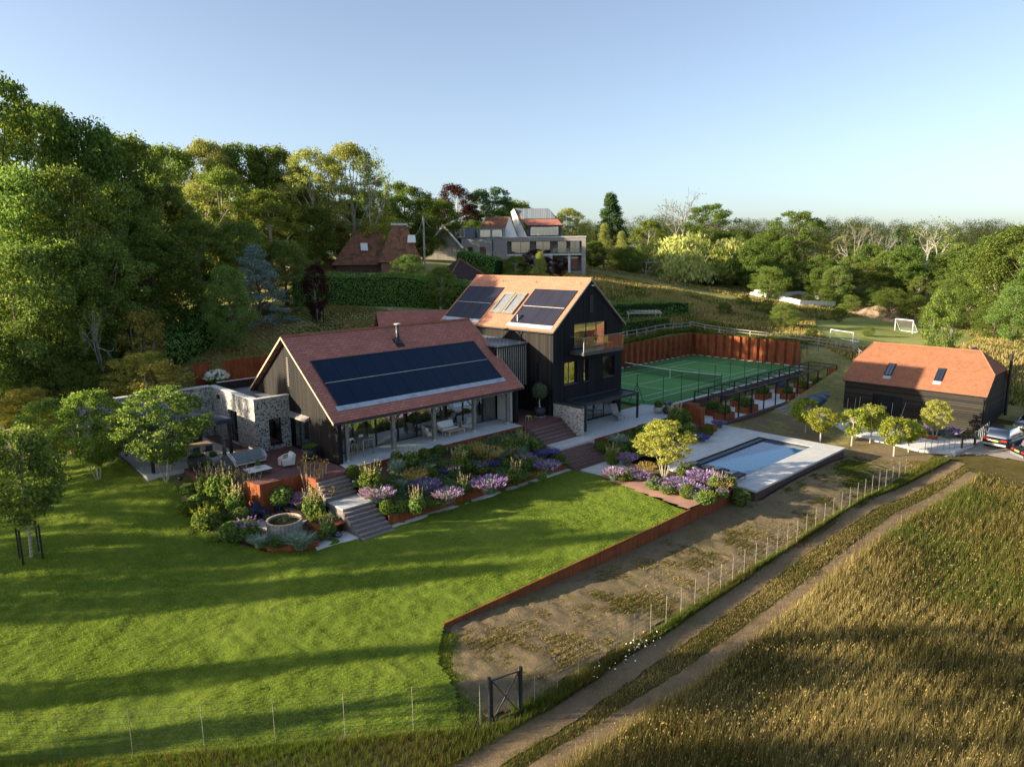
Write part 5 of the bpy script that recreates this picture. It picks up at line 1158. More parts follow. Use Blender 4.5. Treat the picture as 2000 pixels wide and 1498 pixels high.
TREES = [
# left wood, back to front
('ash0',350,288,92,6.5,'grey-green tree first to break the skyline right of the big dark left trees'),
('pale0',425,278,96,6.5,'pale tree in the back row behind the corner of the left wood, flat topped'),
('oak0',490,283,100,6.5,'dark tree on the skyline between two pale ones, above the blue cedar'),
('ash1',555,288,102,6.5,'mid green tree on the skyline left of the two pale sunlit crowns'),
('pale1',625,292,98,6.5,'pale sunlit tree on the skyline, left one of the pair above the tile-roofed oast house'),
('pale0',695,283,100,6.5,'tallest pale sunlit tree at the right shoulder of the left wood'),
('oak1',590,330,106,6,'dark crown filling the gap behind the pale pair on the left skyline'),
('ash0',455,330,88,5.5,'grey-green tree in the second row above the blue cedar'),
('pale1',400,360,82,5.5,'silvery thin tree in the middle of the left wood'),
('ash0',530,372,86,5.5,'mid green rounded tree halfway up the wood above the clipped hedge end'),
('oak0',610,400,92,5.5,'dark tree behind the thin copper beech, left of the oast house'),
('oak2',680,390,104,6,'dark tree just left of the yellow-green tree by the oast house'),
('sparse',600,470,88,3.5,'thin grey half-bare tree in front of the dark wood edge'),
('sparse',735,300,96,3.0,'thin twiggy tree at the right end of the left wood skyline'),
('ash1',280,268,74,6.2,'broad tree on the skyline with a sunlit top, third from the left edge'),
('oak2',205,238,70,6.0,'dark tree with a small pointed sunlit top, second crown from the left edge'),
('ash0',120,205,68,6.2,'mid green tree leaning into the tallest left edge tree'),
('tuft',30,152,64,7.0,'tallest tree at the far left edge with bare limbs against the sky'),
('ash0',330,360,72,5.2,'rounded grey-green tree in the middle of the left wood below the skyline'),
('ash1',250,360,66,5.2,'mid green tree in front of the dark skyline trees on the left'),
('ash1',155,330,60,5.2,'full mid green tree under the second crown from the left edge'),
('green0',60,330,58,5.4,'fresh green tree at the left edge below the bare limbs'),
('ash1',395,430,70,5.0,'mid green tree left of the blue cedar, halfway down the wood'),
('green0',470,435,74,4.8,'fresh green maple directly behind the blue cedar'),
('green0',560,470,76,4.2,'fresh green tree right of the blue cedar at the edge of the bank'),
('oak0',310,455,63,4.8,'dark tree with low sunlit branches above the laurel hedge'),
('ash0',215,470,58,4.8,'olive green tree above the pale columnar shrub'),
('ash0',120,470,55,4.8,'grey-green lower tree in the left wood, above the flint wall end'),
('green0',30,480,52,4.8,'fresh green lower tree at the left edge of the wood'),
('bush1',90,600,52,3.2,'dark evergreen bush at the foot of the left wood'),
('bush1',330,590,62,2.8,'dark bush under the wood edge just above the laurel hedge'),
('bush1',230,640,57,2.6,'dark bush below the wood, left of the laurel hedge'),
('bush1',520,590,72,2.6,'dark bush under the skirt of the blue cedar'),
('bush1',-20,640,50,3.0,'dark bush at the bottom left edge of the wood'),
('bush1',160,660,54,2.4,'dark bush right behind the two pale shrubs on the dry bank'),
# blue cedar, copper beech etc
('cedar',505,478,68,3.5,'blue-grey cedar with drooping branches standing in front of the left wood'),
('sparse',187,598,53,1.3,'pale columnar twiggy shrub with a slender white stem on the dry bank'),
('ybush',255,682,52,2.6,'yellow-green spreading maple on the dry bank behind the flint wall'),
('acer',272,612,56,1.7,'golden airy shrub leaning over the laurel hedge'),
('acer',295,712,50,2.5,'cream-leaved dogwood just behind the coping of the flint wall'),
('ybush',25,752,47,2.0,'yellow-green bush at the left edge on the dry bank'),
('bush0',90,690,51,2.2,'mid green bush left of the pale columnar shrub'),
('bush0',10,700,50,2.2,'mid green bush at the left edge above the yellow-green one'),
('bush0',150,705,52,1.9,'mid green bush beside the slender white stem on the dry bank'),
('green0',448,520,61,2.4,'fresh green tree in front of the left side of the blue cedar'),
# behind oast house and grey villa
('ybush',748,415,98,4.2,'bright yellow-green tree behind the tall oast roof'),
('oak0',740,372,118,6,'dark tree on the skyline right of the pale wood shoulder'),
('oak1',800,358,122,6.5,'dark wide tree on the skyline above the telegraph pole'),
('oak2',860,390,128,6,'dark tree behind the pale gable of the grey villa'),
('beech',893,360,138,5.5,'brown-purple tree on the skyline behind the grey villa'),
('scots',958,368,142,6.5,'flat-topped pine with orange trunk on the skyline behind the grey villa'),
('oak0',1005,392,150,6,'dark tree right of the flat-topped pine behind the zinc roof'),
('ash1',1060,415,152,6,'mid green tree on the skyline right of the zinc solar roof'),
('pale0',1110,408,150,5.5,'pale green tree behind the right end of the grey villa'),
('oak1',830,430,120,5,'dark low tree between the telegraph poles'),
('oak2',925,430,136,5.5,'dark tree filling in behind the villa roofs'),
('bush1',700,470,103,4.5,'dark tree behind the small chimney of the oast house'),
('conifer',1190,378,146,6,'tall dark conifer with a rounded top right of the grey villa'),
('cypress',1178,440,140,3.6,'golden yellow cypress right of the grey villa'),
('cypress',1212,455,138,3.4,'golden green cypress beside the brighter yellow one'),
('oak2',1160,470,136,4.6,'dark yew at the right corner of the grey villa'),
('bush1',1225,480,136,4.2,'dark rounded yew under the golden cypresses'),
('ash0',1265,430,165,5.5,'dull green tree between the conifer and the weeping willow'),
('ybush',1290,470,150,4.2,'bright green tree tucked behind the left side of the willow'),
('dead',1322,395,172,7,'leafless grey tree on the skyline above the weeping willow','dead_tree'),
('tuft',1385,398,170,8,'gnarled open oak on the skyline right of the leafless tree'),
('oak1',1440,450,168,6.5,'low dark tree on the skyline between the gnarled oak and the second willow'),
('willow',1338,443,142,10.8,'large weeping willow with pale hanging branches left of the second willow','willow_tree'),
('willow',1425,450,152,8.2,'second weeping willow, half shaded, right of the large one','willow_tree'),
('green0',1400,520,138,3.2,'dark green tree in front of the gap between the willows'),
('ash1',1450,500,150,5,'mid green tree with a leaning pale trunk right of the willows'),
('oak2',1490,455,160,6,'dark green tree left of the tall open tree on the skyline'),
('tuft',1545,412,158,8,'tall open tree with airy top, highest on the right-hand skyline'),
('oak0',1520,470,150,6,'dark green full tree beneath the tall open tree'),
('pale1',1590,465,160,6.5,'pale yellow-green tree right of the tall open tree'),
('bush1',1565,510,140,7,'large rounded dark bush above the white fenced enclosure'),
('bush1',1525,520,136,4.5,'dark rounded bush left of the large rounded one'),
('pale0',1640,462,165,6.5,'pale green tree on the skyline behind the large rounded bush'),
('dead',1665,440,150,4.5,'dead stag-headed oak with pale curved limbs on the right skyline','dead_tree'),
('dead',1712,455,150,4.0,'second dead tree with fallen pale limbs, right of the stag-headed oak','dead_tree'),
('ash0',1655,500,140,4.2,'thin spreading tree with pale forked stems by the spoil heap'),
('bush0',1688,510,138,4.5,'mid green tree immediately behind the spoil heap'),
('conifer',1738,448,175,4.5,'dark pointed conifer between the dead tree and the tall half-bare ash'),
('conifer',1772,450,180,4.0,'second dark pointed conifer, nearest the half-bare ash'),
('sparse',1800,432,140,6.5,'tall half-bare ash with pale trunk, centre of the right-hand wood'),
('oak1',1830,470,165,6.5,'dark tree right behind the tall half-bare ash'),
('ash1',1745,520,138,5,'grey-green scrub tree right of the spoil heap'),
('ash0',1790,540,132,4.6,'grey-green scrub tree beneath the half-bare ash'),
('bush0',1840,545,130,4.6,'olive scrub tree right of the half-bare ash'),
('ash1',1865,475,160,6,'rounded tree beside the low gap in the right skyline'),
('bush1',1705,560,128,3.4,'low dark scrub behind the right end of the spoil heap'),
('bush1',1790,575,124,3.6,'low dark scrub right of the spoil heap'),
('bush0',1865,580,118,3.6,'low olive bush in the rough grass below the right-hand wood'),
('oak0',1930,460,120,6.5,'big spreading tree near the right edge with a pale forked trunk'),
('ash0',1895,520,125,4.6,'grey-green tree left of the big spreading one by the right edge'),
('oak2',1990,440,105,7,'tall dark tree cut off by the right edge'),
('green0',1985,560,92,5,'fresh green bush tree at the right edge, reaching to the ground'),
('bush1',1945,590,100,4,'dark bush at the foot of the big spreading tree'),
('oak1',2060,470,95,7,'dark tree mostly outside the right edge'),
# right-hand band
('oak0',1470,468,136,5.5,'dark tree in the right-hand band, just right of the willows and their leaning neighbour'),
('bush0',1500,520,128,4.6,'olive bush-like tree left of the large rounded bushes'),
('oak1',1600,500,134,5.5,'dark tree between the large rounded bush and the dead limbs'),
('green0',1630,520,128,4.2,'fresh green tree behind the enclosure right end'),
('oak2',1690,475,150,6.0,'dark tree behind the fallen pale limbs'),
('ash1',1725,490,140,5.5,'mid green tree left of the first pointed conifer'),
('oak0',1760,480,138,5.5,'dark tree left of the tall half-bare ash'),
('bush1',1740,560,120,4.0,'dark bush at the right end of the spoil heap'),
('oak2',1850,490,135,5.5,'dark tree right of the half-bare ash trunk'),
('ash0',1880,500,132,5.0,'grey-green tree under the low gap in the skyline'),
('bush1',1890,560,112,4.2,'dark bush below the gap in the right skyline'),
('bush0',1830,590,112,3.4,'low olive scrub in front of the right-hand band'),
('ash1',1945,500,112,5.0,'mid green tree left of the tall tree at the right edge'),
('bush0',1660,575,124,3.2,'low scrub behind the left end of the spoil heap'),
('bush1',1480,540,132,3.8,'dark scrub under the leaning pale trunk'),
('bush0',1600,545,128,3.8,'olive scrub directly behind the white enclosure'),
# midfield
('green0',800,498,84,2.6,'leafy green tree standing in front of the oast house brick wall'),
('ash1',862,520,78,3.0,'tall feathery willow-like tree hiding the right end of the clipped hedge'),
('green0',842,535,92,2.2,'green tree between the oast house and the pyramid roof'),
('bush0',925,505,112,1.8,'small mid green tree in front of the pale gable of the grey villa'),
('bush1',985,505,108,3.0,'dark shrub in front of the brick wall of the grey villa'),
('ash0',1010,500,104,2.8,'mid green shrub in front of the left bay of the grey villa'),
('beech',1045,487,106,3.0,'deep purple maple left of the lime green cypress before the villa'),
('beech',1078,505,108,2.6,'deep purple maple right of the lime green cypress before the villa'),
('cypress',1055,495,98,2.6,'lime green drooping cypress between the two purple maples'),
('bush1',940,520,100,3.0,'dark shrub right of the pyramid roof'),
('bush1',1000,530,92,2.8,'dark shrub just above the ridge of the tall barn'),
('lawn_tree2',1843,568,72,2.2,'lone leaning tree with a sweeping low branch behind the garage barn'),
('bush0',1535,590,100,2.6,'rounded scrub bush in the rough field beyond the tennis court'),
('bush0',1500,585,112,2.0,'scrub bush left of the round field bush, beside the white van'),
('bush1',1590,640,92,1.8,'dark gorse bush in the rough grass above the small goal'),
('bush0',1455,575,118,2.0,'yellow-green scrub bush left of the white van'),
('bush1',1415,590,108,1.8,'dark scrub bush in the long grass behind the rail fence corner'),
('bush1',1640,600,112,1.5,'low dark bush in the straw grass below the white enclosure'),
('bush0',1700,640,95,1.4,'low bush at the left corner of the mown football pitch'),
('bush1',1950,700,74,1.3,'dark bush in the rough grass behind the garage barn flue'),
]
for t_ in TREES:
    tr(*t_[:6], **({'name': t_[6]} if len(t_) > 6 else {}), group=None)
# copper tree in a guard on the bank, and garden trees
def guard(x, y, z, label, s=1.0):
    t = T('tree_guard', label, 'tree guard', (x, y, z))
    for i in range(4):
        a = math.pi/4+i*math.pi/2; px_, py_ = x+math.cos(a)*.55*s, y+math.sin(a)*.55*s
        t.p('post', MB().box(px_-.04,px_+.04,py_-.04,py_+.04,z-.2,z+1.75*s), MT['black_metal'])
    m = MB()
    for k_ in range(9): m.tube([(x+.55*s*math.cos(a), y+.55*s*math.sin(a), z+.1+k_*.19*s) for a in [math.pi/4+j*math.pi/2 for j in range(5)]], .008, 4, cap=False)
    t.p('wire_mesh', m, MT['grey_metal']); return t
p = hit(622,630); tr('beech',618,516,p[3],1.5,'thin copper-leaved young tree in a wire guard on the grassy bank'); guard(p[0],p[1],p[2],'black post guard round the copper-leaved tree on the grassy bank')
def gtree(kind, x, y, z, H, R, label, name='tree'):
    s = {'fruit': (1.25,2.95), 'acer': (1.25,2.95), 'amela': (1.95,3.9), 'lawn_': (2.1,4.35), 'young': (1.7,4.35)}[kind[:5]]
    return place(kind, name, (x, y, z), label, 'tree', None, (R/s[0], R/s[0], H/s[1]))
gtree('young',4.4,-61.8,-.62,6.7,2.1,'young tree with a pale trunk inside a black guard on the lawn, lower left')
guard(4.4,-61.8,-.62,'black guard with wire mesh round the pale-trunked tree on the lawn',1.05)
gtree('lawn_tree',1.0,-54.2,.95,5.6,2.75,'spreading bright green tree in front of the dining canopy')
gtree('lawn_tree2',-2.3,-57.0,.8,5.5,2.5,'multi-stemmed green tree on the lawn left of the dining canopy')
gtree('lawn_tree2',-5.2,-58.8,1.0,4.6,2.2,'bushy multi-stemmed tree left of the other lawn trees by the flint wall')
gtree('lawn_tree2',-3.9,-55.9,1.0,3.4,1.4,'small multi-stemmed tree close to the end of the flint wall')
gtree('amelanchier',18.6,-28.3,-1.0,3.9,2.2,'pale yellow multi-stemmed tree in the gravel bed beside the pool')
for x, y, H, R, lb, k_ in ((20.8,-8.7,2.9,1.35,'left front one of the yellow-green fruit trees beyond the pool','fruit0'),(23.0,-7.8,3.0,1.35,'second yellow-green fruit tree, left of the one with a white trunk in mid row','fruit1'),(23.8,-6.0,3.3,1.4,'tallest fruit tree of the group, in front of the dark barn doors','fruit0'),
   (26.4,-8.2,3.0,1.35,'fruit tree nearest the metal fence, front right of the group','fruit1'),(26.9,-6.4,2.7,1.2,'fruit tree just behind the front right one','fruit0'),(18.6,-6.6,2.9,1.5,'darker fruit tree at the left end of the group by the navy cover','fruit1'),(27.3,-1.4,3.4,1.35,'multi-stemmed pale tree against the sunlit barn wall','amelanchier')):
    gtree(k_,x,y,h(x,y)-.02,H,R,lb)
# hedges
hedge('hedge', [(-26.5,-31.5),(-21.0,-21.5),(-15.5,-12.5)], 2.2, 3.1, 'tall clipped green hedge between the grassy bank and the oast house', dens=55, leaf=.2, ragged=.1, seed=2)
hedge('hedge', [(-17.5,-50.5),(-19.5,-45.0),(-22.5,-40.5)], 3.2, 2.6, 'broad laurel hedge along the foot of the left wood', dens=45, leaf=.24, ragged=.35, seed=3)
p = atd(900,500,104); q = atd(975,520,102); hedge('hedge', [(p[0],p[1]),(q[0],q[1])], 3, 3.4, 'clipped dark hedge below the pale gable of the grey villa', dens=30, leaf=.3, ragged=.2, seed=4)
hedge('hedge', [(-10.8,2),(-10.6,14.5)], 1.3, 1.5, 'low bright hedge behind the hillside sheet pile wall', 'leaf_garden', dens=50, leaf=.18, ragged=.12, seed=5)
hedge('hedge', [(-18,6),(-16,26)], 4, 1.4, 'low broad laurel hedge beyond the white garden pergola', dens=26, leaf=.26, ragged=.3, seed=6)
# far wood that reads as one mass behind the separate trees
rng = np.random.default_rng(300); Vs = []; o_ = 0; Fs = []
base = PROTO['bush1'][0][1]; nv = len(base.vertices); bv = np.empty(nv*3, np.float32); base.vertices.foreach_get('co', bv); bv = bv.reshape(-1,3)
sel = rng.choice(nv//4, 4200, replace=False); bq = bv.reshape(-1,4,3)[sel].reshape(-1,3)
for i in range(190):
    px = rng.uniform(650, 2150); D = rng.uniform(190, 330); q = atd(px, 500, D); x, y = q[0], q[1]
    s = rng.uniform(1.3, 2.2); c_, s_ = math.cos(i), math.sin(i); v = bq*[s, s, rng.uniform(1.35, 1.9)*(.55+D/550)]
    v = np.stack([v[:,0]*c_-v[:,1]*s_+x, v[:,0]*s_+v[:,1]*c_+y, v[:,2]+h(x, y)-1], 1); Vs.append(v); Fs.append(np.arange(len(v)).reshape(-1,4)+o_); o_ += len(v)
fw_ = bpy.data.objects.new('far_wood', npmesh('far_wood', np.concatenate(Vs), np.concatenate(Fs), MT['leaf_far'])); COL.objects.link(fw_)
setp(fw_, 'distant wood reading as one mass along the horizon', 'wood', None, 'stuff')
# woods behind the camera's left shoulder: they throw the long evening shadows over the lawn
SH = [(41.8,-78,14.0,1.5,'oak0'),(38.9,-74,14.6,2.2,'oak1'),(36.2,-76,9.6,1.8,'oak2'),(33.2,-72,9.2,2.0,'ash0'),(30.5,-78,13.5,2.0,'ash1'),(48.3,-72,11.6,1.0,'oak2'),(51.6,-68,9.8,.8,'oak1'),
 (27.5,-80,15.2,2.4,'ash0'),(24.0,-82,17.2,2.2,'pale0'),(20.5,-84,17.8,2.4,'ash1'),(16.5,-86,15.5,2.6,'ash0'),(51.5,-54,14.5,3.2,'tuft'),(57.5,-55,15.5,3.6,'tuft'),(64,-60,16,4.2,'tuft'),(71,-62,15,4,'tuft')]
SHADE = []
# ---------------------------------------------------------------- garden plants
LOOK = {'lavender':('purple lavender mound','lavender'), 'lavender_pink':('pale pink-purple lavender mound','lavender'), 'catmint':('deep violet flowering mound','perennial'),
 'tuft_green':('low dark green tuft','perennial'), 'tuft_silver':('silver-green sword-leaved plant','perennial'), 'tuft_gold':('airy golden ornamental grass','ornamental grass'),
 'spires':('green plant with cream spikes','perennial'), 'euphorbia':('lime green bushy plant','perennial'), 'leafy':('bushy green plant','shrub'), 'aster':('green plant with lilac flowers','perennial'),
 'phlox':('white-flowered plant','perennial'), 'tall_leafy':('tall buff-flowered plant','perennial'), 'box_ball':('clipped box ball','box ball'), 'hydrangea':('white hydrangea bush','hydrangea'),
 'seed_heads':('tall stems with tawny seed heads','perennial'), 'grass_tuft':('tuft of wild grass','grass tuft')}
def pl(kind, px, py, w, hh, where, zf, grp=None):
    z = 0.0
    for _ in range(8):
        q = atz(px, py, z); z = zf(q[0], q[1])
    lk_, c_ = LOOK[kind]
    return place(kind, {'box_ball':'box_ball','lavender':'lavender_plant','lavender_pink':'lavender_plant','hydrangea':'hydrangea'}.get(kind, 'garden_plant'), (q[0], q[1], z-.03), lk_+' '+where, c_, grp, (w*1.08, w*1.08, hh*1.22))
BZ = lambda x, y: float(bedz(x, 0))
G1 = 'plants of the long terraced flower bed'
for k, px, py, w, hh, wh in [
 ('box_ball',756,1003,.85,.8,'at the bottom of the long bed, beside the lower left steps'),('lavender_pink',738,984,1.5,1.05,'spilling beside the middle landing of the left steps'),('euphorbia',786,1000,.8,.6,'at the corten edge just right of the lowest box ball'),
 ('spires',815,1002,1.0,1.15,'hanging over the corten edge, nearest the left steps'),('tuft_green',850,988,1.3,.55,'at the corten edge between the cream spikes and the pink lavender'),('lavender_pink',875,980,1.35,.95,'at the corten edge in the left half of the long bed'),
 ('lavender',832,966,1.25,1.1,'behind the corten edge, left of the pink lavender'),('spires',903,965,1.0,.95,'at the corten edge right of the pink lavender'),('tuft_silver',925,956,.8,.7,'at the corten edge, middle of the long bed'),
 ('lavender',956,962,1.55,1.15,'hanging over the corten edge in the middle of the long bed'),('tuft_green',985,945,1.2,.6,'at the corten edge right of the big central lavender'),('spires',1004,944,.95,1.15,'at the corten edge, right half of the long bed'),
 ('tuft_green',1032,932,1.0,.5,'at the corten edge, third plant from the right steps'),('lavender',1070,924,1.25,1.0,'at the corten edge nearest the right steps'),('tuft_silver',1050,912,.7,.9,'just left of the lavender nearest the right steps'),
 ('box_ball',1093,902,.9,.55,'at the right end of the long bed beside the lower brick steps'),('tuft_green',1103,908,.8,.5,'at the corner where the corten edge meets the right steps'),
 ('box_ball',690,935,.95,.85,'at the top left corner of the long bed beside the upper steps'),('tall_leafy',724,948,1.5,1.3,'at the left end of the long bed, behind the white flowers'),('phlox',697,946,.6,.5,'small, beside the upper left steps'),
 ('leafy',750,943,.7,.6,'in the middle row between the tall buff plant and the sword leaves'),('box_ball',766,957,.7,.6,'half hidden above the pink lavender by the landing'),('tuft_silver',774,924,1.0,1.25,'tallest of its kind in the left part of the long bed'),
 ('tuft_silver',786,943,.75,.7,'small one below the tallest left sword leaves'),('tuft_gold',812,938,1.0,.85,'behind the left purple lavender'),('box_ball',845,923,.8,.65,'in the centre of the left half of the long bed'),
 ('aster',886,934,1.15,.8,'in the middle row below the second box ball'),('catmint',874,916,1.0,.7,'in the middle row under the third porch post'),('leafy',915,918,.9,.7,'in the middle row left of the central violet mound'),
 ('aster',938,926,1.2,.75,'in the middle row above the big central lavender'),('catmint',958,916,1.1,.85,'in the middle row below the tall silver sword leaves'),('tuft_silver',972,902,1.25,1.15,'largest of its kind, in the middle of the long bed'),
 ('tuft_gold',955,900,1.2,1.05,'left of the largest sword leaves'),('tall_leafy',897,912,1.25,1.25,'in the back row under the fourth porch post'),('aster',1026,916,1.5,1.15,'broad one in the right half of the long bed'),
 ('spires',802,910,1.2,1.0,'in the back row in front of the second porch post'),('tall_leafy',775,908,.9,.9,'in the back row below the bar table'),('leafy',828,898,.95,.85,'in the back row right of the second porch post'),
 ('box_ball',858,890,.95,.75,'in the back row below the outdoor armchair'),('tuft_green',864,905,1.3,.7,'below the back row box ball'),('phlox',838,910,.9,.35,'low one in the middle of the left half'),
 ('leafy',905,892,1.3,1.0,'in the back row below the outdoor sofa'),('tuft_gold',930,890,.8,1.0,'in the back row below the coffee table on the porch'),('tall_leafy',945,895,.8,.9,'in the back row between the two golden grasses'),
 ('leafy',995,880,1.5,1.35,'at the right end of the back row by the porch corner'),('tuft_silver',1016,898,1.0,1.2,'at the right end of the bed below the porch corner'),('spires',1022,876,.9,1.25,'beside the upper right steps'),
 ('leafy',1045,885,1.1,1.05,'between the upper right steps and the violet mounds'),('catmint',1058,895,1.15,.95,'left one of the pair beside the right landing'),('catmint',1078,893,1.2,.9,'right one of the pair beside the right landing'),
 ('tall_leafy',1000,905,1.1,.9,'in the middle row left of the broad lilac-dotted plant'),('leafy',985,915,.9,.7,'between the largest sword leaves and the lilac-dotted plant'),('tuft_green',1020,938,.8,.5,'small one tucked under the broad lilac-dotted plant'),
 ('tuft_green',925,938,.8,.55,'small one left of the big central lavender'),('euphorbia',1058,938,.7,.55,'small one at the edge left of the last lavender'),('aster',760,970,.8,.6,'small one right of the pink lavender by the landing')]:
    pl(k, px, py, w, hh, wh, BZ, G1)
B2 = lambda x, y: float(bed2z(x, 0)); G2 = 'plants of the bed under the concrete terrace'
for k, px, py, w, hh, wh in [('box_ball',1176,884,1.0,.8,'at the head of the bed beside the lower right steps'),('tuft_silver',1206,874,1.4,1.1,'at the head of the terrace bed'),('tall_leafy',1196,906,1.2,1.1,'leaning over the brick steps in the terrace bed'),
 ('lavender',1224,908,1.1,1.0,'behind the path corner in the terrace bed'),('leafy',1215,885,1.0,.7,'between sword leaves and lavender in the terrace bed'),('leafy',1240,880,1.3,1.0,'deep green one left of the yellow tree'),('leafy',1258,852,1.4,1.0,'in the terrace bed above the yellow tree'),
 ('tuft_green',1236,896,1.1,.7,'at the deck edge left of the yellow tree'),('box_ball',1282,845,1.0,.9,'in the terrace bed behind the yellow tree'),('leafy',1330,832,1.7,1.5,'big one in front of the near end of the long pergola'),('tall_leafy',1318,836,1.4,1.6,'with purple haze beside the near end of the long pergola'),
 ('leafy',1345,850,1.3,1.1,'right of the big one, by the deck'),('catmint',1368,862,1.3,1.0,'at the edge of the pool deck'),('box_ball',1383,850,1.0,.9,'beside the corten planter on the pool deck'),('tuft_green',1300,858,1.5,.9,'right behind the crown of the yellow tree')]:
    pl(k, px, py, w, hh, wh, B2, G2)
B3 = lambda x, y: float(bed3z(x, y)); G3 = 'plants of the gravel bed by the pool'
for k, px, py, w, hh, wh in [('lavender_pink',1200,936,1.15,.9,'at the path end of the pool gravel bed'),('box_ball',1217,940,.7,.6,'in the pool gravel bed between lavender and path'),('aster',1226,938,1.0,.85,'in the pool gravel bed near the path'),('lavender',1249,938,.95,.75,'in the pool gravel bed, left of the yellow tree'),
 ('tuft_gold',1262,926,.9,.7,'left behind the yellow tree trunk'),('aster',1278,955,1.2,.8,'just left of the yellow tree trunk'),('aster',1305,964,1.2,.7,'in front of the yellow tree trunk'),('lavender',1328,953,1.25,.75,'right of the yellow tree trunk'),
 ('euphorbia',1338,930,1.3,.8,'yellow-green, between the yellow tree and the pool'),('lavender',1352,968,1.3,.8,'in the front middle of the pool gravel bed'),('box_ball',1343,972,1.05,.85,'largest in the pool gravel bed'),('lavender',1372,945,1.5,1.0,'large, near the pool loungers'),
 ('lavender',1390,950,1.2,.9,'second large one near the pool loungers'),('tuft_silver',1362,978,.8,.75,'at the front of the pool gravel bed'),('euphorbia',1378,982,1.3,.75,'at the front edge of the pool gravel bed'),('spires',1396,958,.9,1.0,'in the right half of the pool gravel bed'),
 ('tuft_gold',1408,960,.9,.7,'at the right end of the pool gravel bed'),('aster',1410,972,.9,.6,'against the corten corner by the pool'),('euphorbia',1422,952,1.1,.75,'bright yellow-green, by the corten corner at the pool'),('tuft_green',1290,930,1.0,.7,'low dark one behind the yellow tree trunk')]:
    pl(k, px, py, w, hh, wh, B3, G3)
pl('leafy',1444,985,1.4,1.1,'growing outside the corten corner below the pool deck', lambda x, y: -1.9)
B4 = lambda x, y: float(bed4z(x, y)); G4 = 'plants of the curved bed round the hot tub'
for k, px, py, w, hh, wh in [('aster',338,972,1.2,.7,'at the far left tip of the curved bed'),('tuft_green',352,985,1.0,.6,'at the far left tip of the curved bed'),('leafy',372,968,1.3,.9,'left end of the curved bed, below the pots'),('catmint',362,962,.7,.8,'small, at the left end of the curved bed'),
 ('box_ball',372,1012,1.2,1.0,'dark one at the lawn side of the curved bed'),('spires',405,985,1.2,1.35,'first tall one from the left below the fire stove'),('spires',425,992,1.2,1.5,'second tall one from the left below the fire stove'),('spires',447,985,1.2,1.6,'tallest one right under the fire stove'),
 ('spires',462,1005,1.2,1.3,'tall one left of the violet mound by the tub'),('tall_leafy',495,985,1.1,1.3,'below the coffee table corner'),('spires',478,978,1.2,1.4,'tall one below the coffee table'),('euphorbia',405,1032,1.6,1.25,'large, sunlit, on the lawn side of the curved bed'),
 ('leafy',385,1000,1.0,.9,'behind the large lime green plant'),('catmint',492,1008,1.3,.75,'left of the hot tub deck'),('leafy',455,1055,1.35,1.1,'in front of the hot tub, left side'),('aster',482,1052,1.5,1.1,'large, touching the hot tub on its left'),
 ('tuft_green',430,1052,1.2,.6,'at the lawn edge left of the hot tub'),('tuft_silver',508,1066,1.0,.75,'rosemary-like, right under the hot tub'),('tuft_green',540,1066,1.2,.6,'dark one directly in front of the hot tub'),('tuft_silver',588,1070,1.3,.9,'rosemary-like, on the curved corten edge'),
 ('tuft_silver',572,1063,1.0,.8,'rosemary-like, second one on the curved corten edge'),('leafy',470,1020,1.3,.9,'between the violet mound and the large lilac-dotted plant')]:
    pl(k, px, py, w, hh, wh, B4, G4)
B5 = lambda x, y: -.95+.7*float(sstep(10, 7, np.float64(x)))
for k, px, py, w, hh, wh in [('leafy',551,985,1.45,1.15,'behind the blue chairs at the hot tub'),('box_ball',592,962,.9,.9,'between the blue chairs and the tall seed heads'),('seed_heads',607,975,1.2,1.25,'left one beside the upper steps'),('seed_heads',632,975,1.2,1.1,'right one beside the upper steps'),
 ('tuft_gold',640,985,1.2,1.0,'below the seed heads beside the steps'),('spires',608,1012,1.0,1.35,'left one of the sunlit pair beside the hot tub'),('spires',622,1015,.9,1.4,'right one of the sunlit pair beside the hot tub'),('lavender_pink',592,985,.8,.9,'right behind the blue chair'),
 ('lavender',585,990,.7,.6,'small one beside the blue chair'),('tuft_silver',655,1022,1.3,.9,'rounded sunlit one beside the left landing'),('euphorbia',632,1030,1.0,.8,'sunlit one between hot tub and steps'),('spires',640,1045,.9,.9,'short one above the mower shelter'),('tuft_green',622,1050,1.2,.5,'on the roof edge of the mower shelter'),('leafy',612,985,.9,.7,'low one between seed heads and sunlit spikes')]:
    pl(k, px, py, w, hh, wh, B5, G4)
pl('hydrangea',424,753,1.6,1.05,'in front of the rusty rear wall', lambda x, y: 3.75)
# ground cover that closes the gaps in the beds
rng = np.random.default_rng(400)
def cover(name, label, poly, zf, n, mats, leaf=.12, hgt=.3, seed=0):
    r_ = np.random.default_rng(seed); xs_ = [p[0] for p in poly]; ys_ = [p[1] for p in poly]; P = np.stack([r_.uniform(min(xs_), max(xs_), n), r_.uniform(min(ys_), max(ys_), n)], 1)
    P = P[inpoly(P[:,0], P[:,1], poly)]; P = P[vnoise(P[:,0], P[:,1], 1.1) > .16]; hh = hgt*(.3+.9*vnoise(P[:,0]+9, P[:,1], .7))
    z = np.array([float(zf(a, b)) for a, b in P])+r_.random(len(P))*hh; P = np.c_[P, z]; V, F = leafquads(P, leaf, r_, np.array([0,0,1.0])+0*P, .5)
    o = bpy.data.objects.new(name, npmesh(name, V, F, [MT[m] for m in mats], r_.integers(0, len(mats), len(F)))); COL.objects.link(o); setp(o, label, 'ground cover', None, 'stuff')
cover('ground_cover','low mixed foliage filling the long terraced bed',[(7.45,-45.9),(12.1,-45.9),(12.1,-31),(7.45,-31)],lambda x,y: float(bedz(x,0)),42000,['leaf_garden','leaf_mid','leaf_silver','leaf_dark'],.12,.4,1)
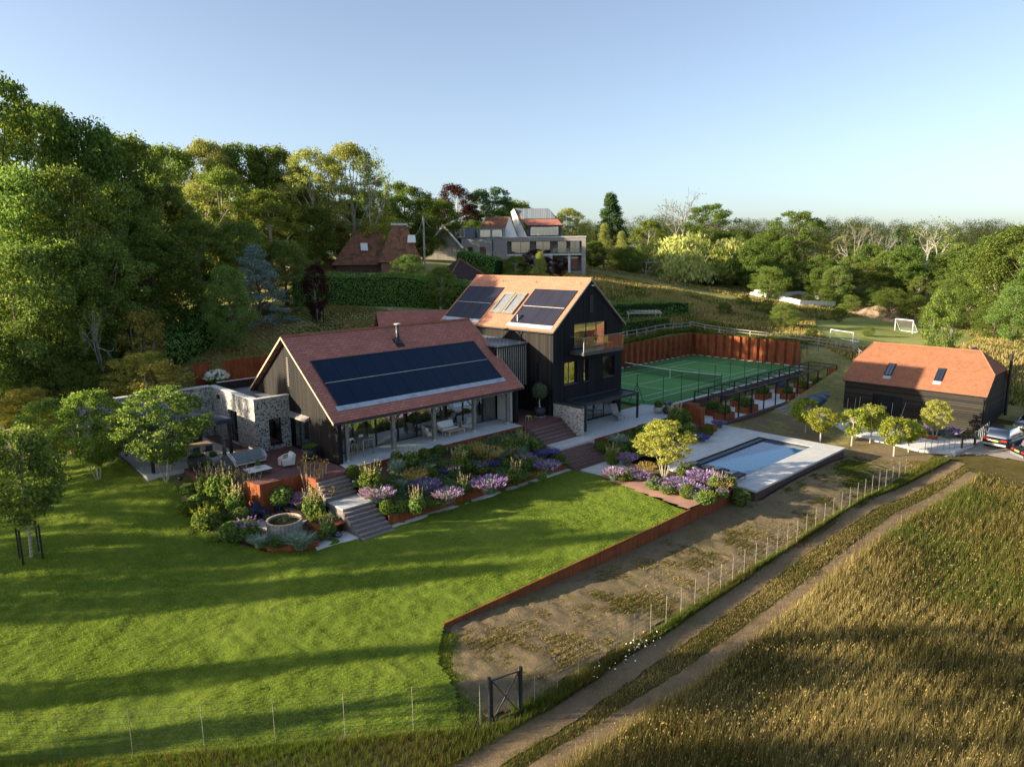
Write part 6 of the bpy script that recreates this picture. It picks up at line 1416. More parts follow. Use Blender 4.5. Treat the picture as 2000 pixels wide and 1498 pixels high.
cover('ground_cover','low foliage filling the bed under the concrete terrace',[(11.05,-26.2),(13.8,-26.3),(14.2,-19),(12.4,-15),(11.1,-14.8)],lambda x,y: float(bed2z(x,0)),17000,['leaf_garden','leaf_dark'],.13,.4,2)
cover('ground_cover','low foliage filling the curved bed round the hot tub',[(.4,-53.8),(5,-53.5),(8.6,-53),(10.3,-52.4),(11.5,-51.5),(11.8,-50.3),(10.3,-52.0),(8.6,-52.2),(6.5,-51.2),(2.9,-53.0)],B4,24000,['leaf_garden','leaf_mid','leaf_dark'],.12,.4,3)
cover('ground_cover','low foliage between the hot tub and the left steps',[(9.9,-49.5),(11.7,-50),(10.8,-48.2),(7,-48.4),(7.5,-49.0),(9,-49.3)],B5,13000,['leaf_garden','leaf_mid'],.12,.35,4)
# ---------------------------------------------------------------- furniture and garden objects
# potted olive
t = T('plant_pot', 'large dark round pot holding the clipped olive tree', 'plant pot', (6.1,-27.4,ZF)); t.p('pot', MB().lathe([(.28,0),(.46,.2),(.52,.42),(.46,.66),(.36,.74),(.33,.74),(.33,.66)], (6.1,-27.4,ZF+.012), 20), MT['pot_black'], smooth=True)
t.p('saucer', MB().lathe([(.5,0),(.5,.02)], (6.1,-27.4,ZF+.003), 20), MT['pot_pale'])
place('olive', 'olive_tree', (6.1,-27.4,ZF), 'clipped round olive tree on a pale stem beside the tall barn', 'tree')
def potplant(x, y, z, R, H, mat, label, plant=None, ps=1, plabel=None, rim=.9):
    t = T('plant_pot', label, 'plant pot', (x, y, z)); t.p('pot', MB().lathe([(R*.6,0),(R*.95,H*.3),(R,H*.6),(R*rim,H),(R*rim*.85,H),(R*rim*.8,H*.9)], (x,y,z+.003), 18), MT[mat], smooth=True)
    if plant: place(plant, 'potted_plant', (x,y,z+H*.86), plabel, 'potted plant', None, ps)
potplant(3.9,-46.35,ZF,.5,.72,'pot_black','dark bowl pot beside the gable wall and glazed door','tuft_green',.95,'green strappy plant in the dark pot by the gable wall',1.0)
potplant(.85,-52.3,ZF,.55,.85,'pot_black','big dark round pot at the corner of the dining slab','tuft_green',.8,'dark green plant in the big round pot by the dining slab')
potplant(.75,-51.25,ZF,.42,.6,'pot_pale','pale round pot behind the big dark one','leafy',.5,'small plant in the pale round pot')
potplant(1.6,-51.95,ZF,.38,.32,'pot_black','low dark bowl in front of the two round pots','leafy',.6,'green plant in the low dark bowl')
potplant(9.35,-15.7,0,.42,.55,'pot_pale','pale pot at the far corner of the concrete terrace','leafy',.8,'green plant in the pale terrace pot',1.0)
potplant(10.1,-15.5,0,.36,.42,'pot_black','dark bowl in front of the pale pot on the terrace','tuft_green',.7,'green plant in the dark terrace bowl',1.0)
potplant(9.6,-14.6,0,.34,.5,'pot_pale','small pot with violet flowers at the terrace end by the court','catmint',.8,'violet flowers in the small terrace pot')
# fire stove
t = T('fire_stove', 'grey conical garden fire stove with a tall flue on the brick terrace', 'fire stove', (2.75,-51.3,ZF))
t.p('hood', MB().lathe([(.52,.28),(.50,.34),(.13,1.05),(.12,1.15)], (2.75,-51.3,ZF), 20), MT['grey_metal']); t.p('flue', MB().tube([(2.75,-51.3,ZF+1.1),(2.75,-51.3,ZF+2.05)], .11, 12), MT['grey_metal'], smooth=True)
t.p('flue_cap', MB().tube([(2.75,-51.3,ZF+2.07),(2.75,-51.3,ZF+2.14)], .15, 12), MT['grey_metal']); t.p('fire_bowl', MB().lathe([(.2,.003),(.34,.05),(.42,.24),(.36,.24),(.3,.12)], (2.75,-51.3,ZF), 18), MT['black_metal'])
# rope lounge set (local coordinates, seat front towards +x)
def rope_seat(name, label, cat_, loc, rotz, W, cush='grey_fabric'):
    t = T(name, label, cat_, loc, None, rotz, wc=False); D = .82
    a = MB()
    for s in (-1, 1):
        for i in range(9):
            u = i/8; a.beam((-.36+u*.62, s*(W/2-.02), .14),(-.42+u*.74, s*(W/2+.05), .66-.14*u), .035, .03)
        a.tube([(-.44,s*(W/2+.05),.72),(.05,s*(W/2+.06),.62),(.36,s*(W/2+.03),.48),(.3,s*(W/2-.02),.2)], .028, 6)
    n = int(W/.085)
    for i in range(n+1): y = -W/2+i*W/n; a.beam((-.36,y,.16),(-.46,y,.74), .035, .03)
    a.tube([(-.46,-W/2-.03,.75),(-.47,0,.78),(-.46,W/2+.03,.75)], .028, 6); a.box(-.36,.34,-W/2+.02,W/2-.02,.16,.24)
    t.p('rope_frame', a, MT['rope']); k = max(1, round(W/.85))
    for i in range(k):
        y0 = -W/2+.06+i*(W-.12)/k; y1 = y0+(W-.12)/k-.02
        t.p('seat_cushion', MB().box(-.3,.36,y0,y1,.245,.40), MT[cush]); t.p('back_cushion', MB().hexa([(-.36,y0,.405),(-.16,y0,.405),(-.16,y1,.405),(-.36,y1,.405),(-.42,y0,.84),(-.28,y0,.84),(-.28,y1,.84),(-.42,y1,.84)]), MT[cush])
    for sx in (-.3,.3):
        for s in (-1,1): t.p('leg', MB().tube([(sx,s*(W/2-.08),.16),(sx*1.05,s*(W/2-.06),0.003)], .018, 6), MT['grey_metal'])
    return t
rope_seat('outdoor_sofa','two-seat rope sofa with grey cushions beside the fire stove','sofa',(2.15,-49.6,ZF),.0,1.95)
rope_seat('rope_armchair','white rope armchair with a striped throw on the brick terrace','armchair',(4.2,-48.1,ZF),-1.75,.8,'white_fabric')
def throw(pts, w, label, mats=('petal_pink',)):
    a = MB(); P = [Vector(p) for p in pts]; 
    for i in range(len(P)-1):
        d = (P[i+1]-P[i]); s = Vector((w[0],w[1],0))
        for k_ in range(6):
            a.quadv([P[i]+s*(k_/6), P[i]+s*((k_+1)/6), P[i+1]+s*((k_+1)/6), P[i+1]+s*(k_/6)], m=k_ % 2)
    b = a; o = bpy.data.objects.new('throw', b.mesh('throw', [MT['white_fabric'], simple('terracotta_stripe', (.42,.16,.11), .95)], pts[0])); COL.objects.link(o); o.location = pts[0]; setp(o, label, 'blanket')
throw([(2.55,-50.45,1.30),(2.35,-50.5,1.62),(2.0,-50.55,1.85),(1.62,-50.6,2.0)],(.1,-.42),'striped terracotta blanket thrown over the stove end of the rope sofa')
throw([(4.05,-48.58,1.32),(4.1,-48.6,1.75),(4.12,-48.35,1.85)],(.36,.05),'striped terracotta throw over the arm of the white rope armchair')
t = T('coffee_table', 'low white rectangular coffee table between the rope sofa and armchair', 'coffee table', (4.5,-50.1,ZF)); t.p('tabletop', MB().box(4.02,4.98,-50.8,-49.4,ZF+.32,ZF+.36), MT['white_paint'])
for sx in (4.1,4.9):
    for sy in (-50.7,-49.5): t.p('leg', MB().box(sx-.02,sx+.02,sy-.02,sy+.02,ZF+.002,ZF+.32), MT['grey_metal'])
potplant(4.35,-50.0,ZF+.36,.2,.16,'pot_pale','shallow white bowl on the white coffee table','leafy',.4,'green plant in the bowl on the coffee table',1.0)
# dining table and chairs
t = T('dining_table', 'long pale outdoor dining table beneath the dark canopy', 'table', (-2.2,-52.1,ZF)); t.p('tabletop', MB().box(-2.7,-1.7,-53.9,-50.3,ZF+.72,ZF+.76), MT['pale_wood'])
for sx in (-2.6,-1.8):
    for sy in (-53.7,-50.5): t.p('leg', MB().box(sx-.04,sx+.04,sy-.04,sy+.04,ZF+.005,ZF+.72), MT['pale_wood'])
def dchair(loc, rotz, label):
    t = T('dining_chair', label, 'chair', loc, 'chairs round the outdoor dining table', rotz, wc=False)
    t.p('seat', MB().box(-.22,.22,-.22,.22,.43,.47), MT['dark_fabric']); t.p('backrest', MB().hexa([(-.24,-.22,.47),(-.20,-.22,.47),(-.20,.22,.47),(-.24,.22,.47),(-.30,-.22,.86),(-.27,-.22,.86),(-.27,.22,.86),(-.30,.22,.86)]), MT['dark_fabric'])
    for sx in (-.2,.2):
        for sy in (-.23,.23): t.p('leg', MB().tube([(sx,sy,.003),(sx,sy,.64)], .015, 5), MT['zinc'])
    for sy in (-.23,.23): t.p('armrest', MB().box(-.25,.22,sy-.02,sy+.02,.64,.665), MT['pale_wood'])
    return t
c0 = dchair((-1.35,-50.8,ZF+.004), math.pi, 'dark dining chair at the terrace end of the table, near side')
for i, (y, nm) in enumerate(((-51.6,'second from the terrace end'),(-52.4,'third from the terrace end'),(-53.2,'nearest the lawn'))): dup(c0, (-1.35,y,ZF+.004), math.pi, 1, f'dark dining chair on the near side, {nm}')
for i, (y, nm) in enumerate(((-50.8,'at the terrace end'),(-51.7,'second from the terrace end'),(-52.6,'third from the terrace end'),(-53.4,'nearest the lawn'))): dup(c0, (-3.05,y,ZF+.004), 0, 1, f'dark dining chair on the wall side, {nm}')
# porch furniture
def wchair(name, label, cat_, loc, rotz, W):
    t = T(name, label, cat_, loc, None, rotz, wc=False); k = max(1, round(W/.7))
    for s in (-1, 1):
        t.p('leg', MB().beam((.3,s*W/2,.003),(.3,s*W/2,.55),.045), MT['pale_wood']); t.p('leg', MB().beam((-.34,s*W/2,.003),(-.36,s*W/2,.62),.045), MT['pale_wood']); t.p('armrest', MB().box(-.38,.34,s*W/2-.03,s*W/2+.03,.551,.58), MT['pale_wood'])
    t.p('seat_frame', MB().box(-.34,.32,-W/2+.03,W/2-.03,.25,.29), MT['pale_wood'])
    for i in range(k):
        y0 = -W/2+.04+i*(W-.08)/k; y1 = y0+(W-.08)/k-.01
        t.p('seat_cushion', MB().box(-.28,.34,y0,y1,.291,.42), MT['white_fabric']); t.p('back_cushion', MB().hexa([(-.32,y0,.425),(-.15,y0,.425),(-.15,y1,.425),(-.32,y1,.425),(-.46,y0,.86),(-.32,y0,.86),(-.32,y1,.86),(-.46,y1,.86)]), MT['white_fabric'])
    return t
wchair('outdoor_sofa','two-seat wooden sofa with white cushions on the porch','sofa',(4.95,-35.9,ZF+.002),0,1.5)
wchair('wooden_armchair','wooden armchair with white cushions beside the middle porch post','armchair',(5.25,-37.75,ZF+.002),1.35,.72)
wchair('wooden_armchair','wooden armchair with a pale throw beside the fourth porch post','armchair',(5.35,-34.3,ZF+.002),-1.4,.72)
t = T('coffee_table', 'low wooden slatted coffee table in front of the porch sofa', 'coffee table', (5.8,-35.9,ZF)); a = MB()
for i in range(8): a.box(5.5+i*.075,5.565+i*.075,-36.7,-35.15,ZF+.38,ZF+.41)
t.p('tabletop', a, MT['pale_wood'])
for sx in (5.52,6.05):
    for sy in (-36.6,-35.25): t.p('leg', MB().box(sx-.025,sx+.025,sy-.025,sy+.025,ZF+.003,ZF+.38), MT['pale_wood'])
t = T('bar_table', 'tall grey wooden bar table on the left end of the porch', 'table', (5.35,-43.1,ZF)); t.p('tabletop', MB().box(4.95,5.75,-43.55,-42.65,ZF+1.02,ZF+1.06), MT['grey_wood'])
for sx in (5.0,5.7):
    for sy in (-43.5,-42.7): t.p('leg', MB().beam((sx,sy,ZF+.003),(sx*.97+.16,sy*.97-1.29,ZF+1.02) if 0 else (sx,sy,ZF+1.02),.06), MT['grey_wood'])
t.p('foot_rail', MB().box(5.03,5.67,-43.52,-43.48,ZF+.3,ZF+.35).box(5.03,5.67,-42.72,-42.68,ZF+.3,ZF+.35), MT['grey_wood'])
solo('candle', MB().lathe([(.03,0),(.03,.28)], (5.5,-42.9,ZF+1.06), 8), MT['yellow_paint'], 'single yellow candle on the bar table', 'candle', (5.5,-42.9,ZF+1.06))
def bstool(loc, label):
    t = T('bar_stool', label, 'stool', loc, 'bar stools on the porch', 0, wc=False); t.p('seat', MB().box(-.19,.19,-.19,.19,.72,.76), MT['pale_wood']); t.p('backrest', MB().box(-.2,-.16,-.19,.19,.95,1.1), MT['white_fabric'])
    for sx in (-.17,.17):
        for sy in (-.17,.17): t.p('leg', MB().beam((sx*1.15,sy*1.15,.003),(sx,sy,.72 if sx > 0 else 1.1),.035), MT['pale_wood'])
    return t
s0 = bstool((5.0,-43.85,ZF), 'pale bar stool at the gable end of the bar table'); dup(s0, (4.65,-42.9,ZF), 0, 1, 'pale bar stool between the bar table and the glass')
t = T('stool', 'small yellow metal stool by the corner of the porch', 'stool', (6.7,-29.3,ZF)); t.p('seat', MB().box(6.52,6.88,-29.48,-29.12,ZF+.42,ZF+.45), MT['yellow_paint'])
for sx in (6.55,6.85):
    for sy in (-29.45,-29.15): t.p('leg', MB().tube([(sx,sy,ZF+.003),(sx,sy,ZF+.42)], .015, 5), MT['yellow_paint'])
# balcony chair and table
t = T('balcony_chair', 'yellow metal chair on the glass balcony', 'chair', (7.5,-20.6,6.2)); zb = 6.2
t.p('seat', MB().box(7.25,7.75,-20.9,-20.35,zb+.38,zb+.42), MT['yellow_paint']); a = MB()
for i in range(7): a.box(7.22-.0,7.25,-20.9+i*.09,-20.85+i*.09,zb+.42,zb+.85)
a.box(7.21,7.26,-20.92,-20.33,zb+.82,zb+.87); t.p('backrest', a, MT['yellow_paint'])
for sx in (7.26,7.74):
    for sy in (-20.88,-20.37): t.p('leg', MB().tube([(sx,sy,zb+.003),(sx,sy,zb+.4)], .014, 5), MT['yellow_paint'])
t = T('side_table', 'tiny round table beside the yellow balcony chair', 'table', (7.6,-21.5,zb)); t.p('tabletop', MB().lathe([(.22,0),(.22,.02)], (7.6,-21.5,zb+.42), 14), MT['zinc']); t.p('stand', MB().tube([(7.6,-21.5,zb+.003),(7.6,-21.5,zb+.42)], .02, 6), MT['zinc'])
# sun loungers
def lounger(loc, rotz, label, fab, name='sun_lounger', grp=None, back=.55):
    t = T(name, label, 'sun lounger', loc, grp, rotz, wc=False)
    t.p('frame', MB().beam((-.9,-.3,.28),(.95,-.3,.28),.04).beam((-.9,.3,.28),(.95,.3,.28),.04), MT['black_metal'])
    t.p('seat', MB().box(-.2,1.0,-.31,.31,.31,.37), MT[fab]); t.p('backrest', MB().hexa([(-.2,-.31,.31),(-.2,.31,.31),(-.85,.31,.31+back),(-.85,-.31,.31+back),(-.17,-.31,.37),(-.17,.31,.37),(-.82,.31,.38+back),(-.82,-.31,.38+back)]), MT[fab])
    for sx in (-.8,.85):
        for sy in (-.3,.3): t.p('leg', MB().tube([(sx,sy,.003),(sx,sy,.28)], .018, 5), MT['black_metal'])
    return t
lounger((8.0,-19.9,0), -.5, 'pale slatted recliner beneath the louvred canopy', 'silver_wood', back=.75)
l0 = lounger((18.4,-25.1,-1.1), -1.57+3.14, 'dark pool lounger, first from the yellow tree', 'dark_fabric', grp='dark loungers at the pool end', back=.45)
for x, nm in ((19.6,'second from the yellow tree'),(20.8,'third from the yellow tree'),(22.0,'nearest the corten corner')): dup(l0, (x,-25.1,-1.1), 1.57, 1, f'dark pool lounger, {nm}')
# hot tub, deck, chairs, mower and shelter
t = T('hot_tub', 'round wooden hot tub full of dark water', 'hot tub', (9.45,-50.95,-1.0)); c_ = (9.45,-50.95,0); n = 28; a = MB()
for i in range(n):
    a0, a1 = i*6.2832/n+.012, (i+1)*6.2832/n-.012
    P = [(c_[0]+r*math.cos(q), c_[1]+r*math.sin(q), z) for z in (-1.0,-.13) for r, q in ((.86,a0),(.93,a0),(.93,a1),(.86,a1))]; a.hexa([P[0],P[1],P[2],P[3],P[4],P[5],P[6],P[7]])
t.p('staves', a, MT['grey_wood'])
a = MB()
for i in range(n):
    a0, a1 = i*6.2832/n, (i+1)*6.2832/n; P = [(c_[0]+r*math.cos(q), c_[1]+r*math.sin(q), z) for z in (-.13,-.08) for r, q in ((.87,a0),(.95,a0),(.95,a1),(.87,a1))]; a.hexa(P)
t.p('rim', a, MT['pale_wood']); t.p('water', MB().lathe([(.85,0),(.85,.01)], (c_[0],c_[1],-.2), 28), simple('tub_water', (.012,.016,.012), .04, 0, .1, 2, .1, 2, .5))
for z in (-.35,-.85): t.p('hoop', MB().tube([(c_[0]+.95*math.cos(i*.2244), c_[1]+.95*math.sin(i*.2244), z) for i in range(29)], .014, 4, cap=False), MT['zinc'])
struct('deck', MB().prism([(5.4,-51.1),(6.46,-50.85),(6.46,-48.6),(7.4,-48.9),(8.9,-49.3),(9.3,-49.95),(8.6,-50.2),(8.35,-50.95),(8.55,-51.6),(7.6,-52.0),(6.2,-51.7)], -.9, -.72), MT['deck_boards'])
def adchair(loc, rotz, label):
    t = T('garden_chair', label, 'chair', loc, 'blue chairs on the hot tub deck', rotz, wc=False); t.p('seat', MB().hexa([(-.25,-.26,.28),(.3,-.26,.36),(.3,.26,.36),(-.25,.26,.28),(-.25,-.26,.31),(.3,-.26,.39),(.3,.26,.39),(-.25,.26,.31)]), MT['navy_paint'])
    a = MB()
    for i in range(5): y = -.24+i*.1; a.hexa([(-.25,y,.3),(-.22,y,.3),(-.22,y+.085,.3),(-.25,y+.085,.3),(-.5,y,.92),(-.47,y,.92),(-.47,y+.085,.92),(-.5,y+.085,.92)])
    t.p('backrest', a, MT['navy_paint'])
    for sy in (-.3,.3): t.p('armrest', MB().box(-.3,.35,sy-.05,sy+.05,.52,.55), MT['navy_paint']); t.p('leg', MB().box(.26,.32,sy-.03,sy+.03,.003,.52), MT['navy_paint']); t.p('leg', MB().box(-.32,-.26,sy-.03,sy+.03,.003,.52), MT['navy_paint'])
    return t
c1 = adchair((7.0,-49.9,-.72), 0, 'dark blue garden chair left of the fresh green plant'); dup(c1, (7.5,-49.15,-.72), -.7, 1, 'dark blue garden chair right of the fresh green plant'); dup(c1, (6.9,-51.0,-.72), .5, 1, 'dark blue low garden chair nearest the sofa terrace')
t = T('mower_shelter', 'corten shelter sunk into the bank, open towards the lawn', 'shelter', (10.8,-49.0,-1.1)); t.p('frame', MB().box(9.9,11.2,-49.75,-49.7,-1.3,-.55).box(9.9,11.2,-48.28,-48.23,-1.3,-.55).box(9.9,11.2,-49.7,-48.28,-.58,-.55).box(9.9,9.93,-49.7,-48.28,-1.3,-.58), MT['corten'])
t = T('robot_mower', 'dark robot mower peeping out of its corten shelter', 'robot mower', (11.5,-48.95,-1.075)); t.p('body', MB().lathe([(.26,.05),(.30,.12),(.26,.22),(.12,.28),(.03,.29)], (11.5,-48.95,-1.075), 18, sx=1.15, sy=.85), MT['car_grey'], smooth=True)
for sy in (-.2,.2): t.p('wheel', MB().tube([(11.4,-48.95+sy-.03,-.96),(11.4,-48.95+sy+.03,-.96)], .11, 12), MT['rubber'])
# corten step light / low garden lamp under lawn tree
solo('ground_lamp', MB().lathe([(.12,0),(.16,.1),(.1,.2)], (1.6,-53.6,.95), 10), MT['black_metal'], 'low black lamp in the grass beside the spreading green tree', 'lamp', (1.6,-53.6,.95))

# ---------------------------------------------------------------- long metal pergola and planters
t = T('metal_pergola', 'long black steel pergola over the white gravel path by the tennis court', 'pergola', (11.4,1.3,-1.1)); zt_ = 1.25
a = MB()
for x in (9.85,13.03): a.box(x-.05,x+.05,-10.75,13.35,zt_,zt_+.1)
for i in range(11): y = -10.7+i*2.4; a.box(9.9,12.98,y-.04,y+.04,zt_+.012,zt_+.09)
for x in (10.45,11.0,11.55,12.1,12.6): a.box(x-.018,x+.018,-10.66,13.28,zt_+.092,zt_+.12)
t.p('frame', a, MT['black_metal'])
for i in range(11):
    y = -10.7+i*2.4
    for x in (9.85,13.03): t.p('post', MB().box(x-.05,x+.05,y-.05,y+.05,-1.085,zt_), MT['black_metal'])
def planter(x, y, sx, sy, hh, label, plants):
    t = T('corten_planter', label, 'planter', (x, y, -1.087)); z = -1.087; a = MB()
    a.box(x-sx/2,x+sx/2,y-sy/2,y-sy/2+.02,z,z+hh).box(x-sx/2,x+sx/2,y+sy/2-.02,y+sy/2,z,z+hh).box(x-sx/2,x-sx/2+.02,y-sy/2+.02,y+sy/2-.02,z,z+hh).box(x+sx/2-.02,x+sx/2,y-sy/2+.02,y+sy/2-.02,z,z+hh)
    t.p('box', a, MT['corten']); t.p('soil', MB().box(x-sx/2+.02,x+sx/2-.02,y-sy/2+.02,y+sy/2-.02,z+.1,z+hh-.06), MT['soil'])
    for k_, dy, s_, lb in plants: place(k_, 'planter_plant', (x,y+dy,z+hh-.08), lb, 'perennial', 'plants in the corten planters', s_)
PLN = [(12.3,-9.6,1.3,1.6,.6,'nearest the pool, outer side','leafy'),(12.3,-5.4,1.2,2.2,.6,'second on the outer side','tall_leafy'),(10.6,-8.6,1.0,1.8,.6,'nearest the pool, court side','leafy'),(10.5,-3.6,1.0,1.8,.6,'second on the court side','spires'),
 (10.6,1.2,1.0,1.8,.6,'third on the court side','leafy'),(12.4,2.9,1.1,1.3,.65,'third on the outer side','leafy'),(10.6,5.6,1.0,1.8,.6,'fourth on the court side','catmint'),(12.4,6.6,1.1,1.5,.65,'fourth on the outer side','tall_leafy'),
 (10.6,9.8,1.0,1.6,.6,'farthest on the court side','leafy'),(12.4,10.0,1.1,1.6,.65,'farthest on the outer side','leafy')]
for x, y, sx, sy, hh, wh, k_ in PLN:
    planter(x, y, sx, sy, hh, 'corten planter box under the long pergola, '+wh, [(k_, -sy*.22, (1.0,1.0,1.1), LOOK[k_][0]+' near end of the planter '+wh), ('leafy' if k_ != 'leafy' else 'spires', sy*.25, (.9,.9,.9), LOOK['leafy' if k_ != 'leafy' else 'spires'][0]+' far end of the planter '+wh)])
planter(13.7,-14.6,1.0,1.2,.5,'low corten planter box at the edge of the pool deck',[])
for x, y, sx, sy, hh, lb in ((10.7,-12.3,1.2,.7,1.6,'tall corten screen block at the near end of the gravel path'),(12.0,-13.2,.6,.6,1.55,'dark corten screen post beside the pool deck bed'),(12.6,14.4,1.2,1.2,1.9,'large orange corten screen block at the far end of the gravel path')):
    solo('corten_screen', MB().box(x-sx/2,x+sx/2,y-sy/2,y+sy/2,-1.3,-1.09+hh), MT['corten'], lb, 'screen', (x, y, -1.3))
pl('lavender',1404,835,.9,.8,'beside the dark corten screen post at the pool deck', lambda x, y: -1.1); pl('phlox',1592,790,1.2,.8,'beside the navy cover', lambda x, y: -1.7)
# navy covered hump
t = T('covered_stack', 'long rounded hump under a dark navy cover beside the gravel path', 'covered stack', (15.2,3.6,-1.9))
def hump(u, v): a_ = math.pi*(v*1.12-.06); yy = 1.2+u*5.0; return (15.1+1.25*math.cos(a_)+.05*math.sin(u*17), yy, -1.75+1.35*max(0, math.sin(a_))+.03*math.sin(u*23+v*9))
t.p('cover', MB().grid(hump, 26, 16), MT['tarpaulin'], smooth=True)
t.p('end_panel', MB().prism([(13.95,1.21),(16.25,1.21),(16.25,1.24),(13.95,1.24)], -1.9, -.95), MT['tarpaulin'])
t = T('slate_steps', 'rough grey stone steps from the gravel path down to the fruit trees', 'steps', (14.6,-1.2,-1.8))
for i in range(5): t.p('step', MB().prism([(13.55+i*.38,-2.2-i*.1),(14.05+i*.38,-2.15-i*.1),(14.1+i*.38,.3-i*.1),(13.58+i*.38,.4-i*.1)], -2.2, -1.14-i*.13), MT['grey_wood'])
# bricks/terraces near barn
solo('timber_wall', MB().box(13.6,17.9,10.9,11.2,-2.2,-.4).box(16.6,17.8,2.9,10.8,-2.2,-1.45) if 0 else MB().hexa([(13.8,4.5,-2),(17.8,4.5,-2),(17.8,12,-2),(13.8,12,-2),(13.8,6.5,-1.2),(17.8,5.2,-1.3),(17.8,12,-.7),(13.8,12,-.6)]), MT['brick_brown'], 'sloping brown paved bank between the gravel path and the garage barn', 'paved bank', (15.5,8,-2))
# gravel around the barn, bed with lavender
struct('gravel_path', MB().prism([(18.5,3.05),(18.5,-1.2),(20.5,-3.4),(24,-5.2),(27.5,-5.6),(29.6,-4.2),(30.2,-1.0),(30.1,3.05)], -2.1, -1.80), MT['white_gravel'])
for x, y, k_, s_, lb in ((27.9,.0,'lavender',1.7,'large purple lavender mound in front of the sunlit barn wall'),(26.6,.3,'lavender',1.4,'shaded lavender mound left of the one at the sunlit barn wall'),(28.8,.6,'leafy',1.0,'dark green mound right of the big barn lavender'),(25.6,-.2,'leafy',1.3,'green mound under the pale multi-stemmed tree by the barn'),(23.2,.4,'leafy',1.2,'dark mound before the barn doors')):
    place(k_, 'garden_plant', (x,y,-1.72), lb, 'perennial', None, (s_,s_,.9*s_*.7))
for x, y, lb in ((26.5,-1.5,'small rusty corten edging under the barn lavender bed'),(22.7,-.6,'small rusty corten edging left of the barn lavender bed')):
    solo('corten_edging', MB().box(x-1.1,x+1.1,y-.03,y+.03,-1.9,-1.5), MT['corten'], lb, 'edging', (x,y,-1.9))
for i, x in enumerate((18.6,19.3,19.7,21.6,22.6,23.3)):
    solo('garden_cane', MB().tube([(x,2.3,-1.8),(x+(.4 if i == 5 else 0),2.5,-.1+.3*(i % 3)*.5)], .018, 5), MT['silver_wood'], f'thin upright cane in front of the dark barn wall, number {i+1} from the left', 'cane', (x,2.3,-1.8), 'canes in front of the barn')
# ---------------------------------------------------------------- fences
def wirefence(name, label, pts, post_h, step, cat_='fence', gap=None, mat='zinc', wires=7, zf=None, thick=.022):
    zf = zf or h; P = np.array(pts, float); s = np.r_[0, np.cumsum(np.hypot(*np.diff(P, axis=0).T))]; n = int(s[-1]/step)
    ts = np.linspace(0, s[-1], n+1); X_ = np.interp(ts, s, P[:,0]); Y_ = np.interp(ts, s, P[:,1]); x0, y0 = X_[0], Y_[0]
    t = T(name, label, cat_, (x0, y0, zf(x0, y0))); Z_ = [zf(a, b) for a, b in zip(X_, Y_)]
    for a, b, c in zip(X_, Y_, Z_): t.p('post', MB().box(a-thick,a+thick,b-thick,b+thick,c-.2,c+post_h), MT[mat])
    m = MB()
    for k_ in range(wires):
        f = .08+.9*k_/(wires-1); m.tube([(a,b,c+post_h*f) for a, b, c in zip(X_, Y_, Z_)], .006, 3, cap=False)
    for i in range(n):
        for q in range(1, 7 if step > 1.8 else 4):
            u = q/(7 if step > 1.8 else 4); a, b, c = X_[i]*(1-u)+X_[i+1]*u, Y_[i]*(1-u)+Y_[i+1]*u, Z_[i]*(1-u)+Z_[i+1]*u; m.tube([(a,b,c+post_h*.08),(a,b,c+post_h*.95)], .003, 3, cap=False)
    t.p('wire_mesh', m, MT['dark_metal']); return t
wirefence('deer_fence', 'long galvanised post and wire fence between the bare slope and the track', [(29.25,-51.6),(28.9,-45),(28.5,-36),(28.4,-28),(28.5,-18),(28.6,-12.5)], 1.55, 1.2, mat='post_wood', thick=.010)
wirefence('deer_fence', 'wire fence along the near edge of the lawn, left of the dark gate', [(28.75,-53.65),(27.35,-55.53),(23.76,-60.24),(21.49,-63.05),(16,-69),(8,-76)], 1.6, 2.1, mat='post_wood', thick=.008)
gt_ = T('field_gate', 'narrow dark metal gate with cross bracing between the lawn and the track', 'gate', (28.5,-53.6,-1.25)); gz_ = h(28.5,-53.6)
for x, y in ((28.9,-53.35),(29.2,-52.2)): gt_.p('gate_post', MB().box(x-.04,x+.04,y-.04,y+.04,gz_-.3,gz_+1.75), MT['dark_metal'])
gt_.p('leaf', MB().beam((28.93,-53.27,gz_+.1),(29.17,-52.28,gz_+.1),.035).beam((28.93,-53.27,gz_+1.6),(29.17,-52.28,gz_+1.6),.035).beam((28.93,-53.27,gz_+.1),(29.17,-52.28,gz_+1.6),.035).beam((28.93,-53.27,gz_+1.6),(29.17,-52.28,gz_+.1),.035).beam((28.93,-53.27,gz_+.1),(28.93,-53.27,gz_+1.6),.05).beam((29.17,-52.28,gz_+.1),(29.17,-52.28,gz_+1.6),.05), MT['dark_metal'])
wirefence('metal_fence', 'short fence of thin grey posts beside the car park', [(27.9,-5.8),(28.9,-4.3),(29.6,-2.9)], 1.15, .55, mat='zinc', wires=5, thick=.02)
gt_ = T('garden_gate', 'dark metal gate between the car park and the barn gravel', 'gate', (29.9,-2.0,-1.9)); gz_ = -1.9
for x, y in ((29.7,-2.8),(30.15,-1.0)): gt_.p('gate_post', MB().box(x-.06,x+.06,y-.06,y+.06,gz_-.3,gz_+1.25), MT['black_metal'])
a = MB().beam((29.7,-2.7,gz_+.1),(30.1,-1.1,gz_+.1),.04).beam((29.7,-2.7,gz_+1.1),(30.1,-1.1,gz_+1.1),.04)
for i in range(9): a.beam((29.7+.05*i,-2.7+.2*i,gz_+.1),(29.7+.05*i,-2.7+.2*i,gz_+1.1),.02)
gt_.p('leaf', a, MT['black_metal']); wirefence('metal_fence', 'short fence of thin posts between the garden gate and the barn corner', [(30.2,-.8),(30.3,2.4)], 1.3, .5, mat='zinc', wires=4, thick=.02)
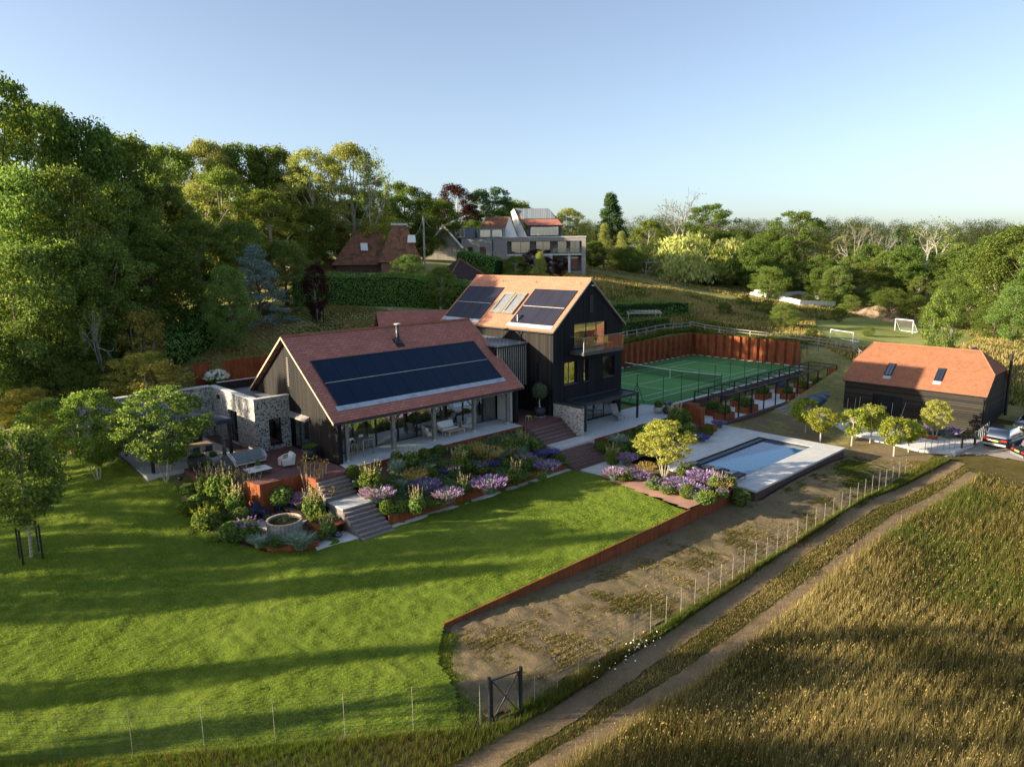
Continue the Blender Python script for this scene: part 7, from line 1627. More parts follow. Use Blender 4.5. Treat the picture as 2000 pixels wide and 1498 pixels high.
# court fence
cf = T('court_fence', 'dark green post and mesh fence along the garden side of the tennis court', 'fence', (7.8,-13,-.02)); m = MB()
P_ = [(5.4,-13.5)]+[(7.9,-12.9+3.0*i) for i in range(11)]
for x, y in P_: cf.p('post', MB().tube([(x,y,-.1),(x,y,2.72)], .035, 6), MT['rubber_green'])
for s_ in (-1,1): cf.p('stay', MB().tube([(5.4+s_*(1.0),-13.5+s_*(-.2)+.0,-.02),(5.4,-13.5,1.9)], .03, 5), MT['rubber_green'])
for z in (.1,1.35,2.65): m.tube([(x,y,z) for x, y in P_], .006, 3, cap=False)
cf.p('wire_mesh', m, MT['rubber_green'])
# tennis net
tn = T('tennis_net', 'tennis net with white tape and centre strap', 'tennis net', (0,0,-.01)); nz_ = lambda x: .914+.156*(abs(x)/6.4)**1.6
for s_ in (-1,1): tn.p('net_post', MB().tube([(s_*6.4,0,-.01),(s_*6.4,0,1.1)], .05, 8), MT['rubber_green'])
a = MB(); xs_ = np.linspace(-6.35, 6.35, 33)
for x0, x1 in zip(xs_[:-1], xs_[1:]): a.hexa([(x0,-.02,nz_(x0)-.06),(x1,-.02,nz_(x1)-.06),(x1,.02,nz_(x1)-.06),(x0,.02,nz_(x0)-.06),(x0,-.02,nz_(x0)),(x1,-.02,nz_(x1)),(x1,.02,nz_(x1)),(x0,.02,nz_(x0))])
tn.p('net_tape', a, MT['white_paint']); tn.p('centre_strap', MB().box(-.03,.03,-.015,.015,.02,.86), MT['white_paint'])
a = MB()
for x0, x1 in zip(xs_[:-1], xs_[1:]): a.quadv([(x0,0,.02),(x1,0,.02),(x1,0,nz_(x1)-.06),(x0,0,nz_(x0)-.06)])
def m_net(nm, c, f):
    q = N(nm); a_ = q.n('BsdfTransparent'); b_ = q.n('BsdfDiffuse', i_Color=(*c, 1)); m_ = q.n('MixShader', i_0=f); q.l(a_.outputs[0], m_.inputs[1]); q.l(b_.outputs[0], m_.inputs[2]); q.l(m_.outputs[0], q.out.inputs[0]); MT[nm] = q.m
m_net('net_mesh', (.015,.02,.018), .42)
tn.p('net', a, MT['net_mesh'])
# post and rail fences
def railfence(label, pts, hgt=1.15, step=2.0, rails=3, mat='grey_wood'):
    P = np.array(pts, float); s = np.r_[0, np.cumsum(np.hypot(*np.diff(P, axis=0).T))]; n = max(1, int(s[-1]/step)); ts = np.linspace(0, s[-1], n+1); X_ = np.interp(ts, s, P[:,0]); Y_ = np.interp(ts, s, P[:,1])
    Z_ = hterr(X_, Y_); t = T('rail_fence', label, 'fence', (X_[0],Y_[0],Z_[0]))
    for a, b, c in zip(X_, Y_, Z_): t.p('post', MB().box(a-.06,a+.06,b-.06,b+.06,c-.2,c+hgt), MT[mat])
    for k_ in range(rails):
        m = MB(); f = (.3,.65,.95)[k_] if rails == 3 else (.5,.92)[k_]
        for i in range(n): m.beam((X_[i],Y_[i],Z_[i]+hgt*f),(X_[i+1],Y_[i+1],Z_[i+1]+hgt*f),.05,.09)
        t.p('rail', m, MT[mat])
railfence('grey post and rail fence on the bank above the hillside sheet pile wall', [(-9.4,-14),(-9.3,4),(-9.2,18.3)], 1.1, 2.0, 2)
railfence('grey rail fence above the far end of the tennis court, sloping down to the right', [(-9.2,18.5),(0,19.2),(8,20.2),(12.2,20.0)])
railfence('sunlit post and rail fence from the court corner to the garage barn', [(12.4,19.8),(14.5,16.5),(17.2,14.2)])
railfence('low rail fence behind the garage barn towards the right edge', [(31.0,13.5),(36,10),(42,5)], .9, 2.5, 2)
cg = T('court_gate', 'tall mesh gate frame at the far corner of the tennis court', 'gate', (8.2,17.6,0))
for x in (7.2,9.0): cg.p('gate_post', MB().tube([(x,17.7,0),(x,17.7,2.7)], .04, 6), MT['rubber_green'])
cg.p('gate_frame', MB().tube([(7.2,17.7,.1),(9,17.7,.1)], .02, 4).tube([(7.2,17.7,2.6),(9,17.7,2.6)], .02, 4).tube([(7.2,17.7,1.4),(9,17.7,1.4)], .02, 4), MT['grey_metal'])

# ---------------------------------------------------------------- cars
def car(loc, rotz, label, paint, L=4.6, W=1.9, H=1.66, prof='suv', plate=None, name='parked_car'):
    """front towards +x (local)"""
    t = T(name, label, 'car', loc, None, rotz, wc=False); x0, x1 = -L/2, L/2; w = W/2; hb = H*.56
    def loft(secs, nm, mat, par=None, sm=True):
        mb = MB(); V0 = []
        for x, hw, zb, zt, rf_ in secs:
            pts = [(x,-hw,zb+.12),(x,-hw*1.0,zb+(zt-zb)*.55),(x,-hw*rf_,zt-.04),(x,-hw*rf_*.86,zt),(x,hw*rf_*.86,zt),(x,hw*rf_,zt-.04),(x,hw,zb+(zt-zb)*.55),(x,hw,zb+.12),(x,hw*.85,zb),(x,-hw*.85,zb)]
            mb.v += pts
        k = 10
        for i in range(len(secs)-1):
            for j in range(k): a = i*k+j; b = i*k+(j+1) % k; mb.f.append((a,b,b+k,a+k)); mb.uv.append(None); mb.mi.append(0)
        for i in (0, len(secs)-1): mb.f.append(tuple(i*k+j for j in range(k))[::(1 if i else -1)]); mb.uv.append(None); mb.mi.append(0)
        me = mb.mesh(nm, MT[mat] if isinstance(mat, str) else mat); me.shade_smooth(); o = t.p(nm, me, None, par)
        return o
    body = loft([(x0,w*.86,.45,hb*.82,.95),(x0+.12,w*.96,.32,hb,.95),(x0+.8,w,.28,hb+.03,.93),(0,w,.28,hb+.02,.93),(x1-1.25,w,.28,hb,.92),(x1-.5,w*.97,.3,hb*.94,.92),(x1-.1,w*.9,.34,hb*.82,.92),(x1,w*.78,.42,hb*.62,.9)], 'body', paint)
    if prof == 'suv': g = [(x0+.18,w*.84,hb-.08,hb+.02,.95),(x0+.62,w*.86,hb-.08,H-.03,.84),(x0+1.4,w*.88,hb-.08,H,.82),(x1-2.25,w*.88,hb-.08,H-.03,.82),(x1-1.25,w*.88,hb-.08,hb+.02,.95)]
    else: g = [(x0+.5,w*.84,hb-.08,hb+.02,.95),(x0+.75,w*.86,hb-.08,H-.02,.86),(x0+1.6,w*.88,hb-.08,H,.84),(x1-2.2,w*.88,hb-.08,H-.03,.84),(x1-1.7,w*.88,hb-.08,hb+.02,.95)]
    loft(g, 'windows', 'car_glass'); xr0, xr1 = g[1][0]+.02, g[3][0]
    t.p('roof', MB().hexa([(xr0,-w*.72,H-.03),(xr1,-w*.7,H-.05),(xr1,w*.7,H-.05),(xr0,w*.72,H-.03),(xr0+.1,-w*.66,H+.015),(xr1-.06,-w*.64,H+.01),(xr1-.06,w*.64,H+.01),(xr0+.1,w*.66,H+.015)]), MT[paint])
    for sx in (x0+.85, x1-.9):
        for sy in (-1,1):
            wh = t.p('wheel', MB().tube([(sx,sy*(w-.24),.34),(sx,sy*(w+.012),.34)], .34, 18), MT['rubber']); r = MB().tube([(sx,sy*(w+.013),.34),(sx,sy*(w+.02),.34)], .10, 10)
            for q in range(5): a_ = q*1.2566; r.beam((sx,sy*(w+.018),.34),(sx+.21*math.cos(a_),sy*(w+.018),.34+.21*math.sin(a_)),.075,.012)
            r.tube([(sx+.225*math.cos(i*.393),sy*(w+.018),.34+.225*math.sin(i*.393)) for i in range(17)], .018, 4, cap=False); t.p('rim', r, MT['chrome'], wh)
    for sy in (-1,1):
        t.p('tail_light', MB().box(x0-.015,x0+.12,sy*w*.66-.2,sy*w*.66+.2,hb*.80,hb*.93), MT['red_glass']); t.p('headlight', MB().box(x1-.16,x1-.02,sy*w*.62-.18,sy*w*.62+.18,hb*.66,hb*.8), MT['chrome'])
        t.p('mirror', MB().box(x1-1.75,x1-1.6,sy*(w+.02)-.08,sy*(w+.02)+.08,hb+.02,hb+.16), MT[paint])
    t.p('bumper', MB().box(x0-.06,x0+.1,-w*.84,w*.84,.36,.52), MT['zinc']); t.p('bumper', MB().box(x1-.1,x1+.02,-w*.75,w*.75,.34,.46), MT['black_metal'])
    t.p('number_plate', MB().box(x0-.075,x0-.055,-.26,.26,.68,.79), MT['yellow_plate']); return t
car((31.9,1.2,-1.9), 1.42, 'dark grey estate car with its tail towards the fence and a yellow number plate', 'car_dark', 4.7, 1.95, 1.66)
car((32.6,7.4,-1.75), -1.75, 'silver-grey off-road car facing forward behind the dark grey one', 'car_silver', 4.6, 1.9, 1.8)
car((35.1,-1.6,-1.95), .75, 'black car cut off by the right edge of the picture, with a pale five-spoke wheel', 'car_dark', 4.4, 1.85, 1.5, 'hatch')

# ---------------------------------------------------------------- oast house
def hip(mb, x0, x1, y0, y1, z0, ridge, zr):
    (ax, ay), (bx, by) = ridge
    roofquad(mb, (x0,y0,z0), (x1,y0,z0), (bx,by,zr), (ax,ay,zr)); roofquad(mb, (x1,y1,z0), (x0,y1,z0), (ax,ay,zr), (bx,by,zr))
    if x1-x0 > y1-y0: rooftri(mb, (x1,y0,z0), (x1,y1,z0), (bx,by,zr)); rooftri(mb, (x0,y1,z0), (x0,y0,z0), (ax,ay,zr))
class LT(T):
    """thing built in its own frame: u to the right of the picture, v away, then turned"""
    def p(s, name, mb, mat, parent=None, smooth=False, label=None):
        me = mb if isinstance(mb, bpy.types.Mesh) else mb.mesh(name, mat, (0,0,0), smooth); o = bpy.data.objects.new(name, me); COL.objects.link(o); o.parent = parent or s.o
        return o
ANG = -YAW   # frame aligned with the view direction
q = atd(722,540,92)
oh = LT('oast_house', 'old house with mossy tiled roofs and a tall square oast tower', 'house', (q[0],q[1],9.1), None, ANG+.12, wc=False)
oh.p('wall', MB().box(-4.2,1.6,0,5.5,0,3.6), MT['brick_brown']); oh.p('tower_wall', MB().box(1.6,6.4,-1.0,4.2,0,3.9), MT['brick_red']); oh.p('low_wall', MB().box(-10.2,-4.2,1.0,5.2,0,2.7), MT['plaster'])
r = MB(); hip(r, -4.7,2.0,-.5,6.0,3.5, ((-2.0,2.75),(1.8,2.75)), 7.6); rf = oh.p('roof', r, MT['tile_old'])
r = MB(); TX, TY = 4.0, 1.6
base_ = [(1.2,-1.4),(6.8,-1.4),(6.8,4.6),(1.2,4.6)]; top_ = [(3.1,.85),(4.9,.85),(4.9,2.35),(3.1,2.35)]
for i in range(4): j = (i+1) % 4; roofquad(r, (*base_[i],3.8), (*base_[j],3.8), (*top_[j],8.5), (*top_[i],8.5), .05)
tr_ = oh.p('tower_roof', r, MT['tile_old']); oh.p('tower_cap', MB().box(2.95,5.05,.7,2.5,8.45,8.75), MT['lead'], tr_)
r = MB(); hip(r, -10.6,-6.4,.4,5.6,2.6, ((-9.4,3.0),(-7.8,3.0)), 4.6); oh.p('low_roof', r, MT['tile_old']); r = MB(); hip(r, -6.6,-3.6,-.4,5.2,2.5, ((-5.6,2.2),(-4.6,2.2)), 4.3); oh.p('low_roof', r, MT['tile_old'])
oh.p('chimney', MB().box(-8.9,-8.4,2.8,3.3,4.3,5.6).tube([(-8.65,3.05,5.6),(-8.65,3.05,5.9)], .16, 8), MT['brick_red']); oh.p('aerial', MB().tube([(-6.6,3,4.2),(-6.6,3,7.0)], .03, 4).box(-7.6,-5.4,2.98,3.02,6.9,7.0), MT['zinc'])
def fwin(t, u0, u1, v, z0, z1, mull=(), fm='white_paint', gm='roof_glass', nm='window'):
    fr = .07; a = MB().box(u0,u1,v-.05,v+.03,z0,z0+fr).box(u0,u1,v-.05,v+.03,z1-fr,z1).box(u0,u0+fr,v-.05,v+.03,z0+fr,z1-fr).box(u1-fr,u1,v-.05,v+.03,z0+fr,z1-fr)
    for m in mull: a.box(m-.03,m+.03,v-.05,v+.03,z0+fr,z1-fr)
    o = t.p(nm, a, MT[fm]); t.p('pane', MB().quadv([(u0+fr,v-.02,z0+fr),(u1-fr,v-.02,z0+fr),(u1-fr,v-.02,z1-fr),(u0+fr,v-.02,z1-fr)]), MT[gm], o)
fwin(oh,3.9,5.9,-1.0,1.3,3.0,(4.9,)); fwin(oh,-3.4,-1.9,0,.8,2.3,(-2.65,)); fwin(oh,-.7,.8,0,1.0,2.4,(0,)); fwin(oh,-6.2,-4.3,.9,.8,2.2,(-5.6,-4.9))
for (u, v, z, dx) in ((-1.0,.72,5.25,.9),(5.0,-.42,6.2,1.1)):
    w_ = oh.p('skylight', MB().hexa([(u,v,z),(u+dx,v,z),(u+dx-.1,v+.62,z+.95),(u-.1 if u < 0 else u+.1,v+.62,z+.95),(u,v-.1,z+.07),(u+dx,v-.1,z+.07),(u+dx-.1,v+.52,z+1.02),(u-.1 if u < 0 else u+.1,v+.52,z+1.02)]), MT['white_paint'])
# dark pyramid roof
q = atd(898,530,96); dz_ = h(q[0],q[1]); zt2 = CAM[2]+ray(899,505)[2]*96
pr = LT('outbuilding', 'dark tiled pyramid-roofed outbuilding behind the tall barn', 'outbuilding', (q[0],q[1],zt2-6.2), None, ANG+.5, wc=False)
pr.p('wall', MB().box(-4,4,-4,4,0,2.4), MT['black_boards']); r = MB()
for a_, b_ in (((-4.6,-4.6),(4.6,-4.6)),((4.6,-4.6),(4.6,4.6)),((4.6,4.6),(-4.6,4.6)),((-4.6,4.6),(-4.6,-4.6))): rooftri(r, (*a_,2.3), (*b_,2.3), (0,0,6.2))
rf = pr.p('roof', r, MT['tile_dark']); rt = MB(); ridge_tiles(rt, (-4.6,-4.6,2.35),(0,0,6.2)); ridge_tiles(rt, (4.6,-4.6,2.35),(0,0,6.2)); pr.p('ridge_tiles', rt, MT['tile_barn'], rf)
# grey villa: frame with u along its front; origin at front left corner of the brick block
q = atd(984,545,124); vz = CAM[2]+ray(984,531)[2]*124
vl = LT('grey_villa', 'long grey brick villa with deep balconies and a zinc-roofed upper storey', 'house', (q[0],q[1],vz), None, ANG-.10, wc=False)
K_ = 124/1386.0
# frontage 985..1143 px -> u 0..14.2 ; left block 903..985 -> u -7.4..0
a = MB(); a.box(0,14.2,.6,8,-.5,.05); wall(a, 'y', 3.2, 3.5, .0, 14.2, 0, 5.8, [(1.0,4.4,3.1,5.3),(5.4,8.0,3.1,5.3),(9.2,10.9,3.1,5.3),(11.4,13.2,3.1,5.4),(10.2,12.9,.1,2.5)]); a.box(0,.6,0,3.2,-1.5,5.8).box(13.5,14.2,0,3.2,-1.5,5.8).box(.6,13.5,0,.35,5.15,5.8).box(.6,8.5,0,.5,-1.5,2.75)
vl.p('wall', a, MT['brick_grey']); vl.p('roof_slab', MB().box(-.1,14.3,-.1,9,5.8,5.95), MT['concrete']); vl.p('balcony', MB().box(.6,13.5,.0,3.2,2.75,2.98).box(11.2,11.6,.1,.4,-.3,2.75), MT['concrete'])
vl.p('balcony_glass', MB().box(8.6,13.4,.05,.08,2.98,3.9), MT['clear_glass'])
a = MB(); wall(a, 'y', .2, .5, -7.4, -.01, -1.0, 5.7, [(-6.3,-5.4,2.9,4.3),(-4.2,-3.1,2.9,4.3)]); a.box(-7.4,-.01,.5,7,-1,5.6); vl.p('wall', a, MT['brick_grey'])
vl.p('inner_wall', MB().box(.6,13.5,5.6,5.7,0,5.7), MT['room_dark'])
for u0, u1, z0, z1, m in ((1.02,4.38,3.12,5.28,(2.7,)),(5.42,7.98,3.12,5.28,(6.7,)),(9.22,10.88,3.12,5.28,()),(11.42,13.18,3.12,5.38,(12.3,)),(10.22,12.88,.12,2.48,(11.5,))): fwin(vl, u0,u1,3.3,z0,z1,m,'dark_metal','window_glass')
fwin(vl,-6.28,-5.42,.3,2.92,4.28,(),'dark_metal'); fwin(vl,-4.18,-3.12,.3,2.92,4.28,(),'dark_metal')
vl.p('downpipe', MB().tube([(-1.9,.1,-.5),(-1.9,.1,5.6)], .06, 6), MT['black_metal'])
# upper storey with zinc roof & solar: gable at u 4..5, roof to u 10
a = MB(); a.box(4.2,7.4,3.5,8.2,5.95,7.6); vl.p('upper_wall', a, MT['white_boards'])
g = MB().prism([(1.9,3.4),(2.1,3.4),(2.1,8.4),(1.9,8.4)],5.95,8.2); a = MB()
vl.p('upper_gable', MB().hexa([(2.0,3.2,5.95),(4.0,1.9,5.95),(4.0,8.4,5.95),(2.0,8.4,5.95),(.9,4.4,10.4),(1.5,3.9,10.9),(1.5,7,10.9),(.9,7,10.4)]), MT['white_boards'])
r = MB(); roofquad(r, (4.1,1.8,7.9),(10.2,1.8,7.9),(7.6,5.0,10.9),(1.3,5.0,10.9)); roofquad(r, (10.2,8.4,7.9),(4.1,8.4,7.9),(1.3,5.0,10.9),(7.6,5.0,10.9)); vl.p('upper_roof', r, MT['tile_brown'])
vl.p('solar_roof', MB().hexa([(3.3,2.9,9.0),(8.9,2.9,9.0),(7.6,4.85,10.82),(1.6,4.85,10.82),(3.3,2.85,9.1),(8.9,2.85,9.1),(7.6,4.8,10.92),(1.6,4.8,10.92)]), MT['zinc_seams'])
vl.p('upper_wall', MB().box(4.1,9.9,2.2,8,5.95,7.85), MT['dark_metal']); fwin(vl,4.6,9.4,2.15,6.2,7.6,(5.8,7.0,8.2),'white_paint','window_glass')
r = MB(); roofquad(r, (-5.0,2.4,6.6),(1.6,2.4,6.6),(.6,4.8,9.6),(-3.6,4.8,9.6)); vl.p('brown_roof', r, MT['tile_old']); vl.p('small_gable', MB().hexa([(-.4,2.2,5.95),(2.2,2.2,5.95),(2.2,2.6,5.95),(-.4,2.6,5.95),(.8,2.2,9.3),(1.0,2.2,9.3),(1.0,2.6,9.3),(.8,2.6,9.3)]), MT['white_paint'])
vl.p('dormer', MB().box(-4.7,.0,1.2,3.4,5.75,7.5), MT['zinc_seams']); fwin(vl,-4.2,-2.4,1.15,6.0,7.2,(-3.6,),'white_paint','window_glass'); fwin(vl,-2.1,-.4,1.15,6.0,7.2,(-1.2,),'white_paint','window_glass')
vl.p('dormer', MB().box(-10.0,-5.2,1.4,3.6,5.8,7.7), MT['zinc_seams']); fwin(vl,-8.6,-7.0,1.35,6.0,7.4,(-7.8,),'white_paint','window_glass')
a = MB(); wall(a, 'y', 0, .3, -13.4, -7.4, .5, lambda u: 7.9-abs(u+10.4)*1.05, [], (-10.4,)); vl.p('timber_gable', a, MT['grey_boards'])
r = MB(); roofquad(r, (-13.8,-.4,4.2),(-13.8,7,4.2),(-10.4,7,8.1),(-10.4,-.4,8.1)); roofquad(r, (-7.0,7,4.2),(-7.0,-.4,4.2),(-10.4,-.4,8.1),(-10.4,7,8.1)); vl.p('gable_roof', r, MT['tile_dark']); 
vl.p('verge_board', MB().beam((-13.8,-.45,4.1),(-10.4,-.45,8.0),.12,.3), MT['white_paint']); vl.p('verge_board', MB().beam((-7.0,-.45,4.1),(-10.4,-.45,8.0),.12,.3), MT['white_paint'])

# ---------------------------------------------------------------- garden structures in the field
def pergola(name, label, px0, px1, D, py_b, py_t, depth, mat, npost=3, legs=2, rustic=False, wob=0):
    p0, p1 = atd(px0, py_b, D), atd(px1, py_b, D); z = min(h(p0[0],p0[1]), h(p1[0],p1[1])); H = max(2.0, CAM[2]+ray((px0+px1)/2, py_t)[2]*D-z)
    t = T(name, label, 'pergola', (p0[0],p0[1],z)); a0 = np.array([p0[0],p0[1]]); a1 = np.array([p1[0],p1[1]]); n_ = np.array([_F[0],_F[1]])/math.hypot(_F[0],_F[1])*depth
    for r_ in range(legs):
        o = n_*r_/(legs-1)
        for i in range(npost):
            c = a0+(a1-a0)*i/(npost-1)+o; zz_ = h(c[0], c[1]); w = .2 if rustic else .09
            t.p('post', MB().tube([(c[0],c[1],zz_-.2),(c[0]+wob*math.sin(i*3),c[1],(zz_+z+H)/2),(c[0]+wob*.5,c[1],z+H)], [w*.75,w*.55,w*.6], 6), MT[mat])
        b = a0+o-(a1-a0)*.05; e = a1+o+(a1-a0)*.05; t.p('beam', MB().beam((b[0],b[1],z+H),(e[0],e[1],z+H+.1*wob),.16 if rustic else .1,.18), MT[mat])
    m = MB(); k = 9
    for i in range(k+1):
        b = a0+(a1-a0)*i/k-n_*.12; e = b+n_*1.24; m.beam((b[0],b[1],z+H+.16),(e[0],e[1],z+H+.16),.06,.1)
    t.p('rafters', m, MT[mat]); return t
pergola('rustic_pergola','rustic pergola of crooked pale trunks in front of the weeping willow',1226,1296,136,541,513,4.5,'pale_bark',3,2,True,.15)
pergola('garden_pergola','small whitewashed garden pergola beyond the sheet pile wall',1227,1289,97,636,613,3.0,'silver_wood',2)
place('ybush','climbing_plant',(*[float(v) for v in atd(1222,530,138)[:2]],h(*atd(1222,530,138)[:2])),'bright climber covering the left end of the rustic pergola','climber',None,(.62,.62,.42))
t = T('garden_bench_table','pale table and benches beneath the rustic pergola','table',(0,0,0)); p0 = atd(1262,541,138); z = h(p0[0],p0[1]); t.o.location = (p0[0],p0[1],z); t.loc = (p0[0],p0[1],z)
t.p('tabletop', MB().box(p0[0]-1.6,p0[0]+1.6,p0[1]-1.2,p0[1]+1.2,z+.8,z+.95), MT['silver_wood']); t.p('base', MB().box(p0[0]-1.3,p0[0]+1.3,p0[1]-.9,p0[1]+.9,z,z+.8), MT['silver_wood'])
def goal(label, px0, px1, D0, D1, Hg):
    p0, p1 = atd(px0,640,D0), atd(px1,640,D1); z0, z1 = h(p0[0],p0[1])+.12, h(p1[0],p1[1])+.12; z0 = z1 = (z0+z1)/2; t = T('football_goal', label, 'football goal', (p0[0],p0[1],z0)); r = .055; back = np.array([_F[0]*.5+.6,_F[1]*.5+.3])*1.6
    A, B = (p0[0],p0[1]), (p1[0],p1[1]); t.p('goal_post', MB().tube([(*A,z0-.1),(*A,z0+Hg)], r, 6), MT['white_paint']); t.p('goal_post', MB().tube([(*B,z1-.1),(*B,z1+Hg)], r, 6), MT['white_paint']); t.p('crossbar', MB().tube([(*A,z0+Hg),(*B,z1+Hg)], r, 6), MT['white_paint'])
    A2, B2 = (A[0]+back[0],A[1]+back[1]), (B[0]+back[0],B[1]+back[1]); t.p('rear_frame', MB().tube([(*A,z0+Hg),(*A2,z0),(*B2,z0),(*B,z1+Hg)], .05, 5).tube([(*A,z0),(*A2,z0)], .05, 5).tube([(*B,z0),(*B2,z0)], .05, 5), MT['white_paint'])
    t.p('net', MB().quadv([(*A,z0+Hg),(*B,z1+Hg),(*B2,z0),(*A2,z0)]).quadv([(*A,z0),(*A,z0+Hg),(*A2,z0)]).quadv([(*B,z0),(*B,z0+Hg),(*B2,z0)]), MT['goal_net'])
m_net('goal_net', (.6,.6,.6), .10)
goal('white football goal at the far end of the mown pitch',1748,1783,104,101,1.75); goal('smaller white football goal at the near left side of the mown pitch',1623,1668,93,89,1.2)
# play tower
p0 = atd(1900,686,76); x, y = p0[0], p0[1]; z = h(x, y); t = T('play_tower', 'wooden play tower with a little pitched roof and a green slide', 'play tower', (x,y,z))
for sx in (-.6,.6):
    for sy in (-.6,.6): t.p('post', MB().box(x+sx-.06,x+sx+.06,y+sy-.06,y+sy+.06,z-.1,z+2.5), MT['pale_wood'])
t.p('platform', MB().box(x-.65,x+.65,y-.65,y+.65,z+.95,z+1.05), MT['pale_wood']); t.p('boarding', MB().box(x-.68,x+.68,y-.7,y-.66,z+.3,z+1.5), MT['silver_wood'])
t.p('roof', MB().hexa([(x-1,y-1,z+2.3),(x+1,y-1,z+2.3),(x+1,y+1,z+2.3),(x-1,y+1,z+2.3),(x-.02,y-1,z+3.1),(x+.02,y-1,z+3.1),(x+.02,y+1,z+3.1),(x-.02,y+1,z+3.1)]), MT['post_wood'])
t.p('slide', MB().beam((x+.65,y+.1,z+1.0),(x+2.2,y+.6,z+.1),.5,.06), MT['leaf_hedge']); t.p('ladder', MB().beam((x-.65,y-.2,z+1.0),(x-1.7,y-.6,z),.08).beam((x-.65,y+.2,z+1.0),(x-1.7,y-.2,z),.08), MT['pale_wood'])
# white enclosure, spoil heap, van, poles
p0 = atd(1497,583,128); p1 = atd(1562,594,124); p2 = atd(1632,590,127); p3 = atd(1560,582,136); t = T('panel_enclosure', 'round enclosure of white panels in the rough field', 'enclosure', (p1[0],p1[1],h(p1[0],p1[1])))
pts = [p0,p1,p2,p3,p0]
for a_, b_ in zip(pts[:-1], pts[1:]):
    for i in range(5):
        A = a_+(b_-a_)*i/5; B = a_+(b_-a_)*(i+.97)/5; za, zb_ = h(A[0],A[1]), h(B[0],B[1]); t.p('panel', MB().beam((A[0],A[1],za+.55),(B[0],B[1],zb_+.55),.08,1.2), MT['white_paint'])
def heap(name, label, px0, px1, D, Hh, mat, seed=0):
    c0, c1 = atd(px0,600,D+3), atd(px1,605,D-4); c = (c0+c1)/2; L = np.hypot(*(c1-c0)[:2])/2; ux = (c1-c0)[:2]/(2*L); z = h(c[0],c[1])
    def f(u, v):
        a = (u*2-1); b = (v*2-1); r = math.hypot(a, b); x = c[0]+ux[0]*a*L-ux[1]*b*3.2; y = c[1]+ux[1]*a*L+ux[0]*b*3.2
        return x, y, h(x, y)-.2+Hh*max(0, 1-r**1.7)*(.75+.5*float(vnoise(x+seed, y, 1.4)))+.5*float(vnoise(x*1.0, y, .8))*(r < 1)
    solo(name, MB().grid(f, 40, 18), MT[mat], label, 'spoil heap', (c[0],c[1],z), smooth=False)
heap('spoil_heap', 'long heap of brown earth and rubble at the far edge of the field', 1650, 1805, 122, 1.9, 'spoil')
p0 = atd(1482,576,128); z = h(p0[0],p0[1]); t = T('white_van', 'small white vehicle half hidden in the grass of the field', 'van', (p0[0],p0[1],z)); x, y = p0[0], p0[1]
t.p('body', MB().hexa([(x-1.4,y-.8,z+.3),(x+1.8,y-.8,z+.3),(x+1.8,y+.8,z+.3),(x-1.4,y+.8,z+.3),(x-1.3,y-.75,z+1.05),(x+1.8,y-.75,z+1.0),(x+1.8,y+.75,z+1.0),(x-1.3,y+.75,z+1.05)]), MT['white_paint']); t.p('cab', MB().hexa([(x-.7,y-.7,z+1.05),(x+1.0,y-.7,z+1.03),(x+1.0,y+.7,z+1.03),(x-.7,y+.7,z+1.05),(x-.4,y-.6,z+1.6),(x+.7,y-.6,z+1.6),(x+.7,y+.6,z+1.6),(x-.4,y+.6,z+1.6)]), MT['roof_glass'])
for sx in (-.9,1.2):
    for sy in (-.8,.8): t.p('wheel', MB().tube([(x+sx,y+sy-.1,z+.3),(x+sx,y+sy+.1,z+.3)], .32, 10), MT['rubber'])
poles = []
for px, pt, D, lb in ((829,422,108,'taller telegraph pole against the dark wood'),(863,432,126,'telegraph pole above the pale gable of the villa')):
    p0 = atd(px,500,D); zt3 = CAM[2]+ray(px,pt)[2]*D; z = h(p0[0],p0[1]); poles.append((p0[0],p0[1],zt3-.2)); solo('telegraph_pole', MB().tube([(p0[0],p0[1],z-.3),(p0[0],p0[1],zt3)], .14, 7), MT['silver_wood'], lb, 'telegraph pole', (p0[0],p0[1],z))
e0 = atd(797,462,100)
def cable(a, b, sag, label): solo('cable', MB().tube([(a[0]+(b[0]-a[0])*i/12, a[1]+(b[1]-a[1])*i/12, a[2]+(b[2]-a[2])*i/12-sag*4*(i/12)*(1-i/12)) for i in range(13)], .03, 4), MT['silver_wood'], label, 'cable', tuple(a))
cable(poles[0], (e0[0],e0[1],e0[2]), 1.2, 'cable sagging from the taller pole to the oast roof'); cable(poles[1], poles[0], 1.4, 'cable slung between the two telegraph poles')
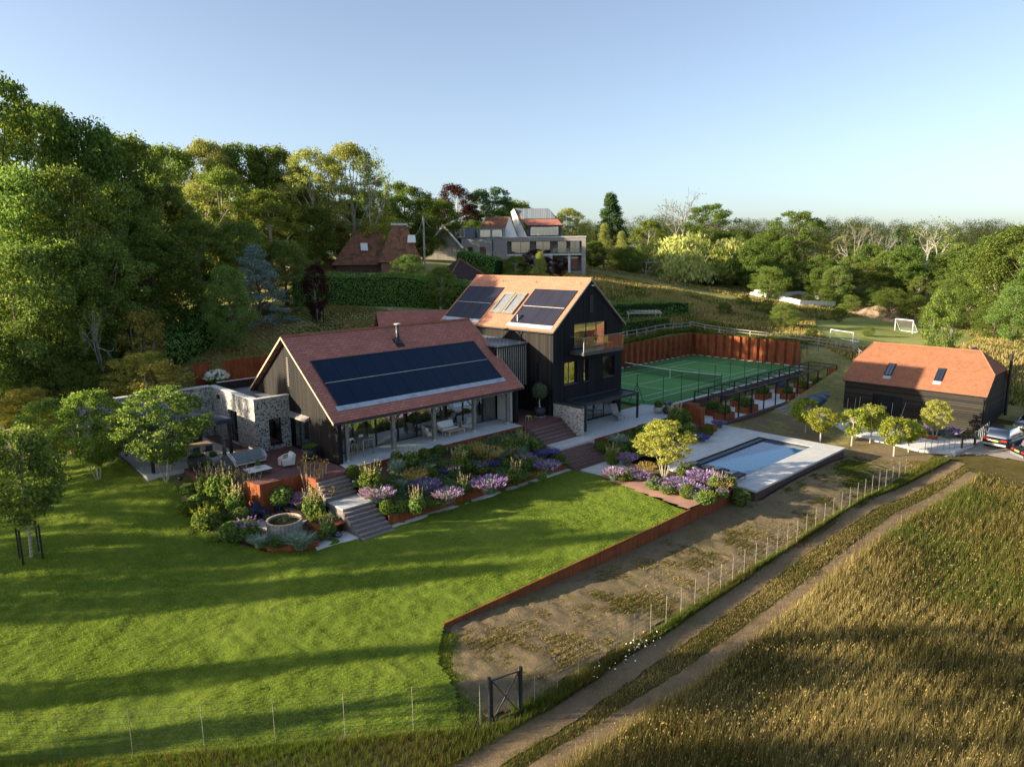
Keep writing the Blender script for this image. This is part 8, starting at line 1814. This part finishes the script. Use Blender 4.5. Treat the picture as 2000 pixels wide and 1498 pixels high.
# ---------------------------------------------------------------- grasses (nobody could count the blades)
def grassfield(name, label, n, poly, zf, Hh, W, mats, seed, near=None, dens=None, bend=.5, clump=.0, weights=None, seg=1):
    r_ = np.random.default_rng(seed); xs_ = [p[0] for p in poly]; ys_ = [p[1] for p in poly]; P = np.zeros((0,2))
    while len(P) < n:
        Q = np.stack([r_.uniform(min(xs_), max(xs_), n*2), r_.uniform(min(ys_), max(ys_), n*2)], 1); Q = Q[inpoly(Q[:,0], Q[:,1], poly)]
        if near is not None: d = np.hypot(Q[:,0]-CAM[0], Q[:,1]-CAM[1]); Q = Q[r_.random(len(Q)) < np.clip((near/d)**1.5, 0, 1)]
        if dens is not None: Q = Q[r_.random(len(Q)) < dens(Q[:,0], Q[:,1])]
        P = np.concatenate([P, Q])
    P = P[:n]
    if clump: P = P+(np.round(P/clump)*clump-P)*.45*r_.random((n,1))
    z = zf(P[:,0], P[:,1]); d = np.hypot(P[:,0]-CAM[0], P[:,1]-CAM[1]); B = np.c_[P, z-.02]; a = r_.random(n)*6.283; nz = vnoise(P[:,0], P[:,1], 2.2)*.6+vnoise(P[:,0]+50, P[:,1], 7)*.4
    D = np.stack([np.cos(a)+.3, np.sin(a)+.2, 0*a], 1)*.6; Hs = Hh*(.45+1.0*nz)*(.7+.5*r_.random(n)); Ws = W*(.7+.6*r_.random(n))*np.clip(d/26, .7, 3.5)
    V, F = blades(B, D, Hs, Ws, r_, bend, seg)
    k = len(mats); w = vnoise(P[:,0]+7, P[:,1]+3, 3.3)*.55+vnoise(P[:,0]+27, P[:,1]+13, 11)*.45+r_.normal(size=n)*.17
    ed = weights or [i/k for i in range(1, k)]; mi = np.digitize(w, ed); mi = np.repeat(mi, seg)
    o = bpy.data.objects.new(name, npmesh(name, V, F, [MT[m] for m in mats], mi)); COL.objects.link(o); setp(o, label, 'grass', None, 'stuff')
tz = lambda x, y: hterr(x, y)+(vnoise(x, y, 9)-.5)*.25*sstep(28, 36, x)
TA, TB = [tuple(map(float, q)) for q in TRL], [tuple(map(float, q)) for q in TRR]
MEAD = [(x+.3, y-.1) for x, y in TB]+[(31,-66),(62,-66),(66,-40),(62,-8),(37.5,-8.6)]
grassfield('meadow_grass','tall brown and green meadow grass on the slope right of the track',470000,MEAD,tz,.62,.0155,['grass_green','grass_meadow','grass_meadow','grass_straw'],1,near=24,bend=.45,clump=.5,weights=[.29,.48,.68])
grassfield('verge_grass','rough green grass strip along the wire fence',26000,[(29.0,-52.8),(28.75,-45),(28.35,-36),(28.2,-28),(28.4,-12),(28.9,-7)]+[(x-.45, y+.2) for x, y in TA[:6]],tz,.38,.022,['grass_green','grass_green','grass_meadow'],2,near=30,clump=.4)
grassfield('track_grass','short grass between and beside the two wheel ruts',46000,[(x-.8,y) for x, y in TA]+[(x+.6,y) for x, y in TB[::-1]],tz,.12,.02,['grass_green','grass_meadow','grass_straw'],3,near=30,dens=lambda x,y: np.clip((np.minimum(pdist(x,y,TA),pdist(x,y,TB))-.3+.5*(vnoise(x,y,.6)-.5))*1.8,.07,1))
grassfield('verge_grass','rough grass between the near fence and the bottom edge of the picture',26000,[(28.9,-53.6),(29.4,-52.6)]+[(x-.4,y) for x, y in TA[4:]]+[(16,-69.3),(21.5,-63.2),(23.9,-60.3),(27.5,-55.6)],tz,.34,.018,['grass_green','grass_meadow'],4,near=26,clump=.4)
grassfield('slope_weeds','thin weeds scattered over the bare slope below the corten wall',110000,[(23.2,-50.5),(23.2,-28),(24.4,-26),(24.4,-11),(29,-7),(28.2,-52)],tz,.10,.03,['grass_green','grass_meadow','grass_straw'],5,near=60,dens=lambda x,y: np.clip((vnoise(x,y,1.6)*.6+vnoise(x,y,.5)*.4-.36)*3,0.04,1)*sstep(22.9,25.2,x),bend=1.2,clump=.35)
def lawnz(x, y): return hlawn(x, y)+(vnoise(x, y, .35)-.5)*.07+(vnoise(x+31, y, 1.1)-.5)*.098
grassfield('lawn_grass','short mown grass of the sunlit and shaded lawn',300000,LAWN,lawnz,.08,.018,['grass_lawn','grass_lawn'],6,near=27,bend=.8,clump=.22)
DRY = [(-30,-60),(-8,-57),(-8,-49),(-13.4,-47),(-13.4,-36),(-9.5,-30),(-14,-18),(-26,-30),(-32,-45)]
grassfield('bank_grass','dry straw-coloured grass on the bank behind the houses',80000,DRY,hterr,.2,.05,['grass_green','grass_straw','grass_straw'],7,weights=[.34,.6],bend=1.0,clump=.5)
FLD = [(-9.5,18.6),(8,20.5),(14,16),(18,13),(31,13),(40,12),(70,30),(60,70),(20,85),(-30,80),(-45,60),(-45,15),(-12,-10),(-9.8,5)]
fz = lambda x, y: hterr(x, y)+(vnoise(x, y, 6)-.5)*.5*sstep(18, 30, y)
MOWN = [(9,22.5),(4,29),(-3,44),(-1,60),(6,66),(13,60),(19,46),(20,33),(16,24)]; MOWN2 = [(-42,30),(-42,36),(-30,44),(-18,48),(-17,44),(-28,38)]
grassfield('field_grass','rough green and straw grass of the hillside field',190000,FLD,fz,.55,.055,['grass_green','grass_green','grass_straw','grass_straw'],8,bend=.5,clump=.9,weights=[.20,.34,.52],dens=lambda x,y: 1.0*(~inpoly(x,y,MOWN) & ~inpoly(x,y,MOWN2)))
grassfield('wall_top_grass','long grass hanging over the top of the sheet pile walls',9000,[(-9.0,-13.5),(-8.2,-13.5),(-8.2,17.4),(7.3,17.45),(7.3,18.6),(-9.0,18.6)],lambda x,y: np.maximum(hterr(x,y), 2.75+0*x),.45,.04,['grass_green','grass_green','grass_straw'],9)
cz_ = np.random.default_rng(11); P = np.stack([cz_.normal(29.5,.3,50), cz_.normal(-46.5,1.3,50), np.zeros(50)], 1); P[:,2] = hterr(P[:,0],P[:,1])+.3+.3*cz_.random(50); V, F = leafquads(P, .075, cz_, np.array([0,0,1.])+0*P, .9)
o = bpy.data.objects.new('daisies', npmesh('daisies', V, F, MT['daisy'])); COL.objects.link(o); setp(o, 'white daisies in the verge beside the wire fence', 'flowers', None, 'stuff')
# wood behind the left shoulder of the camera
for i, (s_, a_, H_, R_, k_) in enumerate(SH):
    x = .5402*a_+.8415*s_; y = .8415*a_-.5402*s_
    place(k_, 'tree', (x, y, h(x, y)-.2), 'tree of the wood beyond the left edge that shades the lawn', 'tree', 'wood beyond the left edge', (R_/3.9, R_/3.9, H_/9.9))
for i, (x, y, H_, R_) in enumerate([(82,-58,15,7),(90,-44,17,8),(86,-31,14,7),(95,-18,18,8),(88,-6,15,7),(98,6,17,8),(76,-72,14,7),(104,-30,20,9),(92,18,16,8),(110,-8,20,9)]):
    place(('ash0','oak1','green0','ash1')[i % 4], 'tree', (x, y, h(x, y)-.2), 'tree beyond the right edge, mirrored in the windows of the houses', 'tree', 'trees beyond the right edge', (R_/3.9, R_/3.9, H_/9.9))
EDG = [(23.0,-50.6),(23.6,-51.2),(24.4,-51.9),(25.4,-52.3),(26.3,-53.0),(27.4,-53.2),(28.6,-54.2)]
grassfield('edge_tufts','ragged grass tufts where the lawn meets the bare slope',9000,[(22.9,-50.9),(24.0,-50.3),(26.5,-51.6),(28.4,-53.2),(28.6,-54.4),(26.3,-54.2),(23.8,-52.6)],tz,.12,.03,['grass_lawn','grass_green'],12,dens=lambda x,y: np.clip(1.1-pdist(x,y,EDG)*1.4,0,1))
r_ = np.random.default_rng(21); Q = np.stack([r_.uniform(29, 62, 60000), r_.uniform(-66, -8, 60000)], 1); Q = Q[inpoly(Q[:,0], Q[:,1], MEAD)]; d = np.hypot(Q[:,0]-CAM[0], Q[:,1]-CAM[1]); Q = Q[r_.random(len(Q)) < np.clip((24/d)**1.5, 0, 1)]
Q = np.c_[Q, tz(Q[:,0], Q[:,1])+.35+.3*r_.random(len(Q))]; n_ = len(Q); t_ = unit(np.array([.25,.15,1.0])+r_.normal(size=(n_,3))*.25); b_ = unit(np.cross(t_, r_.normal(size=(n_,3)))); s_ = .032+.03*r_.random((n_,1))
V = np.stack([Q-t_*s_, Q+b_*s_*.3, Q+t_*s_, Q-b_*s_*.3], 1).reshape(-1,3)
o = bpy.data.objects.new('seed_heads', npmesh('seed_heads', V, np.arange(n_*4).reshape(-1,4), MT['grass_straw'])); COL.objects.link(o); setp(o, 'pale seed heads standing in the tall meadow grass', 'grass', None, 'stuff')
